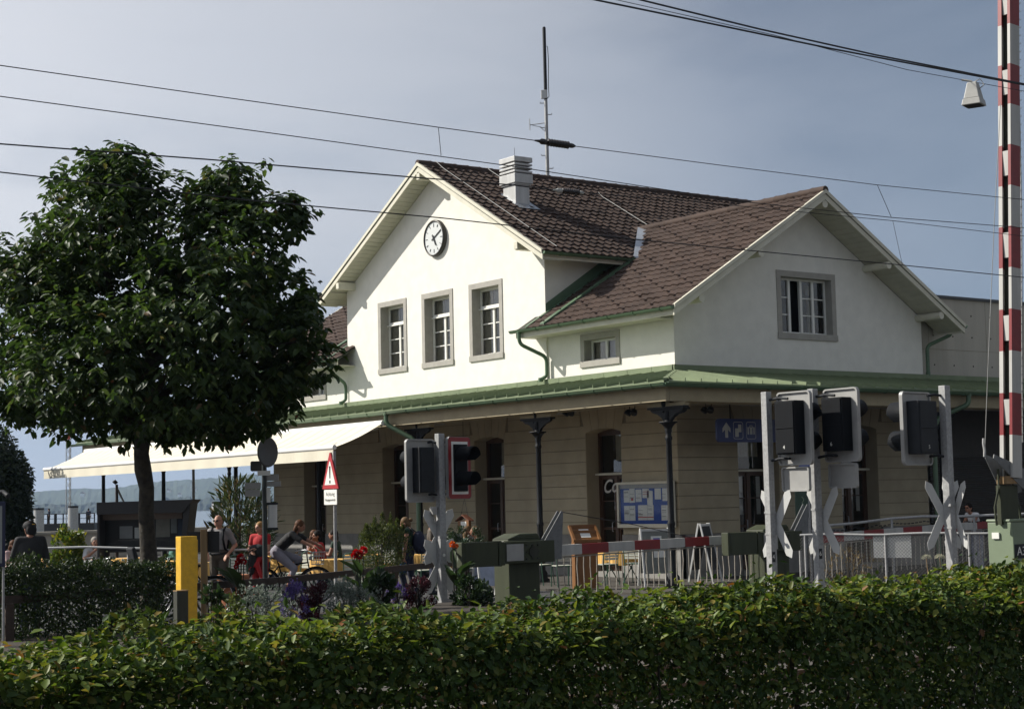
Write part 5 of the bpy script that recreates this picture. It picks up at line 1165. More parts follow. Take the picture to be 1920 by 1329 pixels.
# hills
def hills(name, dist, px0, px1, prof, depth, m, jag, seed, fine):
    r = np.random.default_rng(seed); n = 420; k = 9; vs = []; fs = []
    ph = r.uniform(0, 6.28, 12); 
    for i in range(n+1):
        px = px0+(px1-px0)*i/n; d = at_d(px, 950, 1.0)-CAM; d.z = 0; d.normalize(); h = np.interp(px, [p[0] for p in prof], [p[1] for p in prof])
        for j in range(k):
            t = j/(k-1); D = dist+depth*t; up_ = math.sin(min(1, t*1.3)*math.pi/2)
            z = -2.0+h*up_*(1+.05*math.sin(i*.11+ph[j])) + (jag*(r.random()-.4)*(1 if j else 0)) + fine*math.sin(i*.9+ph[j]*3)
            p = CAM+d*D; vs.append((p.x, p.y, z if j else -3.0))
    for i in range(n):
        for j in range(k-1): fs.append((i*k+j,(i+1)*k+j,(i+1)*k+j+1,i*k+j+1))
    s = MB(); s.add(vs, fs, 0, False); return struct(name, s, m)
hills('hills', 3300, -300, 2300, [(-300,46),(0,50),(80,55),(150,62),(210,61),(280,70),(360,74),(450,86),(560,96),(900,90),(2300,80)], 1500, M_hill, 3.0, 3, .8)
hills('terrain', 2550, -300, 2300, [(-300,12),(0,13),(130,14),(230,15),(330,19),(440,17),(520,15),(2300,15)], 260, M_shore, 6.0, 5, 1.6)
for i, (px, py, w) in enumerate(((418,905,26),(428,905,18),(364,918,20),(317,920,16),(337,928,18),(155,927,22),(395,913,22))):
    D = 3250 if py > 915 else 4100; c = at_d(px, py, D); h = w*.45
    T = thing('far_house', ['long white house high on the far hillside','small white house right of the long one on the far hill','pale house on the far slope between two canopy posts','tiny house low on the far slope left of the tree trunk','tiny white tower house right of the tree trunk','pale house on the far slope beside the lattice mast','small house left of the long white one on the far hill'][i], 'house', c, FACE, 'houses on the far shore')
    w *= .38; h *= .42
    m = MB(); m.box((-w/2,-4,-h),(w/2,4,h*.6)); m.build('wall', M_swhite, T); m = MB(); m.prism([(-w/2-1,h*.6),(w/2+1,h*.6),(0,h*1.3)], lambda a, b: (a,-4.5,b), lambda a, b: (a,4.5,b)); m.build('roof', mat('far_roof', (.2,.1,.07), .8), T)
# pier, dolphins, lattice mast
def onquay(px, D, z=0): return spot(px, D, z)
DP = 95.0
pa, pb = at_d(60, 985, DP), at_d(177, 984, DP)
PR = wthing('pier', 'dark landing stage with a thin railing out on the lake', 'pier', (pa.x, pa.y, -1.5)); dd_ = (pb-pa); dd_.z = 0; nn_ = V((-dd_.y, dd_.x, 0)).normalized()
zt = pb.z+.12
m = MB(); m.add([pa+V((0,0,zt-pa.z)), pb+V((0,0,zt-pb.z)), pb+nn_*4+V((0,0,zt-pb.z)), pa+nn_*4+V((0,0,zt-pa.z)), V((pa.x,pa.y,-2)), V((pb.x,pb.y,-2)), V((pb.x,pb.y,-2))+nn_*4, V((pa.x,pa.y,-2))+nn_*4], [(0,1,2,3),(4,5,1,0),(5,6,2,1),(6,7,3,2),(7,4,0,3)]); m.build('deck', M_kiosk, PR)
m = MB()
for k in range(9): q = pa.lerp(pb, k/8); m.cone((q.x,q.y,zt),(q.x,q.y,zt+.55),.04 if k%3 else .09,.04 if k%3 else .09,6)
m.tube([(pa.x,pa.y,zt+.55),(pb.x,pb.y,zt+.55)], .025, 5); m.tube([(pa.x,pa.y,zt+.28),(pb.x,pb.y,zt+.28)], .015, 5); m.build('railing', M_dgrey, PR)
for px, D, yt, wpx, lab in ((73, 84, 952, 19, 'grey round mooring pile nearer the left tree'), (137, 84, 948, 19, 'grey round mooring pile in front of the lattice mast'), (408, 84, 940, 22, 'grey round mooring pile behind the man with sunglasses')):
    q = spot(px, D); r_ = wpx*D/FPX/2; z_ = zof(px, yt, D); T = wthing('mooring_pile', lab, 'mooring pile', (q.x,q.y,-1.5), 'mooring piles on the lake')
    m = MB(); m.cone((q.x,q.y,-2),(q.x,q.y,z_-.1),r_,r_,18); m.build('pile', M_galv, T); m = MB(); m.cone((q.x,q.y,z_-.1),(q.x,q.y,z_),r_*1.02,r_*1.02,18); m.build('cap', M_dgrey, T)
q = spot(129, 100); zt = zof(129, 812, 100); zb = -1.5
T = wthing('lattice_mast', 'slender steel lattice mast with a red tip behind the awning end', 'mast', (q.x, q.y, -1.5))
m = MB(); r_ = .16; cs = [(q.x+r_*math.cos(t), q.y+r_*math.sin(t)) for t in (0.4,2.5,4.6)]
for c in cs: m.cone((*c,zb),(*c,zt-.3),.025,.025,5)
k = 0; z = zb
while z < zt-.7:
    for i in range(3): a, b_ = cs[i], cs[(i+1)%3]; m.tube([(*a,z),(*b_,z+.4)], .012, 4)
    z += .4
m.build('lattice', M_galv, T); m = MB(); m.cone((q.x,q.y,zt-.35),(q.x,q.y,zt),.12,.05,8); m.build('red_tip', mat('tip_red', (.5,.08,.03), .5), T)

# ------------------------------------------------------------------ vegetation
LM_tree = leaf_mat('tree_leaf', [(0,(.018,.036,.009)),(.45,(.032,.057,.013)),(.8,(.050,.082,.019)),(.97,(.075,.105,.026)),(1,(.10,.06,.025))], .36, .5, .35)
LM_far = leaf_mat('far_leaf', [(0,(.010,.02,.008)),(1,(.026,.042,.014))], .25)
LM_hedge = leaf_mat('hedge_leaf', [(0,(.020,.044,.010)),(.4,(.036,.068,.014)),(.72,(.06,.094,.018)),(.93,(.09,.11,.022)),(.985,(.13,.10,.026)),(1,(.13,.06,.022))], .14, .5, .2)
LM_lit_top = leaf_mat('lit_hedge_leaf', [(0,(.07,.115,.018)),(.5,(.12,.165,.026)),(.85,(.19,.20,.036)),(.96,(.21,.16,.04)),(1,(.20,.075,.025))], .3, .5, .3)  # young-leaf green, lightened to paint sunlight into the hedge top
LM_hedge2 = leaf_mat('back_hedge_leaf', [(0,(.010,.022,.006)),(.6,(.022,.04,.010)),(1,(.04,.055,.013))], .25)
LM_box = leaf_mat('box_leaf', [(0,(.03,.045,.012)),(.6,(.065,.085,.02)),(1,(.12,.13,.035))], .3)
LM_dk = leaf_mat('dark_leaf', [(0,(.012,.026,.010)),(1,(.035,.06,.018))], .25)
LM_lime = leaf_mat('lime_leaf', [(0,(.05,.09,.015)),(.7,(.12,.16,.03)),(1,(.26,.22,.03))], .35)
LM_ole = leaf_mat('oleander_leaf', [(0,(.02,.035,.012)),(.7,(.05,.065,.02)),(1,(.16,.11,.05))], .25)
LM_purple = leaf_mat('purple_leaf', [(0,(.025,.008,.012)),(1,(.075,.020,.026))], .3)
LM_silver = leaf_mat('silver_leaf', [(0,(.07,.09,.07)),(1,(.20,.23,.19))], .3)
LM_lav = leaf_mat('lavender_bloom', [(0,(.05,.035,.14)),(1,(.13,.09,.27))], .3)
LM_red = leaf_mat('red_petal', [(0,(.26,.005,.008)),(1,(.44,.014,.014))], .35)
LM_or = leaf_mat('orange_petal', [(0,(.55,.10,.015)),(1,(.7,.2,.04))], .35)
LM_pale = leaf_mat('pale_bloom', [(0,(.30,.30,.22)),(1,(.5,.48,.38))], .3)
LM_dry = leaf_mat('dry_leaf', [(0,(.10,.07,.03)),(1,(.2,.14,.05))], .3)
def scatter_leafdirs(n, outward, droop=.35, spread=.8):
    d = outward*(1-droop) + unit(n)*spread + np.array([0,0,-droop]); return d
# big tree
DT = 27.0
base = spot(281, DT); 
TREE = wthing('broadleaf_tree', 'large dark green broadleaf tree in front of the awning on the left', 'tree', base)
def TP_(px, py, dd=0.0): p = at_d(px, py, DT+dd); return p
tk = MB(); tp = [(281,1075,17),(279,1045,16.5),(277,1010,15),(274,960,14.5),(275,915,14),(268,880,16),(265,850,14),(268,820,15),(266,780,17),(270,740,15),(285,680,13),(290,600,10),(300,500,7),(300,400,4)]
pts = [base-V((0,0,.1))]+[TP_(x,y) for x,y,r in tp[1:]]; sc = DT/FPX
tk.tube(pts, [tp[0][2]*sc*1.15]+[r*sc for _,_,r in tp[1:]], 14)
limbs = [((268,790),(200,730),(130,660),(60,610),.3),((270,770),(350,700),(450,660),(560,640),-.5),((272,740),(230,620),(190,480),(185,320),.2),((285,690),(370,560),(420,430),(432,320),-.2),((270,760),(300,720),(330,690),(350,650),-1.8),((270,760),(240,700),(210,660),(190,610),1.8),((268,790),(160,770),(90,750),(30,720),-.6),((268,780),(380,760),(480,740),(580,730),.5)]
for a,b_,c,d,z in limbs: tk.tube([TP_(*a),TP_(*b_,z*.4),TP_(*c,z*.8),TP_(*d,z*1.1)], [.09,.065,.04,.015], 7)
trunk = tk.build('trunk', M_bark, TREE)
lob = [(198,312,55),(215,352,78),(180,410,105),(432,332,46),(425,385,70),(300,430,120),(130,480,95),(430,470,105),(520,420,58),(545,390,30),(80,540,90),(230,560,140),(400,570,140),(525,560,75),(10,510,55),(40,620,85),(150,660,120),(300,680,140),(450,670,120),(545,632,68),(588,676,48),(90,730,80),(220,750,85),(360,760,80),(480,740,80),(545,712,45),(15,720,60),(30,770,35),(130,775,45),(420,790,40),(335,800,30)]
C_, N_ = [], []
for (px, py, r) in lob:
    rm = r*sc; k = 3 if r > 60 else 2
    for q in range(k):
        zo = 0 if q == 0 else rng.uniform(-1.9, 1.9)*(1 if r > 70 else .6)*max(.25, 1-abs(py-600)/600)
        c = np.array(TP_(px+rng.normal(0, 8 if q else 0), py+rng.normal(0, 8 if q else 0), zo)); ncl = int(44*(rm/.6)**2)+12
        d = unit(ncl); rad = rm*(1-.55*rng.random(ncl)**1.6)
        C_.append(c+d*rad[:, None]); N_.append(d)
C_ = np.concatenate(C_); N_ = np.concatenate(N_)
keepm = rng.random(len(C_)) < .93; C_, N_ = C_[keepm], N_[keepm]
fld = np.sin(C_[:,0]*2.9+1.3)*np.sin(C_[:,1]*2.6+.4)+np.sin(C_[:,2]*3.4+C_[:,0]*1.1)*.6; kp = ~((fld > .62) & (rng.random(len(C_)) < .55)); C_, N_ = C_[kp], N_[kp]
si = rng.choice(len(C_), 130, replace=False); ax_ = []
for k_ in (.10, .19, .28): ax_.append(C_[si]+(N_[si]*np.array([1,1,.6])+np.array([0,0,.25]))*k_+rng.normal(0,.02,(130,3)))
ctr_ = C_.mean(0); out_ = [a_[np.einsum('ij,ij->i', N_[si], C_[si]-ctr_) > .2] for a_ in ax_]; nn_o = N_[si][np.einsum('ij,ij->i', N_[si], C_[si]-ctr_) > .2]
C_ = np.concatenate([C_]+out_); N_ = np.concatenate([N_]+[nn_o]*3)
print('tree clusters', len(C_))
P_, D_, U_ = [], [], []
for k in range(6):            # six leaflets per spray, spread like a hand and hanging down
    n = len(C_); a = rng.uniform(0, 6.28, n)+k*1.05; h = np.stack([np.cos(a), np.sin(a), np.zeros(n)], 1)
    d = h + N_*.35 + np.array([0,0,-.55])*rng.uniform(.3, 1.5, n)[:, None]; P_.append(C_+h*.02+rng.normal(0,.035,(n,3))); D_.append(d); U_.append(np.array([0,0,1.0])+N_*.4+rng.normal(0,.35,(n,3)))
P_, D_, U_ = map(np.concatenate, (P_, D_, U_)); L_ = rng.uniform(.10, .20, len(P_))
leaves('crown', P_, D_, U_, L_, L_*.50, LM_tree, TREE, .14, .18)
fr = MB()
for i in rng.choice(len(C_), 90, replace=False): fr.ball(C_[i]-np.array([0,0,.05]), .028, 6, 4)
fr.build('fruit', mat('fruit', (.22,.085,.03), .6), TREE)
# tree at the left edge
def simple_tree(name, label, px, d, lobes, nleaf, ls, m, trunkr=.18, group=None, cat='tree'):
    q = spot(px, d); T = wthing(name, label, cat, q, group); t = MB(); top = at_d(lobes[0][0], lobes[0][1], d)
    t.tube([q-V((0,0,.1)), q.lerp(V((top.x,top.y,top.z*.5)), .8), top], [trunkr, trunkr*.7, trunkr*.2], 8)
    for l in lobes[1:]: c = at_d(l[0], l[1], d); t.tube([q+V((0,0,c.z*.35)), c], [trunkr*.4, trunkr*.08], 5)
    t.build('trunk', M_bark, T); Cs, Ns = [], []; tot = sum(l[2]**2 for l in lobes)
    for x, y, r in lobes:
        n = int(nleaf*r*r/tot); c = np.array(at_d(x, y, d)); dd = unit(n); rad = r*d/FPX*(1-.6*rng.random(n)**1.5); Cs.append(c+dd*rad[:, None]*np.array([1,1,1])); Ns.append(dd)
    Cs, Ns = np.concatenate(Cs), np.concatenate(Ns); n = len(Cs); L = rng.uniform(.7,1.25,n)*ls
    leaves('crown', Cs, Ns*.6+unit(n)*.8+np.array([0,0,-.3]), Ns+unit(n)*.6+np.array([0,0,.6]), L, L*.55, m, T, .15, .1); return T
simple_tree('lakeside_tree', 'dark dense tree at the left edge above the helmeted man', -5, 58, [(0,880,48),(-30,850,60),(30,890,30),(10,930,50),(35,945,24),(45,905,14),(20,970,38),(38,1000,26),(-40,960,60)], 16000, .16, LM_far, .25)
# hedges
def hedge(name, label, p0, p1, wid, z0, z1, dens, ls, m, top=None, rnd=.35):
    """clipped hedge: leaves over and inside a rounded box, twigs inside"""
    p0, p1 = V(p0), V(p1); d = (p1-p0); L = d.length; d.normalize(); n_ = V((-d.y, d.x, 0))
    T = wthing(name, label, 'hedge', p0); st = MB()
    k = int(L/.16)
    for i in range(k):
        b = p0+d*(L*(i+random.random())/k)+n_*random.uniform(-.28,.28)*wid; e = b+V((random.uniform(-.25,.25),random.uniform(-.25,.25),z1-.08-b.z)); st.tube([V((b.x,b.y,-.02)), b.lerp(e,.5)+V((random.uniform(-.05,.05),0,0)), e], [.014,.010,.004], 4)
    st.build('twigs', M_bark, T)
    h = z1-z0; per = wid+2*h; n = int(L*per*dens)
    u = rng.random(n)*L; s = rng.random(n)*per
    lat = np.where(s < h, -wid/2, np.where(s < h+wid, s-h-wid/2, wid/2)); z = np.where(s < h, z0+s, np.where(s < h+wid, z1, z0+(per-s)))
    ny = np.where(s < h, -1., np.where(s < h+wid, 0., 1.)); nz_ = np.where((s >= h) & (s < h+wid), 1., 0.)
    # round the shoulders
    e = np.clip((np.abs(lat)-(wid/2-rnd))/rnd, 0, 1); ez = np.clip((z-(z1-rnd))/rnd, 0, 1); k2 = np.minimum(e, ez); z = z-k2**2*rnd*.35; lat = lat-np.sign(lat)*k2**2*rnd*.35
    bump_ = .05*np.sin(u*2.3+lat*3)+.04*np.sin(u*5.1+z*4)+.03*np.sin(u*11.7)+.03*np.sin(lat*9+u*3)
    dep = rng.random(n)**1.7*.30; z = z-nz_*(dep*.9)+nz_*bump_; lat = lat-ny*dep+ny*bump_
    up = rng.random(n) < .035; z = np.where(up & (nz_ > 0), z+rng.random(n)*.11, z)
    P = np.array(p0)[None, :]*np.array([1,1,0])+np.outer(u, np.array(d))+np.outer(lat, np.array(n_)); P[:, 2] = z
    O = np.outer(ny, np.array(n_)); O[:, 2] = nz_; D = O*.35+unit(n)*.9+np.array([0,0,-.12]); D[:, 2] += nz_*.1
    N = O*.9+unit(n)*.55+np.array([0,0,.35]); Ls = rng.uniform(.55,1.25,n)*ls
    leaves('foliage', P, D, N, Ls, Ls*.56, m, T, .16, .12)
    if top:  # extra layer of paler leaves carrying the painted sunlight of the top
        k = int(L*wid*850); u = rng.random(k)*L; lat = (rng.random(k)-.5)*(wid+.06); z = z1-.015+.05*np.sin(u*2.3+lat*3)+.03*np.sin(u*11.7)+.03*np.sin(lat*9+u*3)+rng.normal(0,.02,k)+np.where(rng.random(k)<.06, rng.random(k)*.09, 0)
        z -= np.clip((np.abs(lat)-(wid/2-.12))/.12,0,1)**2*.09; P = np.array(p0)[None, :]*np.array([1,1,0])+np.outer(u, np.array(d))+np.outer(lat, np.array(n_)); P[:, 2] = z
        D = unit(k)*np.array([1,1,.45])+np.array([0,0,.06]); N = np.array([0,0,1.0])+unit(k)*.45; Ls = rng.uniform(.6,1.3,k)*ls*1.1; leaves('lit_top_leaves', P, D, N, Ls, Ls*.56, top, T, .16, .15)
    return T
e0, e1 = at_z(0,1205,1.35), at_z(1920,1085,1.35)
HX = 22.50; hw = 1.0
hedge('clipped_hedge', 'long clipped beech hedge across the whole foreground, sunlit along its top', (HX,-29.0,0), (HX,-11.0,0), hw, .40, 1.30, 3300, .047, LM_hedge, LM_lit_top, rnd=.16)
ha, hb = at_d(-40,1058,23.6), at_d(322,1050,25.0); zt2 = (ha.z+hb.z)/2
hedge('back_hedge', 'dark lower hedge behind the brown rail at left', (ha.x,ha.y,0), (hb.x,hb.y,0), .85, .02, zt2, 1900, .055, LM_hedge2, rnd=.2)
# shrubs and bed plants
def bush(name, label, px, d, py_top, py_bot, wpx, n, ls, m, cat='shrub', group=None, up=.3, prof=None, wide=.5, stems=True, z0=None, T=None, part='foliage', clump=0):
    q = spot(px, d); zt, zb = zof(px, py_top, d), zof(px, py_bot, d); zb = max(zb, .05) if z0 is None else z0; w = wpx*d/FPX/2
    T = T or wthing(name, label, cat, q, group); 
    t = rng.random(n); pr = prof or (lambda t: np.sqrt(np.clip(1-(2*t-.85)**2/1.4, .02, 1))); rad = pr(t)*w*(1-.55*rng.random(n)**1.8); a = rng.uniform(0, 6.28, n)
    lump = 1+.22*np.sin(a*3+t*7)+.15*np.sin(a*5-t*11)
    P = np.stack([q.x+rad*lump*np.cos(a), q.y+rad*lump*np.sin(a), zb+(zt-zb)*t+rng.normal(0,.02,n)], 1)
    if clump:
        cc = rng.integers(0, clump, n); ca = rng.uniform(0,6.28,clump); ct = rng.uniform(.08,.95,clump); cr = pr(ct)*w*rng.uniform(.35,1.0,clump); cs_ = w*rng.uniform(.22,.42,clump); v_ = unit(n)*(rng.random(n)**.5)[:,None]
        P = np.stack([q.x+cr[cc]*np.cos(ca[cc])+v_[:,0]*cs_[cc], q.y+cr[cc]*np.sin(ca[cc])+v_[:,1]*cs_[cc], zb+(zt-zb)*ct[cc]+v_[:,2]*cs_[cc]*1.1], 1); a = ca[cc]+rng.normal(0,.8,n)
    O = np.stack([np.cos(a), np.sin(a), up+t], 1); L = rng.uniform(.6,1.3,n)*ls
    leaves(part, P, O*.6+unit(n)*.7+np.array([0,0,up]), O+unit(n)*.7, L, L*wide, m, T, .15, .05)
    if stems:
        s = MB()
        for i in range(12): a = random.uniform(0,6.28); r = random.random()*w*.7; s.tube([(q.x,q.y,-.02),(q.x+r*.5*math.cos(a),q.y+r*.5*math.sin(a),zb+(zt-zb)*.4),(q.x+r*math.cos(a),q.y+r*math.sin(a),zb+(zt-zb)*.85)], [.012,.008,.004], 4)
        s.build('stems', M_bark, T)
    return T
spk = lambda t: np.clip(1.25-1.05*t**1.5, .1, 1)
T = bush('box_shrub', 'big yellow green box shrub standing between the cafe tables and the woman with backpack', 714, 33.5, 985, 1080, 92, 5200, .045, LM_box, prof=lambda t: np.sqrt(np.clip(1-(1.6*t-.7)**2, .1, 1)))
for dx, yt in ((-28,985),(-12,972),(2,962),(18,968),(30,974),(40,985)): bush('', '', 714+dx, 33.5+dx*.01, yt, 1010, 20, 420, .042, LM_box, T=T, stems=False, prof=lambda t: 1.1-t, part='shoot', z0=zof(714,1015,33.5))
bush('potted_bush', 'round dark green bush behind the left signal post crossbucks', 872, 36, 990, 1040, 72, 1900, .05, LM_dk, clump=22)
T = bush('lime_bush', 'bright yellow green leafy bush right of the helmeted man', 131, 38, 992, 1075, 66, 2300, .085, LM_lime, wide=.6, clump=48)
T = bush('oleander', 'tall potted oleander with long narrow leaves behind the man with sunglasses', 447, 36, 905, 1060, 92, 900, .22, LM_ole, wide=.2, z0=.5, prof=lambda t: np.sqrt(np.clip(1-(1.9*t-1.05)**2, .06, 1)))
q = spot(447,36); m = MB(); m.lathe((q.x,q.y,0), [(.17,0),(.24,.42),(.26,.42),(.26,.47),(.22,.47),(.2,.40)], 16); m.build('pot', M_terra, T)
T = bush('palm_bush', 'dark feathery palm leaves left of the grey direction arms', 482, 38, 930, 1000, 46, 500, .3, LM_dk, wide=.12, z0=.9, up=.1)
# flower bed in front of the rail
bed = [('silver_shrub','silvery grey leaved bed plant below the red blouse',478,24.0,1110,1180,120,1500,.045,LM_silver),('silver_shrub','silvery bed plant right of the warning sign post',652,26,1092,1165,105,1400,.045,LM_silver),('lavender','violet lavender clump below the cyclist',545,25,1092,1150,70,900,.035,LM_lav),('purple_shrub','dark red leaved shrub left of the warning sign post',588,25.6,1090,1170,60,1200,.05,LM_purple),('purple_shrub','dark red leaved shrub left of the stacked crossbucks',782,28.5,1085,1160,58,1200,.05,LM_purple),('lavender','violet flowering clump left of the dark red shrub by the crossbucks',740,28,1092,1140,40,500,.035,LM_lav),('leafy_plant','leafy green plant below the counterweights of the left barrier machine',878,29,1085,1150,80,700,.09,LM_dk),('leafy_plant','dark leafy plant between the red flowers and the dark red shrub',705,27.5,1075,1150,60,500,.12,LM_dk),('dry_shrub','brownish leafy plant at the right foot of the yellow post',395,20.5,1095,1180,55,170,.10,LM_dk),('leafy_plant','low green plant right of the yellow post base',430,22,1120,1180,80,500,.07,LM_box)]
for nm, lab, px, d, yt, yb, w, n, ls, m in bed: bush(nm, lab, px, d, yt, yb, w, int(n*1.3), ls, m, z0=.12, clump=18)
T = bush('dry_weed', 'pale dry flower stalks right of the second signal post', 1585, 29, 1030, 1100, 90, 420, .04, LM_dry, z0=.1, up=1.2)
for px, py, lab in ((1737,1047,'pale round seed head in front of the chain link fence'),(1762,1046,'second pale seed head left of signal post 5')):
    q = at_d(px, py, 29); T = wthing('seed_head', lab, 'wild flower', (q.x,q.y,0)); m = MB(); m.tube([(q.x,q.y,0),(q.x+.03,q.y,q.z*.5),(q.x,q.y,q.z)], .006, 4); m.build('stem', M_post, T); n = 120; dd = unit(n); dd[:,2] = np.abs(dd[:,2]); leaves('bloom', np.array(q)+dd*np.array([.07,.07,.05]), dd, unit(n), np.full(n,.03), np.full(n,.02), LM_pale, T)
def canna(label, px, d, blooms, m, leafn=5, lean=0):
    q = spot(px, d); T = wthing('canna', label, 'flower', q); s = MB()
    for (bx, by, r) in blooms:
        c = at_d(bx, by, d); s.tube([q, q.lerp(V((c.x,c.y,c.z*.6)), .6), c], [.014,.012,.008], 5); n = 46; dd = unit(n); rr = r*.78*d/FPX
        leaves('bloom', np.array(c)+dd*rr*.5, dd+np.array([0,0,.2]), unit(n), np.full(n, rr*1.0), np.full(n, rr*.9), m, T, .2, .1)
    s.build('stem', M_bark, T); n = leafn*2; a = rng.uniform(0,6.28,n); P = np.tile(np.array([q.x,q.y,.25]), (n,1))+np.stack([np.cos(a)*.03,np.sin(a)*.03,rng.random(n)*.5],1); leaves('leaf', P, np.stack([np.cos(a),np.sin(a),np.full(n,1.1)],1), np.stack([-np.cos(a),-np.sin(a),np.full(n,.8)],1), rng.uniform(.35,.6,n), rng.uniform(.12,.2,n), LM_dk, T, .2, .25)
canna('red canna flower beside the yellow green box shrub', 676, 28.5, [(668,1036,7),(681,1032,8),(664,1041,6),(674,1042,6)], LM_red)
canna('dark red canna flower in front of the terracotta pot', 450, 26.5, [(452,1046,8),(447,1052,7),(443,1062,5),(457,1053,6)], LM_red)
canna('orange canna flower left of the barrier counterweight', 851, 29.5, [(848,1020,6),(855,1024,5)], LM_or)
T, q = local('terracotta_pot', 'large terracotta pot behind the dark red canna', 'pot', 436, 31.5); m = MB(); m.lathe((0,0,0), [(.20,0),(.26,.55),(.30,.56),(.30,.66),(.25,.66),(.24,.55)], 18); m.build('pot', M_terra, T); m = MB(); m.cone((0,0,.56),(0,0,.60),.24,.24,14); m.build('soil', M_soil, T)

# ------------------------------------------------------------------ cafe furniture
def chair_proto():
    T = thing('cafe_chair', 'x', 'chair', (0,0,0)); m = MB()
    for x in (-.2, .2):
        m.tube([(x,-.22,0),(x,-.19,.45)], .012, 6); m.tube([(x,.24,0),(x,.19,.45),(x,.24,.85),(x*.7,.255,.90)], .012, 6)
    m.tube([(-.14,.255,.90),(0,.26,.92),(.14,.255,.90)], .012, 6); m.tube([(-.2,-.19,.45),(.2,-.19,.45)], .012, 6); m.tube([(-.2,.19,.45),(.2,.19,.45)], .012, 6); m.build('frame', M_gmetal, T)
    m = MB()
    for k in range(7): m.box((-.19,-.19+.055*k,.455),(.19,-.19+.055*k+.045,.472))
    m.build('seat', M_slat, T); m = MB()
    for k in range(5): z = .56+.062*k; y = .205+.045*(z-.45)/.4; m.box((-.18,y-.004,z),(.18,y+.012,z+.05))
    m.build('backrest', M_slat, T); return T
def table_proto():
    T = thing('cafe_table', 'x', 'table', (0,0,0)); m = MB(); m.box((-.40,-.40,.70),(.40,.40,.735)); m.build('tabletop', M_slat, T)
    m = MB()
    for s in (-1,1): m.tube([(s*.3,-.3,0),(s*.3,.3,.69)], .014, 5); m.tube([(s*.3,.3,0),(s*.3,-.3,.69)], .014, 5)
    m.build('leg', M_gmetal, T); m = MB(); n = 40; top = []; bot = []
    for k in range(n):
        a = 2*math.pi*k/n; sq = min(1/max(abs(math.cos(a)),1e-6), 1/max(abs(math.sin(a)),1e-6)); r = .43*min(sq, 1.3); w = .03*math.sin(a*9); top.append((r*math.cos(a), r*math.sin(a), .745)); bot.append(((r+.03+w)*math.cos(a), (r+.03+w)*math.sin(a), .745-.26-.08*abs(math.sin(2*a))))
    m.add(top+bot, [tuple(range(n))]+[(i,n+i,n+(i+1)%n,(i+1)%n) for i in range(n)], 0, False); m.build('tablecloth', M_cloth, T); return T
ch0, tb0 = chair_proto(), table_proto()
tl = [(628,36.5,.2,'yellow clothed table between the cyclist and the pale chairs'),(552,38,.5,'yellow clothed table behind the cyclist'),(392,36,.4,'yellow clothed table behind the dark board on its post'),(240,41,.1,'yellow clothed table right of the grey haired man'),(500,40,.7,'yellow clothed table behind the woman in red'),(1160,38.6,.2,'yellow clothed table behind the barrier arm by the lectern'),(95,42,.3,'yellow clothed table by the helmeted man'),(800,38.5,.6,'yellow clothed table left of the round dark bush'),(690,39.5,.3,'yellow clothed table behind the box shrub'),(322,38,.3,'yellow clothed table right of the tree trunk')]
for i, (px, d, r, lab) in enumerate(tl):
    q = spot(px, d)
    if i == 0: tb0.location = q; tb0.rotation_euler.z = r; tb0['label'] = lab; tb0['group'] = 'yellow clothed cafe tables'
    else: dup(tb0, q, r, lab, 'yellow clothed cafe tables')
cl = [(664,35.2,-.1,'pale slatted chair right of the warning sign post'),(688,35.0,.0,'pale slatted chair next to the red canna flower'),(560,36.6,2.4,'pale slatted chair just behind the cyclist'),(408,34.8,.4,'pale slatted chair behind the man with sunglasses'),(455,35.6,-.3,'pale slatted chair behind the terracotta pot'),(800,36.6,.3,'pale slatted chair right of the woman with backpack'),(1132,37.6,.6,'pale slatted chair right of the menu lectern'),(1190,38,-.5,'pale slatted chair left of the grey A-board'),(1052,37.4,.3,'pale slatted chair left of the menu lectern'),(1010,38.2,.9,'pale slatted chair behind the left barrier machine'),(30,40.5,.2,'pale slatted chair at the left edge behind the helmeted man'),(880,37.2,-.4,'pale slatted chair below the round dark bush'),(345,36.6,.2,'pale slatted chair left of the yellow post top'),(718,38.4,2.8,'pale slatted chair behind the box shrub')]
for i, (px, d, r, lab) in enumerate(cl):
    q = spot(px, d); a = FACE+R(180)+r
    if i == 0: ch0.location = q; ch0.rotation_euler.z = a; ch0['label'] = lab; ch0['group'] = 'pale slatted cafe chairs'
    else: dup(ch0, q, a, lab, 'pale slatted cafe chairs')
TR = wthing('terrace_railing', 'thin white pipe railing behind the left hedge and bicycles', 'railing', spot(200, 33))
rr = [at_d(x, y, 33) for x, y in ((85,1027),(160,1025),(240,1027),(335,1029),(400,1031),(470,1030))]
m = MB(); m.tube(rr, .02, 6); m.build('rail', M_alu, TR)
for q in rr[::2]: m = MB(); m.cone((q.x,q.y,0),(q.x,q.y,q.z),.02,.02,6); m.build('rail_post', M_alu, TR)
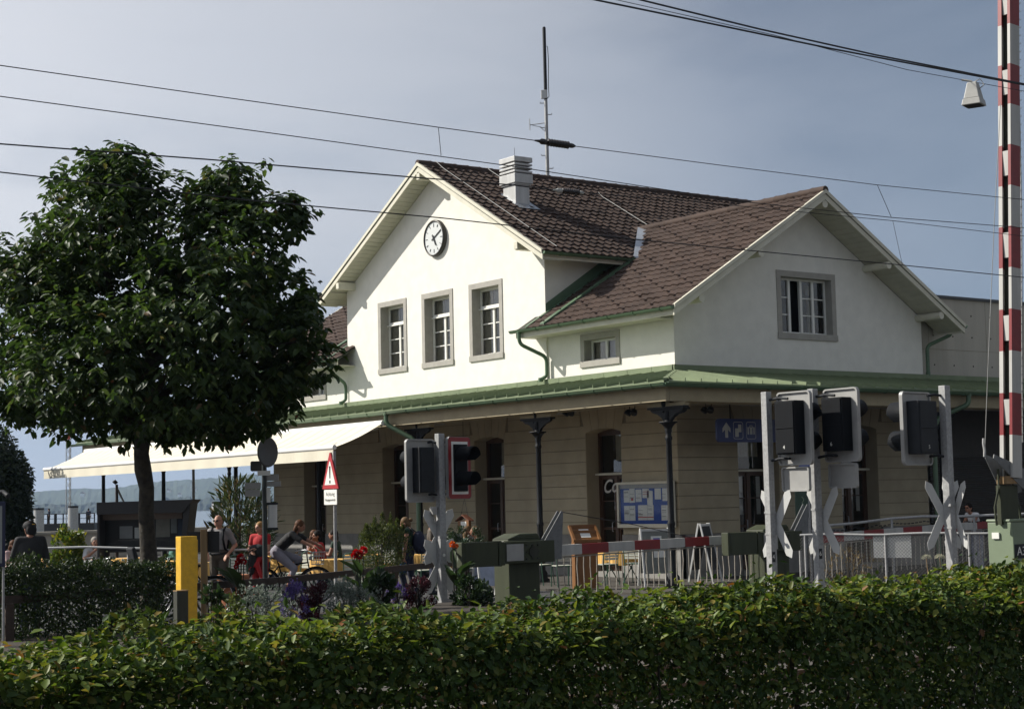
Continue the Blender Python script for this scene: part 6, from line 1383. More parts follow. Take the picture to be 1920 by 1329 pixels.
# ------------------------------------------------------------------ bicycles
def bicycle(label, loc, rot, basket=None, col=M_black, child=False):
    T = thing('bicycle', label, 'bicycle', loc, rot, 'bicycles'); r = .335
    for x in (-.53, .53):
        m = MB(); m.tube([(x+r*math.cos(t*math.pi/16), 0, r+.01+r*math.sin(t*math.pi/16)) for t in range(32)], .017, 6, closed=True); w = m.build('tyre', M_tyre, T)
        m = MB(); m.tube([(x+(r-.025)*math.cos(t*math.pi/16), 0, r+.01+(r-.025)*math.sin(t*math.pi/16)) for t in range(32)], .009, 4, closed=True)
        for k in range(18): a = math.pi*2*k/18; m.tube([(x+.02*math.cos(a+.8), .02*(-1)**k, r+.01+.02*math.sin(a+.8)),(x+(r-.03)*math.cos(a), 0, r+.01+(r-.03)*math.sin(a))], .0016, 3)
        m.cone((x,-.04,r+.01),(x,.04,r+.01),.02,.02,8); m.build('rim', M_chrome, w)
        m = MB(); m.tube([(x+(r+.03)*math.cos(R(a)), 0, r+.01+(r+.03)*math.sin(R(a))) for a in range(20 if x > 0 else 10, 175, 12)], .016, 5); m.build('mudguard', col, T)
    m = MB(); bb = (-.08,0,.30); st = (-.22,0,.80); hd = (.36,0,.86); hb = (.40,0,.66)
    for a, b_ in ((bb,st),(bb,hb),((-.20,0,.72),(.37,0,.80)),(bb,(-.53,.0,.345)),((-.21,0,.74),(-.53,0,.345))): m.tube([a,b_], .016, 6)
    for s in (-.045,.045): m.tube([(.41,s,.62),(.46,s,.5),(.53,s,.345)], .010, 5)
    m.tube([hb,hd,(.35,0,.98)], .015, 6); m.box((-.80,-.07,.70),(-.30,.07,.715)); m.tube([(-.75,.05,.70),(-.53,.05,.345)], .007, 4); m.build('frame', col, T)
    m = MB(); m.tube([(.18,.27,1.03),(.28,.24,1.04),(.36,.08,1.02),(.36,-.08,1.02),(.28,-.24,1.04),(.18,-.27,1.03)], .012, 6); m.tube([(.35,0,.96),(.36,0,1.02)], .014, 6); m.build('handlebar', M_chrome, T)
    m = MB(); m.ball((-.26,0,.90), (.13,.075,.03), 12, 6); m.ball((-.14,0,.905), (.09,.03,.022), 8, 5); m.cone((-.22,0,.78),(-.24,0,.88),.013,.013,6); m.build('saddle', M_black, T)
    m = MB(); m.cone((-.08,-.05,.30),(-.08,.05,.30),.09,.09,14); m.tube([(-.08,.07,.30),(.0,.08,.16)], .01, 5); m.tube([(-.08,-.07,.30),(-.16,-.08,.44)], .01, 5); m.box((-.05,.06,.145),(.05,.17,.165)); m.box((-.21,-.17,.43),(-.11,-.06,.45)); m.build('crank', M_chrome, T)
    m = MB(); m.lathe((.44,0,.88), [(.02,-.05),(.045,0),(.04,.01)], 10, axis=(1,0,0)); m.build('headlight', M_chrome, T)
    if basket:
        m = MB(); 
        for k in range(16):
            a = 2*math.pi*k/16; m.tube([(.56+.12*math.cos(a),.15*math.sin(a),.76),(.57+.15*math.cos(a),.19*math.sin(a),1.0)], .004 if basket != M_alu else .012, 3)
        for z, s in ((.76,.12),(.84,.13),(.92,.14),(1.0,.15)): m.tube([(.565+s*math.cos(t*math.pi/10), s*1.26*math.sin(t*math.pi/10), z) for t in range(20)], .006, 4, closed=True)
        m.build('basket', basket, T)
    return T
RGT = FACE            # pointing to the right of the picture
bk = spot(541, 33.2); cyc_rot = RGT+R(-4)
BK = bicycle('black city bicycle with a front basket ridden by the woman in grey trousers', bk, cyc_rot, M_chrome)
bicycle('parked bicycle with its saddle showing above the hedge left of the tree', spot(150, 31), RGT+R(30)); bicycle('parked bicycle with a white basket left of the tree trunk', spot(232, 31), RGT+R(200), M_alu); bicycle('parked bicycle with a child seat touching the tree trunk', spot(262, 29.6), RGT+R(35)); bicycle('parked bicycle between the tree and the yellow post', spot(345, 29.8), RGT+R(185), M_alu)
q = spot(268, 29.5); T = thing('child_seat', 'dark child seat mounted behind the parked bicycle at the trunk', 'child seat', (q.x,q.y,.75), FACE+R(35)); m = MB(); m.prism([(-.16,0),(.16,0),(.20,.10),(-.08,.14),(-.20,.52),(-.27,.50)], lambda a, b: (a,-.15,b), lambda a, b: (a,.15,b)); m.build('shell', M_dgrey, T, .03)
# ------------------------------------------------------------------ people
def fuse(name, m, mats, parent, voxel=.011, smooth=4):
    """melt overlapping limbs into one continuous surface"""
    me = bpy.data.meshes.new('tmp'); me.from_pydata(m.v, [], m.f); o = bpy.data.objects.new('tmp', me); COL.objects.link(o)
    r = o.modifiers.new('r', 'REMESH'); r.mode = 'VOXEL'; r.voxel_size = voxel; s = o.modifiers.new('s', 'SMOOTH'); s.iterations = smooth; s.factor = .5
    bpy.context.view_layer.update(); n = bpy.data.meshes.new_from_object(o.evaluated_get(bpy.context.evaluated_depsgraph_get())); bpy.data.objects.remove(o); bpy.data.meshes.remove(me)
    n.name = name; n.materials.clear(); n.materials.append(mats); n.polygons.foreach_set('use_smooth', np.ones(len(n.polygons), bool)); return link(name, n, parent)
def caps(m, p, q, r0, r1): m.cone(p, q, r0, r1, 10); m.ball(p, r0, 10, 6); m.ball(q, r1, 10, 6)
STAND = dict(pel=(0,0,.95), waist=(0,.01,1.10), chest=(0,0,1.28), neck=(0,-.01,1.45), head=(0,.025,1.60), shL=(-.175,-.01,1.405), shR=(.175,-.01,1.405), elL=(-.23,-.04,1.13), elR=(.23,-.04,1.13), wrL=(-.24,.06,.89), wrR=(.24,.06,.89), hiL=(-.09,0,.93), hiR=(.09,0,.93), knL=(-.10,.02,.50), knR=(.10,.02,.50), anL=(-.10,-.02,.08), anR=(.10,-.02,.08))
SIT = dict(STAND, pel=(0,0,.52), waist=(0,-.0,.68), chest=(0,.03,.87), neck=(0,.05,1.03), head=(0,.10,1.18), shL=(-.175,.04,.985), shR=(.175,.04,.985), elL=(-.24,.12,.74), elR=(.24,.12,.74), wrL=(-.12,.36,.78), wrR=(.12,.36,.78), hiL=(-.09,.0,.52), hiR=(.09,0,.52), knL=(-.11,.42,.52), knR=(.11,.42,.52), anL=(-.11,.40,.08), anR=(.11,.40,.08))
def person(label, loc, rot, pose=STAND, over=None, H=1.72, shirt=None, sleeve=.8, trousers=None, legs='long', hair=M_dark, hairlong=0.0, skin=M_skin, headturn=0.0, headtilt=0.0, slim=1.0, shoes=M_dgrey, glasses=False, bald=False, skirt=None, group='people at the station', grip=False, simple=False):
    J = {k: V(v) for k, v in dict(pose, **(over or {})).items()}; s = H/1.72
    for k in J: J[k] = J[k]*s
    T = thing('person', label, 'person', loc, rot, group); w = slim
    up = (J['neck']-J['pel']).normalized(); side = (J['shR']-J['shL']).normalized(); fw_ = up.cross(side).normalized()*1.0
    RT = Matrix((side, fw_, up)).transposed()
    hf = V((-math.sin(headturn), math.cos(headturn), 0)); 
    if abs(fw_.z) < .95:
        f0 = V((fw_.x, fw_.y, 0)).normalized(); hf = Matrix.Rotation(headturn, 3, 'Z') @ f0
    hs = hf.cross(V((0,0,1))); hu = V((0,0,1)); HT = Matrix((hs, hf, hu)).transposed() @ Matrix.Rotation(headtilt, 3, 'X')
    def body(m, g=0.0, torso=True, arms=(1.0, 1.0), legs_=1.0, head=True, hands=True, pelvis=True):
        if torso:
            m.ball(J['chest'], ((.155*w+g)*s, (.10*w+g)*s, .17*s), 14, 9, rot=RT); m.ball(J['waist'], ((.132*w+g)*s, (.095*w+g)*s, .15*s), 14, 9, rot=RT); caps(m, J['shL'], J['shR'], (.055+g)*s, (.055+g)*s); m.ball((J['chest']+J['waist'])/2, ((.145*w+g)*s, (.098*w+g)*s, .15*s), 14, 9, rot=RT)
        if pelvis:
            m.ball(J['pel'], ((.155*w+g)*s, (.115*w+g)*s, .125*s), 14, 9, rot=RT); m.ball((J['pel']+J['waist'])/2, ((.145*w+g)*s, (.102*w+g)*s, .12*s), 12, 8, rot=RT)
        for S_ in 'LR':
            if arms[0] > 0:
                e = J['sh'+S_].lerp(J['el'+S_], min(1, arms[0])); caps(m, J['sh'+S_], e, (.052+g)*s, (.043+g)*s)
                if arms[1] > 0 and arms[0] >= 1: caps(m, J['el'+S_], J['el'+S_].lerp(J['wr'+S_], arms[1]), (.040+g)*s, (.028+g)*s)
            if legs_ > 0:
                caps(m, J['hi'+S_], J['kn'+S_], (.085*w+g)*s, (.056+g)*s)
                if legs_ > .5: caps(m, J['kn'+S_], J['kn'+S_].lerp(J['an'+S_], (legs_-.5)*2), (.054+g)*s, (.036+g*1.3)*s)
        if head:
            caps(m, J['neck'], J['head'], .055*s, .05*s); h = J['head']; m.ball(h, (.074*s,.092*s,.115*s), 16, 11, rot=HT); m.ball(h+HT@V((0,.03*s,-.05*s)), (.055*s,.06*s,.062*s), 12, 8, rot=HT)
            m.ball(h+HT@V((0,.098*s,-.012*s)), (.014*s,.022*s,.026*s), 8, 6, rot=HT); m.ball(h+HT@V((0,.082*s,.028*s)), (.05*s,.014*s,.012*s), 8, 5, rot=HT)
            for q in (-1,1): m.ball(h+HT@V((q*.076*s,-.008*s,-.01*s)), (.012*s,.022*s,.032*s), 8, 6, rot=HT)
        if hands:
            for S_ in 'LR':
                d = (J['wr'+S_]-J['el'+S_]).normalized(); a = d.orthogonal().normalized() if abs(d.z) > .9 else d.cross(V((0,0,1))).normalized(); b_ = d.cross(a)
                if abs(d.z) > .9: a = V((0,1,0)) - d*d.y; a.normalize(); b_ = d.cross(a)
                c = J['wr'+S_]; sg = 1 if S_ == 'R' else -1
                caps(m, c, c+d*.05*s, .03*s, .034*s); m.obox(c+d*.06*s, d*.042*s, a*.038*s, b_*.014*s); curl = 1.0 if grip else .45; cd_ = b_*(-1 if b_.z > 0 else 1)
                for k, ln in enumerate((.070,.080,.075,.058)):
                    o = c+d*.098*s+a*((k-1.5)*.021*s); j1 = o+(d*math.cos(curl*.6)+cd_*math.sin(curl*.6))*ln*.5*s; j2 = j1+(d*math.cos(curl*1.6)+cd_*math.sin(curl*1.6))*ln*.5*s; caps(m, o, j1, .0095*s, .009*s); caps(m, j1, j2, .009*s, .0075*s)
                o = c+d*.03*s+a*.032*s*sg; caps(m, o, o+(d*.7+a*.6*sg+cd_*.4)*.045*s, .012*s, .010*s); caps(m, o+(d*.7+a*.6*sg+cd_*.4)*.045*s, o+(d*1.2+a*.6*sg+cd_*.7)*.065*s, .010*s, .008*s)
        return m
    vox = .02 if simple else .0105
    m = body(MB())
    for S_ in 'LR':
        d = V((0,1,0)) if abs((J['kn'+S_]-J['an'+S_]).normalized().z) > .4 else V((0,.8,-.5)); caps(m, J['an'+S_]+V((0,-.04*s,-.035*s)), J['an'+S_]+d*.13*s+V((0,0,-.05*s)), .042*s, .034*s)
    bo = fuse('body', m, skin, T, vox, 3)
    if shirt: fuse('shirt', body(MB(), .013, True, (sleeve, max(0, sleeve-1)) if sleeve <= 1 else (1, sleeve-1), 0, False, False, True), shirt, bo, .014 if not simple else .02, 4)
    if trousers:
        m = body(MB(), .017, False, (0,0), {'long':.98,'knee':.62,'short':.4}[legs], False, False, True); fuse('trousers', m, trousers, bo, .014 if not simple else .02, 3)
    if skirt:
        m = MB(); c = J['pel']; m.lathe((c.x,c.y,c.z-.42*s), [(.21*s,0),(.185*s,.25*s),(.155*s,.45*s)], 16); fuse('skirt', m, skirt, bo, .018, 3)
    m = MB()
    for S_ in 'LR':
        d = V((0,1,0)) if abs((J['kn'+S_]-J['an'+S_]).normalized().z) > .4 else V((0,.8,-.5)); caps(m, J['an'+S_]+V((0,-.05*s,-.038*s)), J['an'+S_]+d*.15*s+V((0,0,-.05*s)), .048*s, .04*s)
    fuse('shoes', m, shoes, bo, .014, 2)
    h = J['head']
    if not simple:
        m = MB()
        for q in (-1,1): m.ball(h+HT@V((q*.031*s,.084*s,.008*s)), (.013*s,.007*s,.007*s), 8, 5, rot=HT)
        m.build('eyes', M_ink, bo); m = MB(); m.ball(h+HT@V((0,.092*s,-.056*s)), (.024*s,.007*s,.006*s), 8, 5, rot=HT); m.build('mouth', mat('lips', (.30,.09,.07), .5), bo)
    if hair:
        m = MB()
        if bald: m.ball(h+HT@V((0,-.03*s,.0)), (.082*s,.072*s,.085*s), 14, 9, rot=HT)
        else:
            m.ball(h+HT@V((0,-.018*s,.03*s)), (.087*s,.100*s,.102*s), 16, 10, rot=HT); m.ball(h+HT@V((0,-.045*s,-.03*s)), (.083*s,.070*s,.09*s), 14, 9, rot=HT)
            if hairlong:
                for q in (-1,0,1): m.ball(h+HT@V((q*.055*s,-.055*s-.01*abs(q),-.06*s-hairlong*.35)), (.05*s,.045*s,.06*s+hairlong*.5), 10, 8, rot=HT)
        fuse('hair', m, hair, bo, .010, 2)
    if glasses:
        m = MB()
        for q in (-1,1): m.ball(h+HT@V((q*.034*s,.095*s,.008*s)), (.028*s,.010*s,.018*s), 10, 6, rot=HT); m.tube([h+HT@V((q*.06*s,.088*s,.012*s)), h+HT@V((q*.08*s,.0,.012*s))], .004, 4)
        m.build('sunglasses', M_black, bo)
    return T, J, HT
def fl(n, c, **k): return mat(n, c, .85, var=.08, scale=10, bump=.3, bscale=14, **k)
C_black, C_char, C_red, C_white, C_greyt, C_lil, C_navy, C_beige, C_green, C_pink, C_drk = fl('black_cloth',(.012,.012,.013)), fl('charcoal_cloth',(.026,.026,.027)), fl('red_cloth',(.40,.016,.018)), fl('white_cloth',(.62,.61,.60)), fl('grey_tee',(.26,.245,.24)), fl('lilac_grey_cloth',(.25,.24,.285)), fl('navy_cloth',(.014,.018,.045)), fl('khaki_cloth',(.085,.068,.05)), fl('teal_cloth',(.04,.14,.11)), fl('pink_cloth',(.50,.34,.33)), fl('dark_green_cloth',(.015,.04,.022))
H_brown, H_grey, H_blond, H_dark, H_red = mat('brown_hair',(.12,.05,.02),.6,var=.3,scale=30, spec=.15), mat('grey_hair',(.34,.31,.27),.7,var=.15,scale=30, spec=.15), mat('blond_hair',(.34,.19,.07),.6,var=.2,scale=30, spec=.15), mat('dark_hair',(.012,.008,.006),.7,var=.2,scale=30, spec=.15), mat('dull_blond_hair',(.16,.10,.05),.6,var=.2,scale=30, spec=.15)
rot_cam = lambda a=0: FACE-R(90)-R(90)+R(a)+0     # local +y (front) towards the camera
rot_right = lambda a=0: FACE-R(90)+R(a); rot_away = lambda a=0: FACE+R(a); rot_left = lambda a=0: FACE+R(90)+R(a)
# man with helmet on the left, seen from behind
T, J, HT = person('man in a charcoal t-shirt and dark cap seen from behind at far left', spot(57,27), rot_away(18), H=1.78, over=dict(elL=(-.26,.10,1.12), wrL=(-.14,.30,1.05), elR=(.25,.06,1.10), wrR=(.16,.28,1.0), head=(-.01,.06,1.585)), shirt=C_char, sleeve=.95, trousers=C_navy, hair=H_dark, slim=1.18, headturn=.35, skin=M_skint)
q = T.matrix_basis.copy(); m = MB(); h = J['head']; m.ball(h+HT@V((0,-.0,.045)), (.105,.125,.085), 16, 8, rot=HT); m.ball(h+HT@V((0,-.085,-.02)), (.085,.055,.10), 14, 8, rot=HT); m.ball(h+HT@V((0,.12,.04)), (.08,.07,.014), 12, 5, rot=HT)
hm = thing('cycle_cap', 'dark padded cap with neck flap on the head of the man at far left', 'cap', T.location, T.rotation_euler.z); hc = fuse('cap', m, C_black, hm, .011, 2); m = MB(); m.ball(h+HT@V((.02,-.115,.07)), (.03,.012,.006), 8, 4, rot=HT); m.build('emblem', M_yellow, hc)
person('woman in a pale pink top sitting at the left edge with dark hair', spot(20,40), rot_right(-25), SIT, shirt=C_pink, trousers=C_beige, hair=H_brown, hairlong=.05, H=1.66)
person('grey haired man in a pale shirt leaning on his arm at a table', spot(176,38), rot_cam(25), SIT, over=dict(wrR=(.0,.26,1.02), elR=(.26,.30,.82), head=(.01,.16,1.17), wrL=(.05,.42,.80)), shirt=C_white, trousers=C_beige, hair=H_grey, H=1.76)
person('man in a teal shirt sitting right of the tree trunk', spot(320,38.5), rot_right(20), SIT, shirt=C_green, trousers=C_navy, hair=H_dark, skin=M_skint, H=1.6)
person('dark haired person sitting between the yellow post and the timber post', spot(357,41), rot_cam(-30), SIT, shirt=C_navy, trousers=C_navy, hair=H_brown, H=1.8, skin=M_skint)
# standing man with sunglasses
T, J, HT = person('balding man with sunglasses and grey t-shirt standing behind the timber post', spot(410,33.0), rot_cam(-10), H=1.77, over=dict(elL=(-.30,-.08,1.14), wrL=(-.22,.10,.98), elR=(.24,.02,1.12), wrR=(.16,.20,.98)), shirt=C_greyt, sleeve=.8, trousers=C_beige, hair=H_brown, bald=True, glasses=True, slim=1.08, headturn=-.25)
bp = thing('backpack', 'black backpack straps worn by the man with sunglasses', 'backpack', T.location, T.rotation_euler.z); s = 1.77/1.72
m = MB()
for q in (-1, 1): m.tube([V((q*.12,-.12,1.42))*s, V((q*.125,.0,1.475))*s, V((q*.12,.10,1.40))*s, V((q*.125,.135,1.26))*s, V((q*.155,.10,1.08))*s, V((q*.15,-.08,1.02))*s], .022, 6)
m.build('strap', M_black, bp); m = MB(); m.ball(V((0,-.20,1.22))*s, (.15,.10,.22), 12, 8); m.build('bag', M_black, bp)
m = MB(); m.tube([V((-.17,.03,.99))*s, V((-.05,.145,.985))*s, V((.10,.14,.985))*s, V((.18,.02,.99))*s, V((.1,-.13,.99))*s, V((-.1,-.13,.99))*s], .024, 6, closed=True); tag(m.build('waist_bag', C_black), None, None); wb = bpy.data.objects[m and 'waist_bag']; wb.parent = bp
# woman in red
T, J, HT = person('blond woman in a red dress holding a dark jacket before her chest', spot(487,33.0), rot_cam(-20), H=1.62, over=dict(elL=(-.22,.06,1.14), wrL=(-.06,.20,1.16), elR=(.22,.06,1.14), wrR=(.08,.21,1.10), head=(0,.02,1.595)), shirt=C_red, sleeve=.55, trousers=C_red, hair=H_blond, hairlong=.02, headturn=-.35)
jk = thing('jacket', 'dark bundled jacket hanging over the arms of the woman in red', 'jacket', T.location, T.rotation_euler.z); m = MB(); m.ball((-.02,.16,1.10), (.17,.10,.09), 12, 8); m.ball((.07,.17,.92), (.10,.07,.22), 12, 8); m.ball((.10,.16,.74), (.07,.05,.16), 10, 7); m.ball((-.08,.17,1.05), (.09,.08,.12), 10, 7); fuse('cloth', m, C_black, jk, .014, 3)
sc_ = thing('red_cloth', 'bright red knotted sweater hanging from the waist of the woman in red', 'sweater', T.location, T.rotation_euler.z); m = MB()
for a, b_, r in (((-.10,.13,.98),(-.02,.17,.80),.05),((-.02,.17,.80),(-.12,.17,.55),.055),((-.02,.17,.80),(.10,.18,.74),.045),((-.02,.17,.82),(.02,.17,.98),.03),((-.12,.17,.55),(-.14,.16,.44),.035),((.10,.18,.74),(.14,.18,.70),.03)): caps(m, a, b_, r, r*.7)
fuse('cloth', m, C_red, sc_, .012, 2)
person('person with brown hair sitting behind the woman in red', spot(472,39), rot_right(10), SIT, shirt=C_white, trousers=C_navy, hair=H_brown, H=1.85)
# cyclist
RIDE = dict(pel=(0,-.24,.97), waist=(0,-.16,1.09), chest=(0,.0,1.23), neck=(0,.13,1.36), head=(0,.22,1.47), shL=(-.17,.09,1.325), shR=(.17,.09,1.325), elL=(-.22,.28,1.17), elR=(.22,.26,1.14), wrL=(-.25,.24+.10,1.06), wrR=(.25,.24+.10,1.06), hiL=(-.09,-.22,.95), hiR=(.09,-.22,.95), knL=(-.10,.18,.83), knR=(.10,.12,.66), anL=(-.11,-.02,.52), anR=(.11,-.04,.24))
RIDE.update(elL=(-.23,.30,1.20), elR=(.23,.30,1.18), wrL=(-.255,.20+.32,1.10), wrR=(.255,.52,1.08))
T, J, HT = person('woman in a black t-shirt and lilac grey trousers riding a bicycle to the right', (bk.x, bk.y, .02), cyc_rot-R(90), RIDE, H=1.74, shirt=C_black, sleeve=.85, trousers=C_lil, legs='knee', hair=H_brown, hairlong=.06, headtilt=-.25, grip=True, skin=M_skint, slim=1.05)
for px, d, r, lab, sh, hr in ((602,38.2,rot_left(15),'woman in a red top resting her chin on her hand behind the cyclist',C_red,H_dark),(582,39.2,rot_right(-20),'person in pink sitting just behind the cyclist',C_pink,H_brown),(632,39,rot_left(-10),'dark haired person sitting right of the warning sign post behind the yellow table',C_drk,H_dark),(868,39.5,rot_right(15),'person with red brown hair sitting below the hanging menu case',C_drk,H_red),(897,39.2,rot_left(0),'person with light brown hair sitting left of the second shop door',C_beige,H_red)):
    person(lab, spot(px,d), r, SIT, shirt=sh, sleeve=.3, trousers=C_navy, hair=hr, hairlong=.05, H=1.78, skin=M_skint, over=dict(wrR=(.03,.20,1.04), elR=(.20,.26,.80)) if px == 602 else None)
# woman with backpack, arm crossing over her shoulder
T, J, HT = person('woman with tied blond hair and a green top walking with one arm across her shoulder', spot(764,34), rot_left(-8), H=1.66, over=dict(head=(0,.06,1.565), elL=(-.20,.02,1.10), wrL=(-.20,.06,.84), elR=(.12,-.13,1.34), wrR=(-.06,.12,1.38), shR=(.16,-.02,1.40), knL=(-.1,.12,.52), anL=(-.1,.02,.1), knR=(.1,-.02,.5), anR=(.1,-.16,.1)), shirt=C_drk, sleeve=.12, trousers=C_navy, hair=H_red, hairlong=.0, headtilt=-.35)
m = MB(); m.ball(J['head']+HT@V((0,-.13,.02)), (.035,.05,.04), 10, 6); fuse('bun', m, H_red, T.children[0], .01, 2)
b2 = thing('backpack', 'dark blue backpack on the back of the woman in the green top', 'backpack', T.location, T.rotation_euler.z); m = MB(); m.ball((.0,-.22,1.12), (.17,.13,.24), 14, 9); m.ball((0,-.28,1.02), (.13,.09,.14), 12, 8); fuse('bag', m, C_navy, b2, .014, 3); m = MB()
for q in (-1,1): m.tube([(q*.11,-.14,1.32),(q*.12,-.02,1.43),(q*.115,.10,1.34),(q*.13,.09,1.15),(q*.14,-.06,1.0)], .02, 6)
m.build('strap', C_black, b2)
cb_ = thing('blue_bag', 'small bright blue bag in the hand of the woman with the backpack', 'bag', T.location, T.rotation_euler.z); m = MB(); m.ball((-.20,.08,.62), (.05,.11,.12), 12, 8); m.tube([(-.2,.02,.70),(-.2,.08,.80),(-.2,.14,.70)], .01, 5); fuse('bag', m, fl('blue_cloth',(.03,.09,.24)), cb_, .01, 2)
person('person half hidden behind the left signal post next to the backpack', spot(808,35.5), rot_right(10), H=1.60, shirt=C_beige, sleeve=.6, trousers=C_navy, hair=H_dark, skin=M_skint, over=dict(wrL=(-.2,.28,1.1), elL=(-.24,.06,1.1)))
# woman on the right leaning on the handrail
q = spot(1829,38.2); person('dark haired woman with sunglasses and white vest leaning on the handrail at right', q, rot_left(25), H=1.64, over=dict(waist=(0,.02,1.14), chest=(0,.08,1.31), neck=(0,.16,1.46), head=(0,.22,1.59), shL=(-.17,.12,1.42), shR=(.17,.12,1.42), elL=(-.22,.30,1.22), elR=(.22,.20,1.16), wrL=(-.12,.50,1.16), wrR=(.14,.42,1.10)), shirt=C_white, sleeve=.05, trousers=fl('floral_cloth',(.16,.17,.22), col2=(.42,.42,.46)), hair=H_dark, glasses=True, headturn=.25, skin=M_skint)
for px, lab, r in ((92,'tiny figure leaning on the railing of the landing stage',rot_left(0)),(166,'tiny pair of legs and dark jacket at the end of the landing stage',rot_away(0))):
    q = spot(px, DP+1); person(lab.replace('tiny pair of legs and dark jacket','tiny person in a dark jacket'), (q.x,q.y,zof(px, 986, DP)), r, H=1.0, shirt=C_navy, trousers=C_beige, hair=H_dark, simple=True, group='people on the landing stage')
# a few glasses and cruets on the tables
for px, d, lab in ((628,36.5,'small wine glass on the yellow table beside the warning sign'),(552,38,'small wine glass on the table behind the cyclist'),(240,41,'small glass on the table right of the grey haired man')):
    q = spot(px+3, d-.05, .748); T = thing('wine_glass', lab, 'glass', q); m = MB(); m.lathe((0,0,0), [(.03,0),(.03,.004),(.005,.008),(.005,.08),(.03,.11),(.036,.16),(.03,.19)], 12); m.build('glass', M_glass, T)

# ------------------------------------------------------------------ sky, sun, air
AZ, EL = math.atan2(.54, .60), R(36.5)
sd = V((math.cos(EL)*math.cos(AZ), math.cos(EL)*math.sin(AZ), -math.sin(EL)))       # the way the light travels
sl = bpy.data.lights.new('sun', 'SUN'); sl.energy = 5.0; sl.angle = R(.55); sl.color = (1, .955, .87); so_ = bpy.data.objects.new('sun', sl); COL.objects.link(so_); so_.rotation_euler = sd.to_track_quat('-Z', 'Y').to_euler()
w = bpy.data.worlds.new('World'); S.world = w; w.use_nodes = True; nt = w.node_tree; nt.nodes.clear(); N = nt.nodes.new; L = nt.links.new
out = N('ShaderNodeOutputWorld'); bg = N('ShaderNodeBackground'); sky = N('ShaderNodeTexSky'); sky.sky_type = 'NISHITA'; sky.sun_disc = False; sky.sun_elevation = EL
tosun = -sd; sky.sun_rotation = math.atan2(tosun.x, tosun.y); sky.air_density = 1.0; sky.dust_density = 2.0; sky.ozone_density = 1.2; sky.altitude = 400
tc = N('ShaderNodeTexCoord'); mp = N('ShaderNodeMapping'); mp.inputs['Scale'].default_value = (1.6, 1.6, 4.2); mp.inputs['Location'].default_value = (.4, 1.7, .2); L(tc.outputs['Generated'], mp.inputs[0])
nz = N('ShaderNodeTexNoise'); nz.inputs['Scale'].default_value = 1.15; nz.inputs['Detail'].default_value = 6; nz.inputs['Roughness'].default_value = .52; L(mp.outputs[0], nz.inputs['Vector'])
rp = N('ShaderNodeValToRGB'); rp.color_ramp.elements[0].position = .38; rp.color_ramp.elements[0].color = (.80,)*3+(1,); rp.color_ramp.elements[1].position = .72; rp.color_ramp.elements[1].color = (1,)*3+(1,); rp.color_ramp.interpolation = 'EASE'; L(nz.outputs['Fac'], rp.inputs[0])
mx = N('ShaderNodeMix'); mx.data_type = 'RGBA'; L(rp.outputs[0], mx.inputs['Factor']); L(sky.outputs[0], mx.inputs['A']); hv = V((tosun.x, tosun.y, 0)).normalized(); dt = N('ShaderNodeVectorMath'); dt.operation = 'DOT_PRODUCT'; L(tc.outputs['Generated'], dt.inputs[0]); dt.inputs[1].default_value = hv
mr = N('ShaderNodeMapRange'); mr.inputs[1].default_value = -1; L(dt.outputs['Value'], mr.inputs[0]); cr = N('ShaderNodeValToRGB'); e = cr.color_ramp.elements; e[0].position = .0; e[0].color = (.40,.40,.40,1); e[1].position = 1; e[1].color = (.95,.97,1.0,1)
for p_, c_ in ((.30,(.28,.31,.35,1)),(.46,(.19,.235,.31,1)),(.53,(.275,.31,.38,1)),(.60,(.46,.49,.545,1)),(.74,(.69,.72,.775,1))): q_ = e.new(p_); q_.color = c_
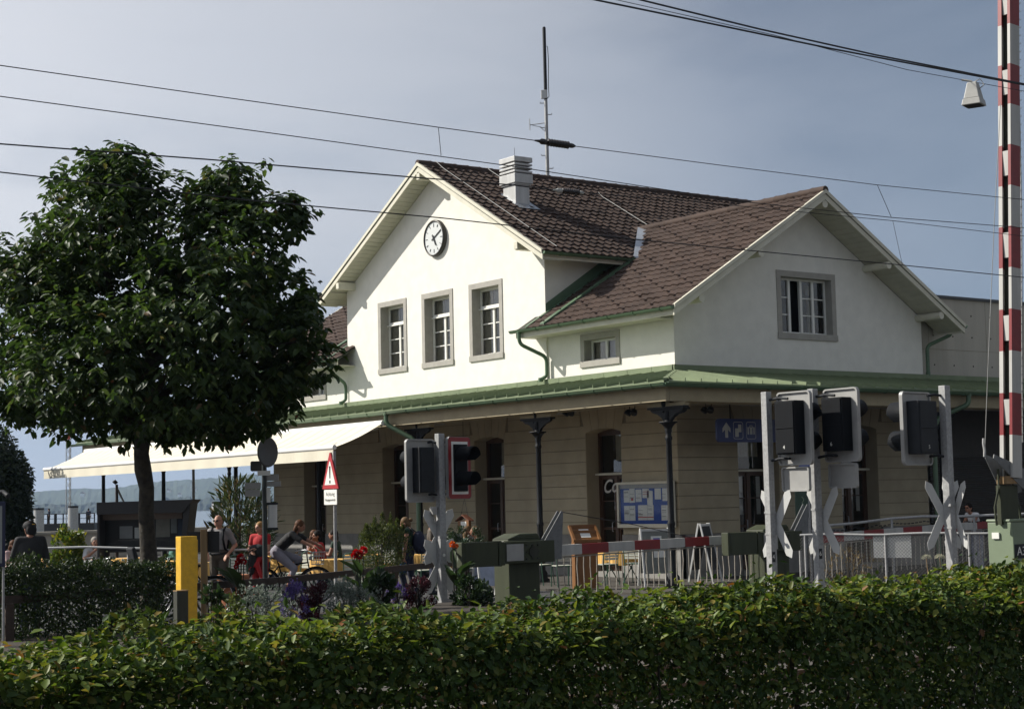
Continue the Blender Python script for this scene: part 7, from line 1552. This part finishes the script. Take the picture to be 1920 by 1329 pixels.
L(mr.outputs[0], cr.inputs[0]); sc2 = N('ShaderNodeVectorMath'); sc2.operation = 'SCALE'; sc2.inputs[3].default_value = 9.2; L(cr.outputs[0], sc2.inputs[0]); n3 = N('ShaderNodeTexNoise'); n3.inputs['Scale'].default_value = 1.6; n3.inputs['Detail'].default_value = 7; n3.inputs['Roughness'].default_value = .55; n3.inputs['Distortion'].default_value = .6; m3_ = N('ShaderNodeMapping'); m3_.inputs['Scale'].default_value = (1.3,1.3,3.0); m3_.inputs['Location'].default_value = (3.1,.7,1.2); L(tc.outputs['Generated'], m3_.inputs[0]); L(m3_.outputs[0], n3.inputs['Vector'])
r3 = N('ShaderNodeValToRGB'); r3.color_ramp.elements[0].position = .36; r3.color_ramp.elements[0].color = (.76,.79,.84,1); r3.color_ramp.elements[1].position = .66; r3.color_ramp.elements[1].color = (1.28,1.23,1.19,1); r3.color_ramp.interpolation = 'EASE'; L(n3.outputs['Fac'], r3.inputs[0])
ml = N('ShaderNodeMix'); ml.data_type = 'RGBA'; ml.blend_type = 'MULTIPLY'; ml.inputs['Factor'].default_value = 1; L(sc2.outputs[0], ml.inputs['A']); L(r3.outputs[0], ml.inputs['B']); L(ml.outputs['Result'], mx.inputs['B'])
L(mx.outputs['Result'], bg.inputs[0]); bg.inputs[1].default_value = .078; L(bg.outputs[0], out.inputs[0])
if True:
    hz = MB(); hz.box((-8200,-7000,-3.6),(900,7000,330))
    me = bpy.data.meshes.new('haze'); me.from_pydata(hz.v, [], hz.f); hm_ = bpy.data.materials.new('haze_air'); hm_.use_nodes = True; n2 = hm_.node_tree; n2.nodes.clear(); o2 = n2.nodes.new('ShaderNodeOutputMaterial'); pv_ = n2.nodes.new('ShaderNodeVolumePrincipled'); pv_.inputs['Color'].default_value = (.50,.70,1.0,1); pv_.inputs['Density'].default_value = 1.05e-4; n2.links.new(pv_.outputs[0], o2.inputs['Volume']); me.materials.append(hm_); ho = bpy.data.objects.new('haze', me); COL.objects.link(ho); ho['kind'] = 'stuff'
S.view_settings.view_transform = 'Standard'; S.view_settings.look = 'None'; S.view_settings.gamma = 1; S.view_settings.use_curve_mapping = False; S.view_settings.exposure = 0.4
S.render.resolution_x, S.render.resolution_y = 1024, 708
S.cycles.use_denoising = True; S.cycles.max_bounces = 6; S.cycles.transparent_max_bounces = 12; S.cycles.volume_bounces = 0
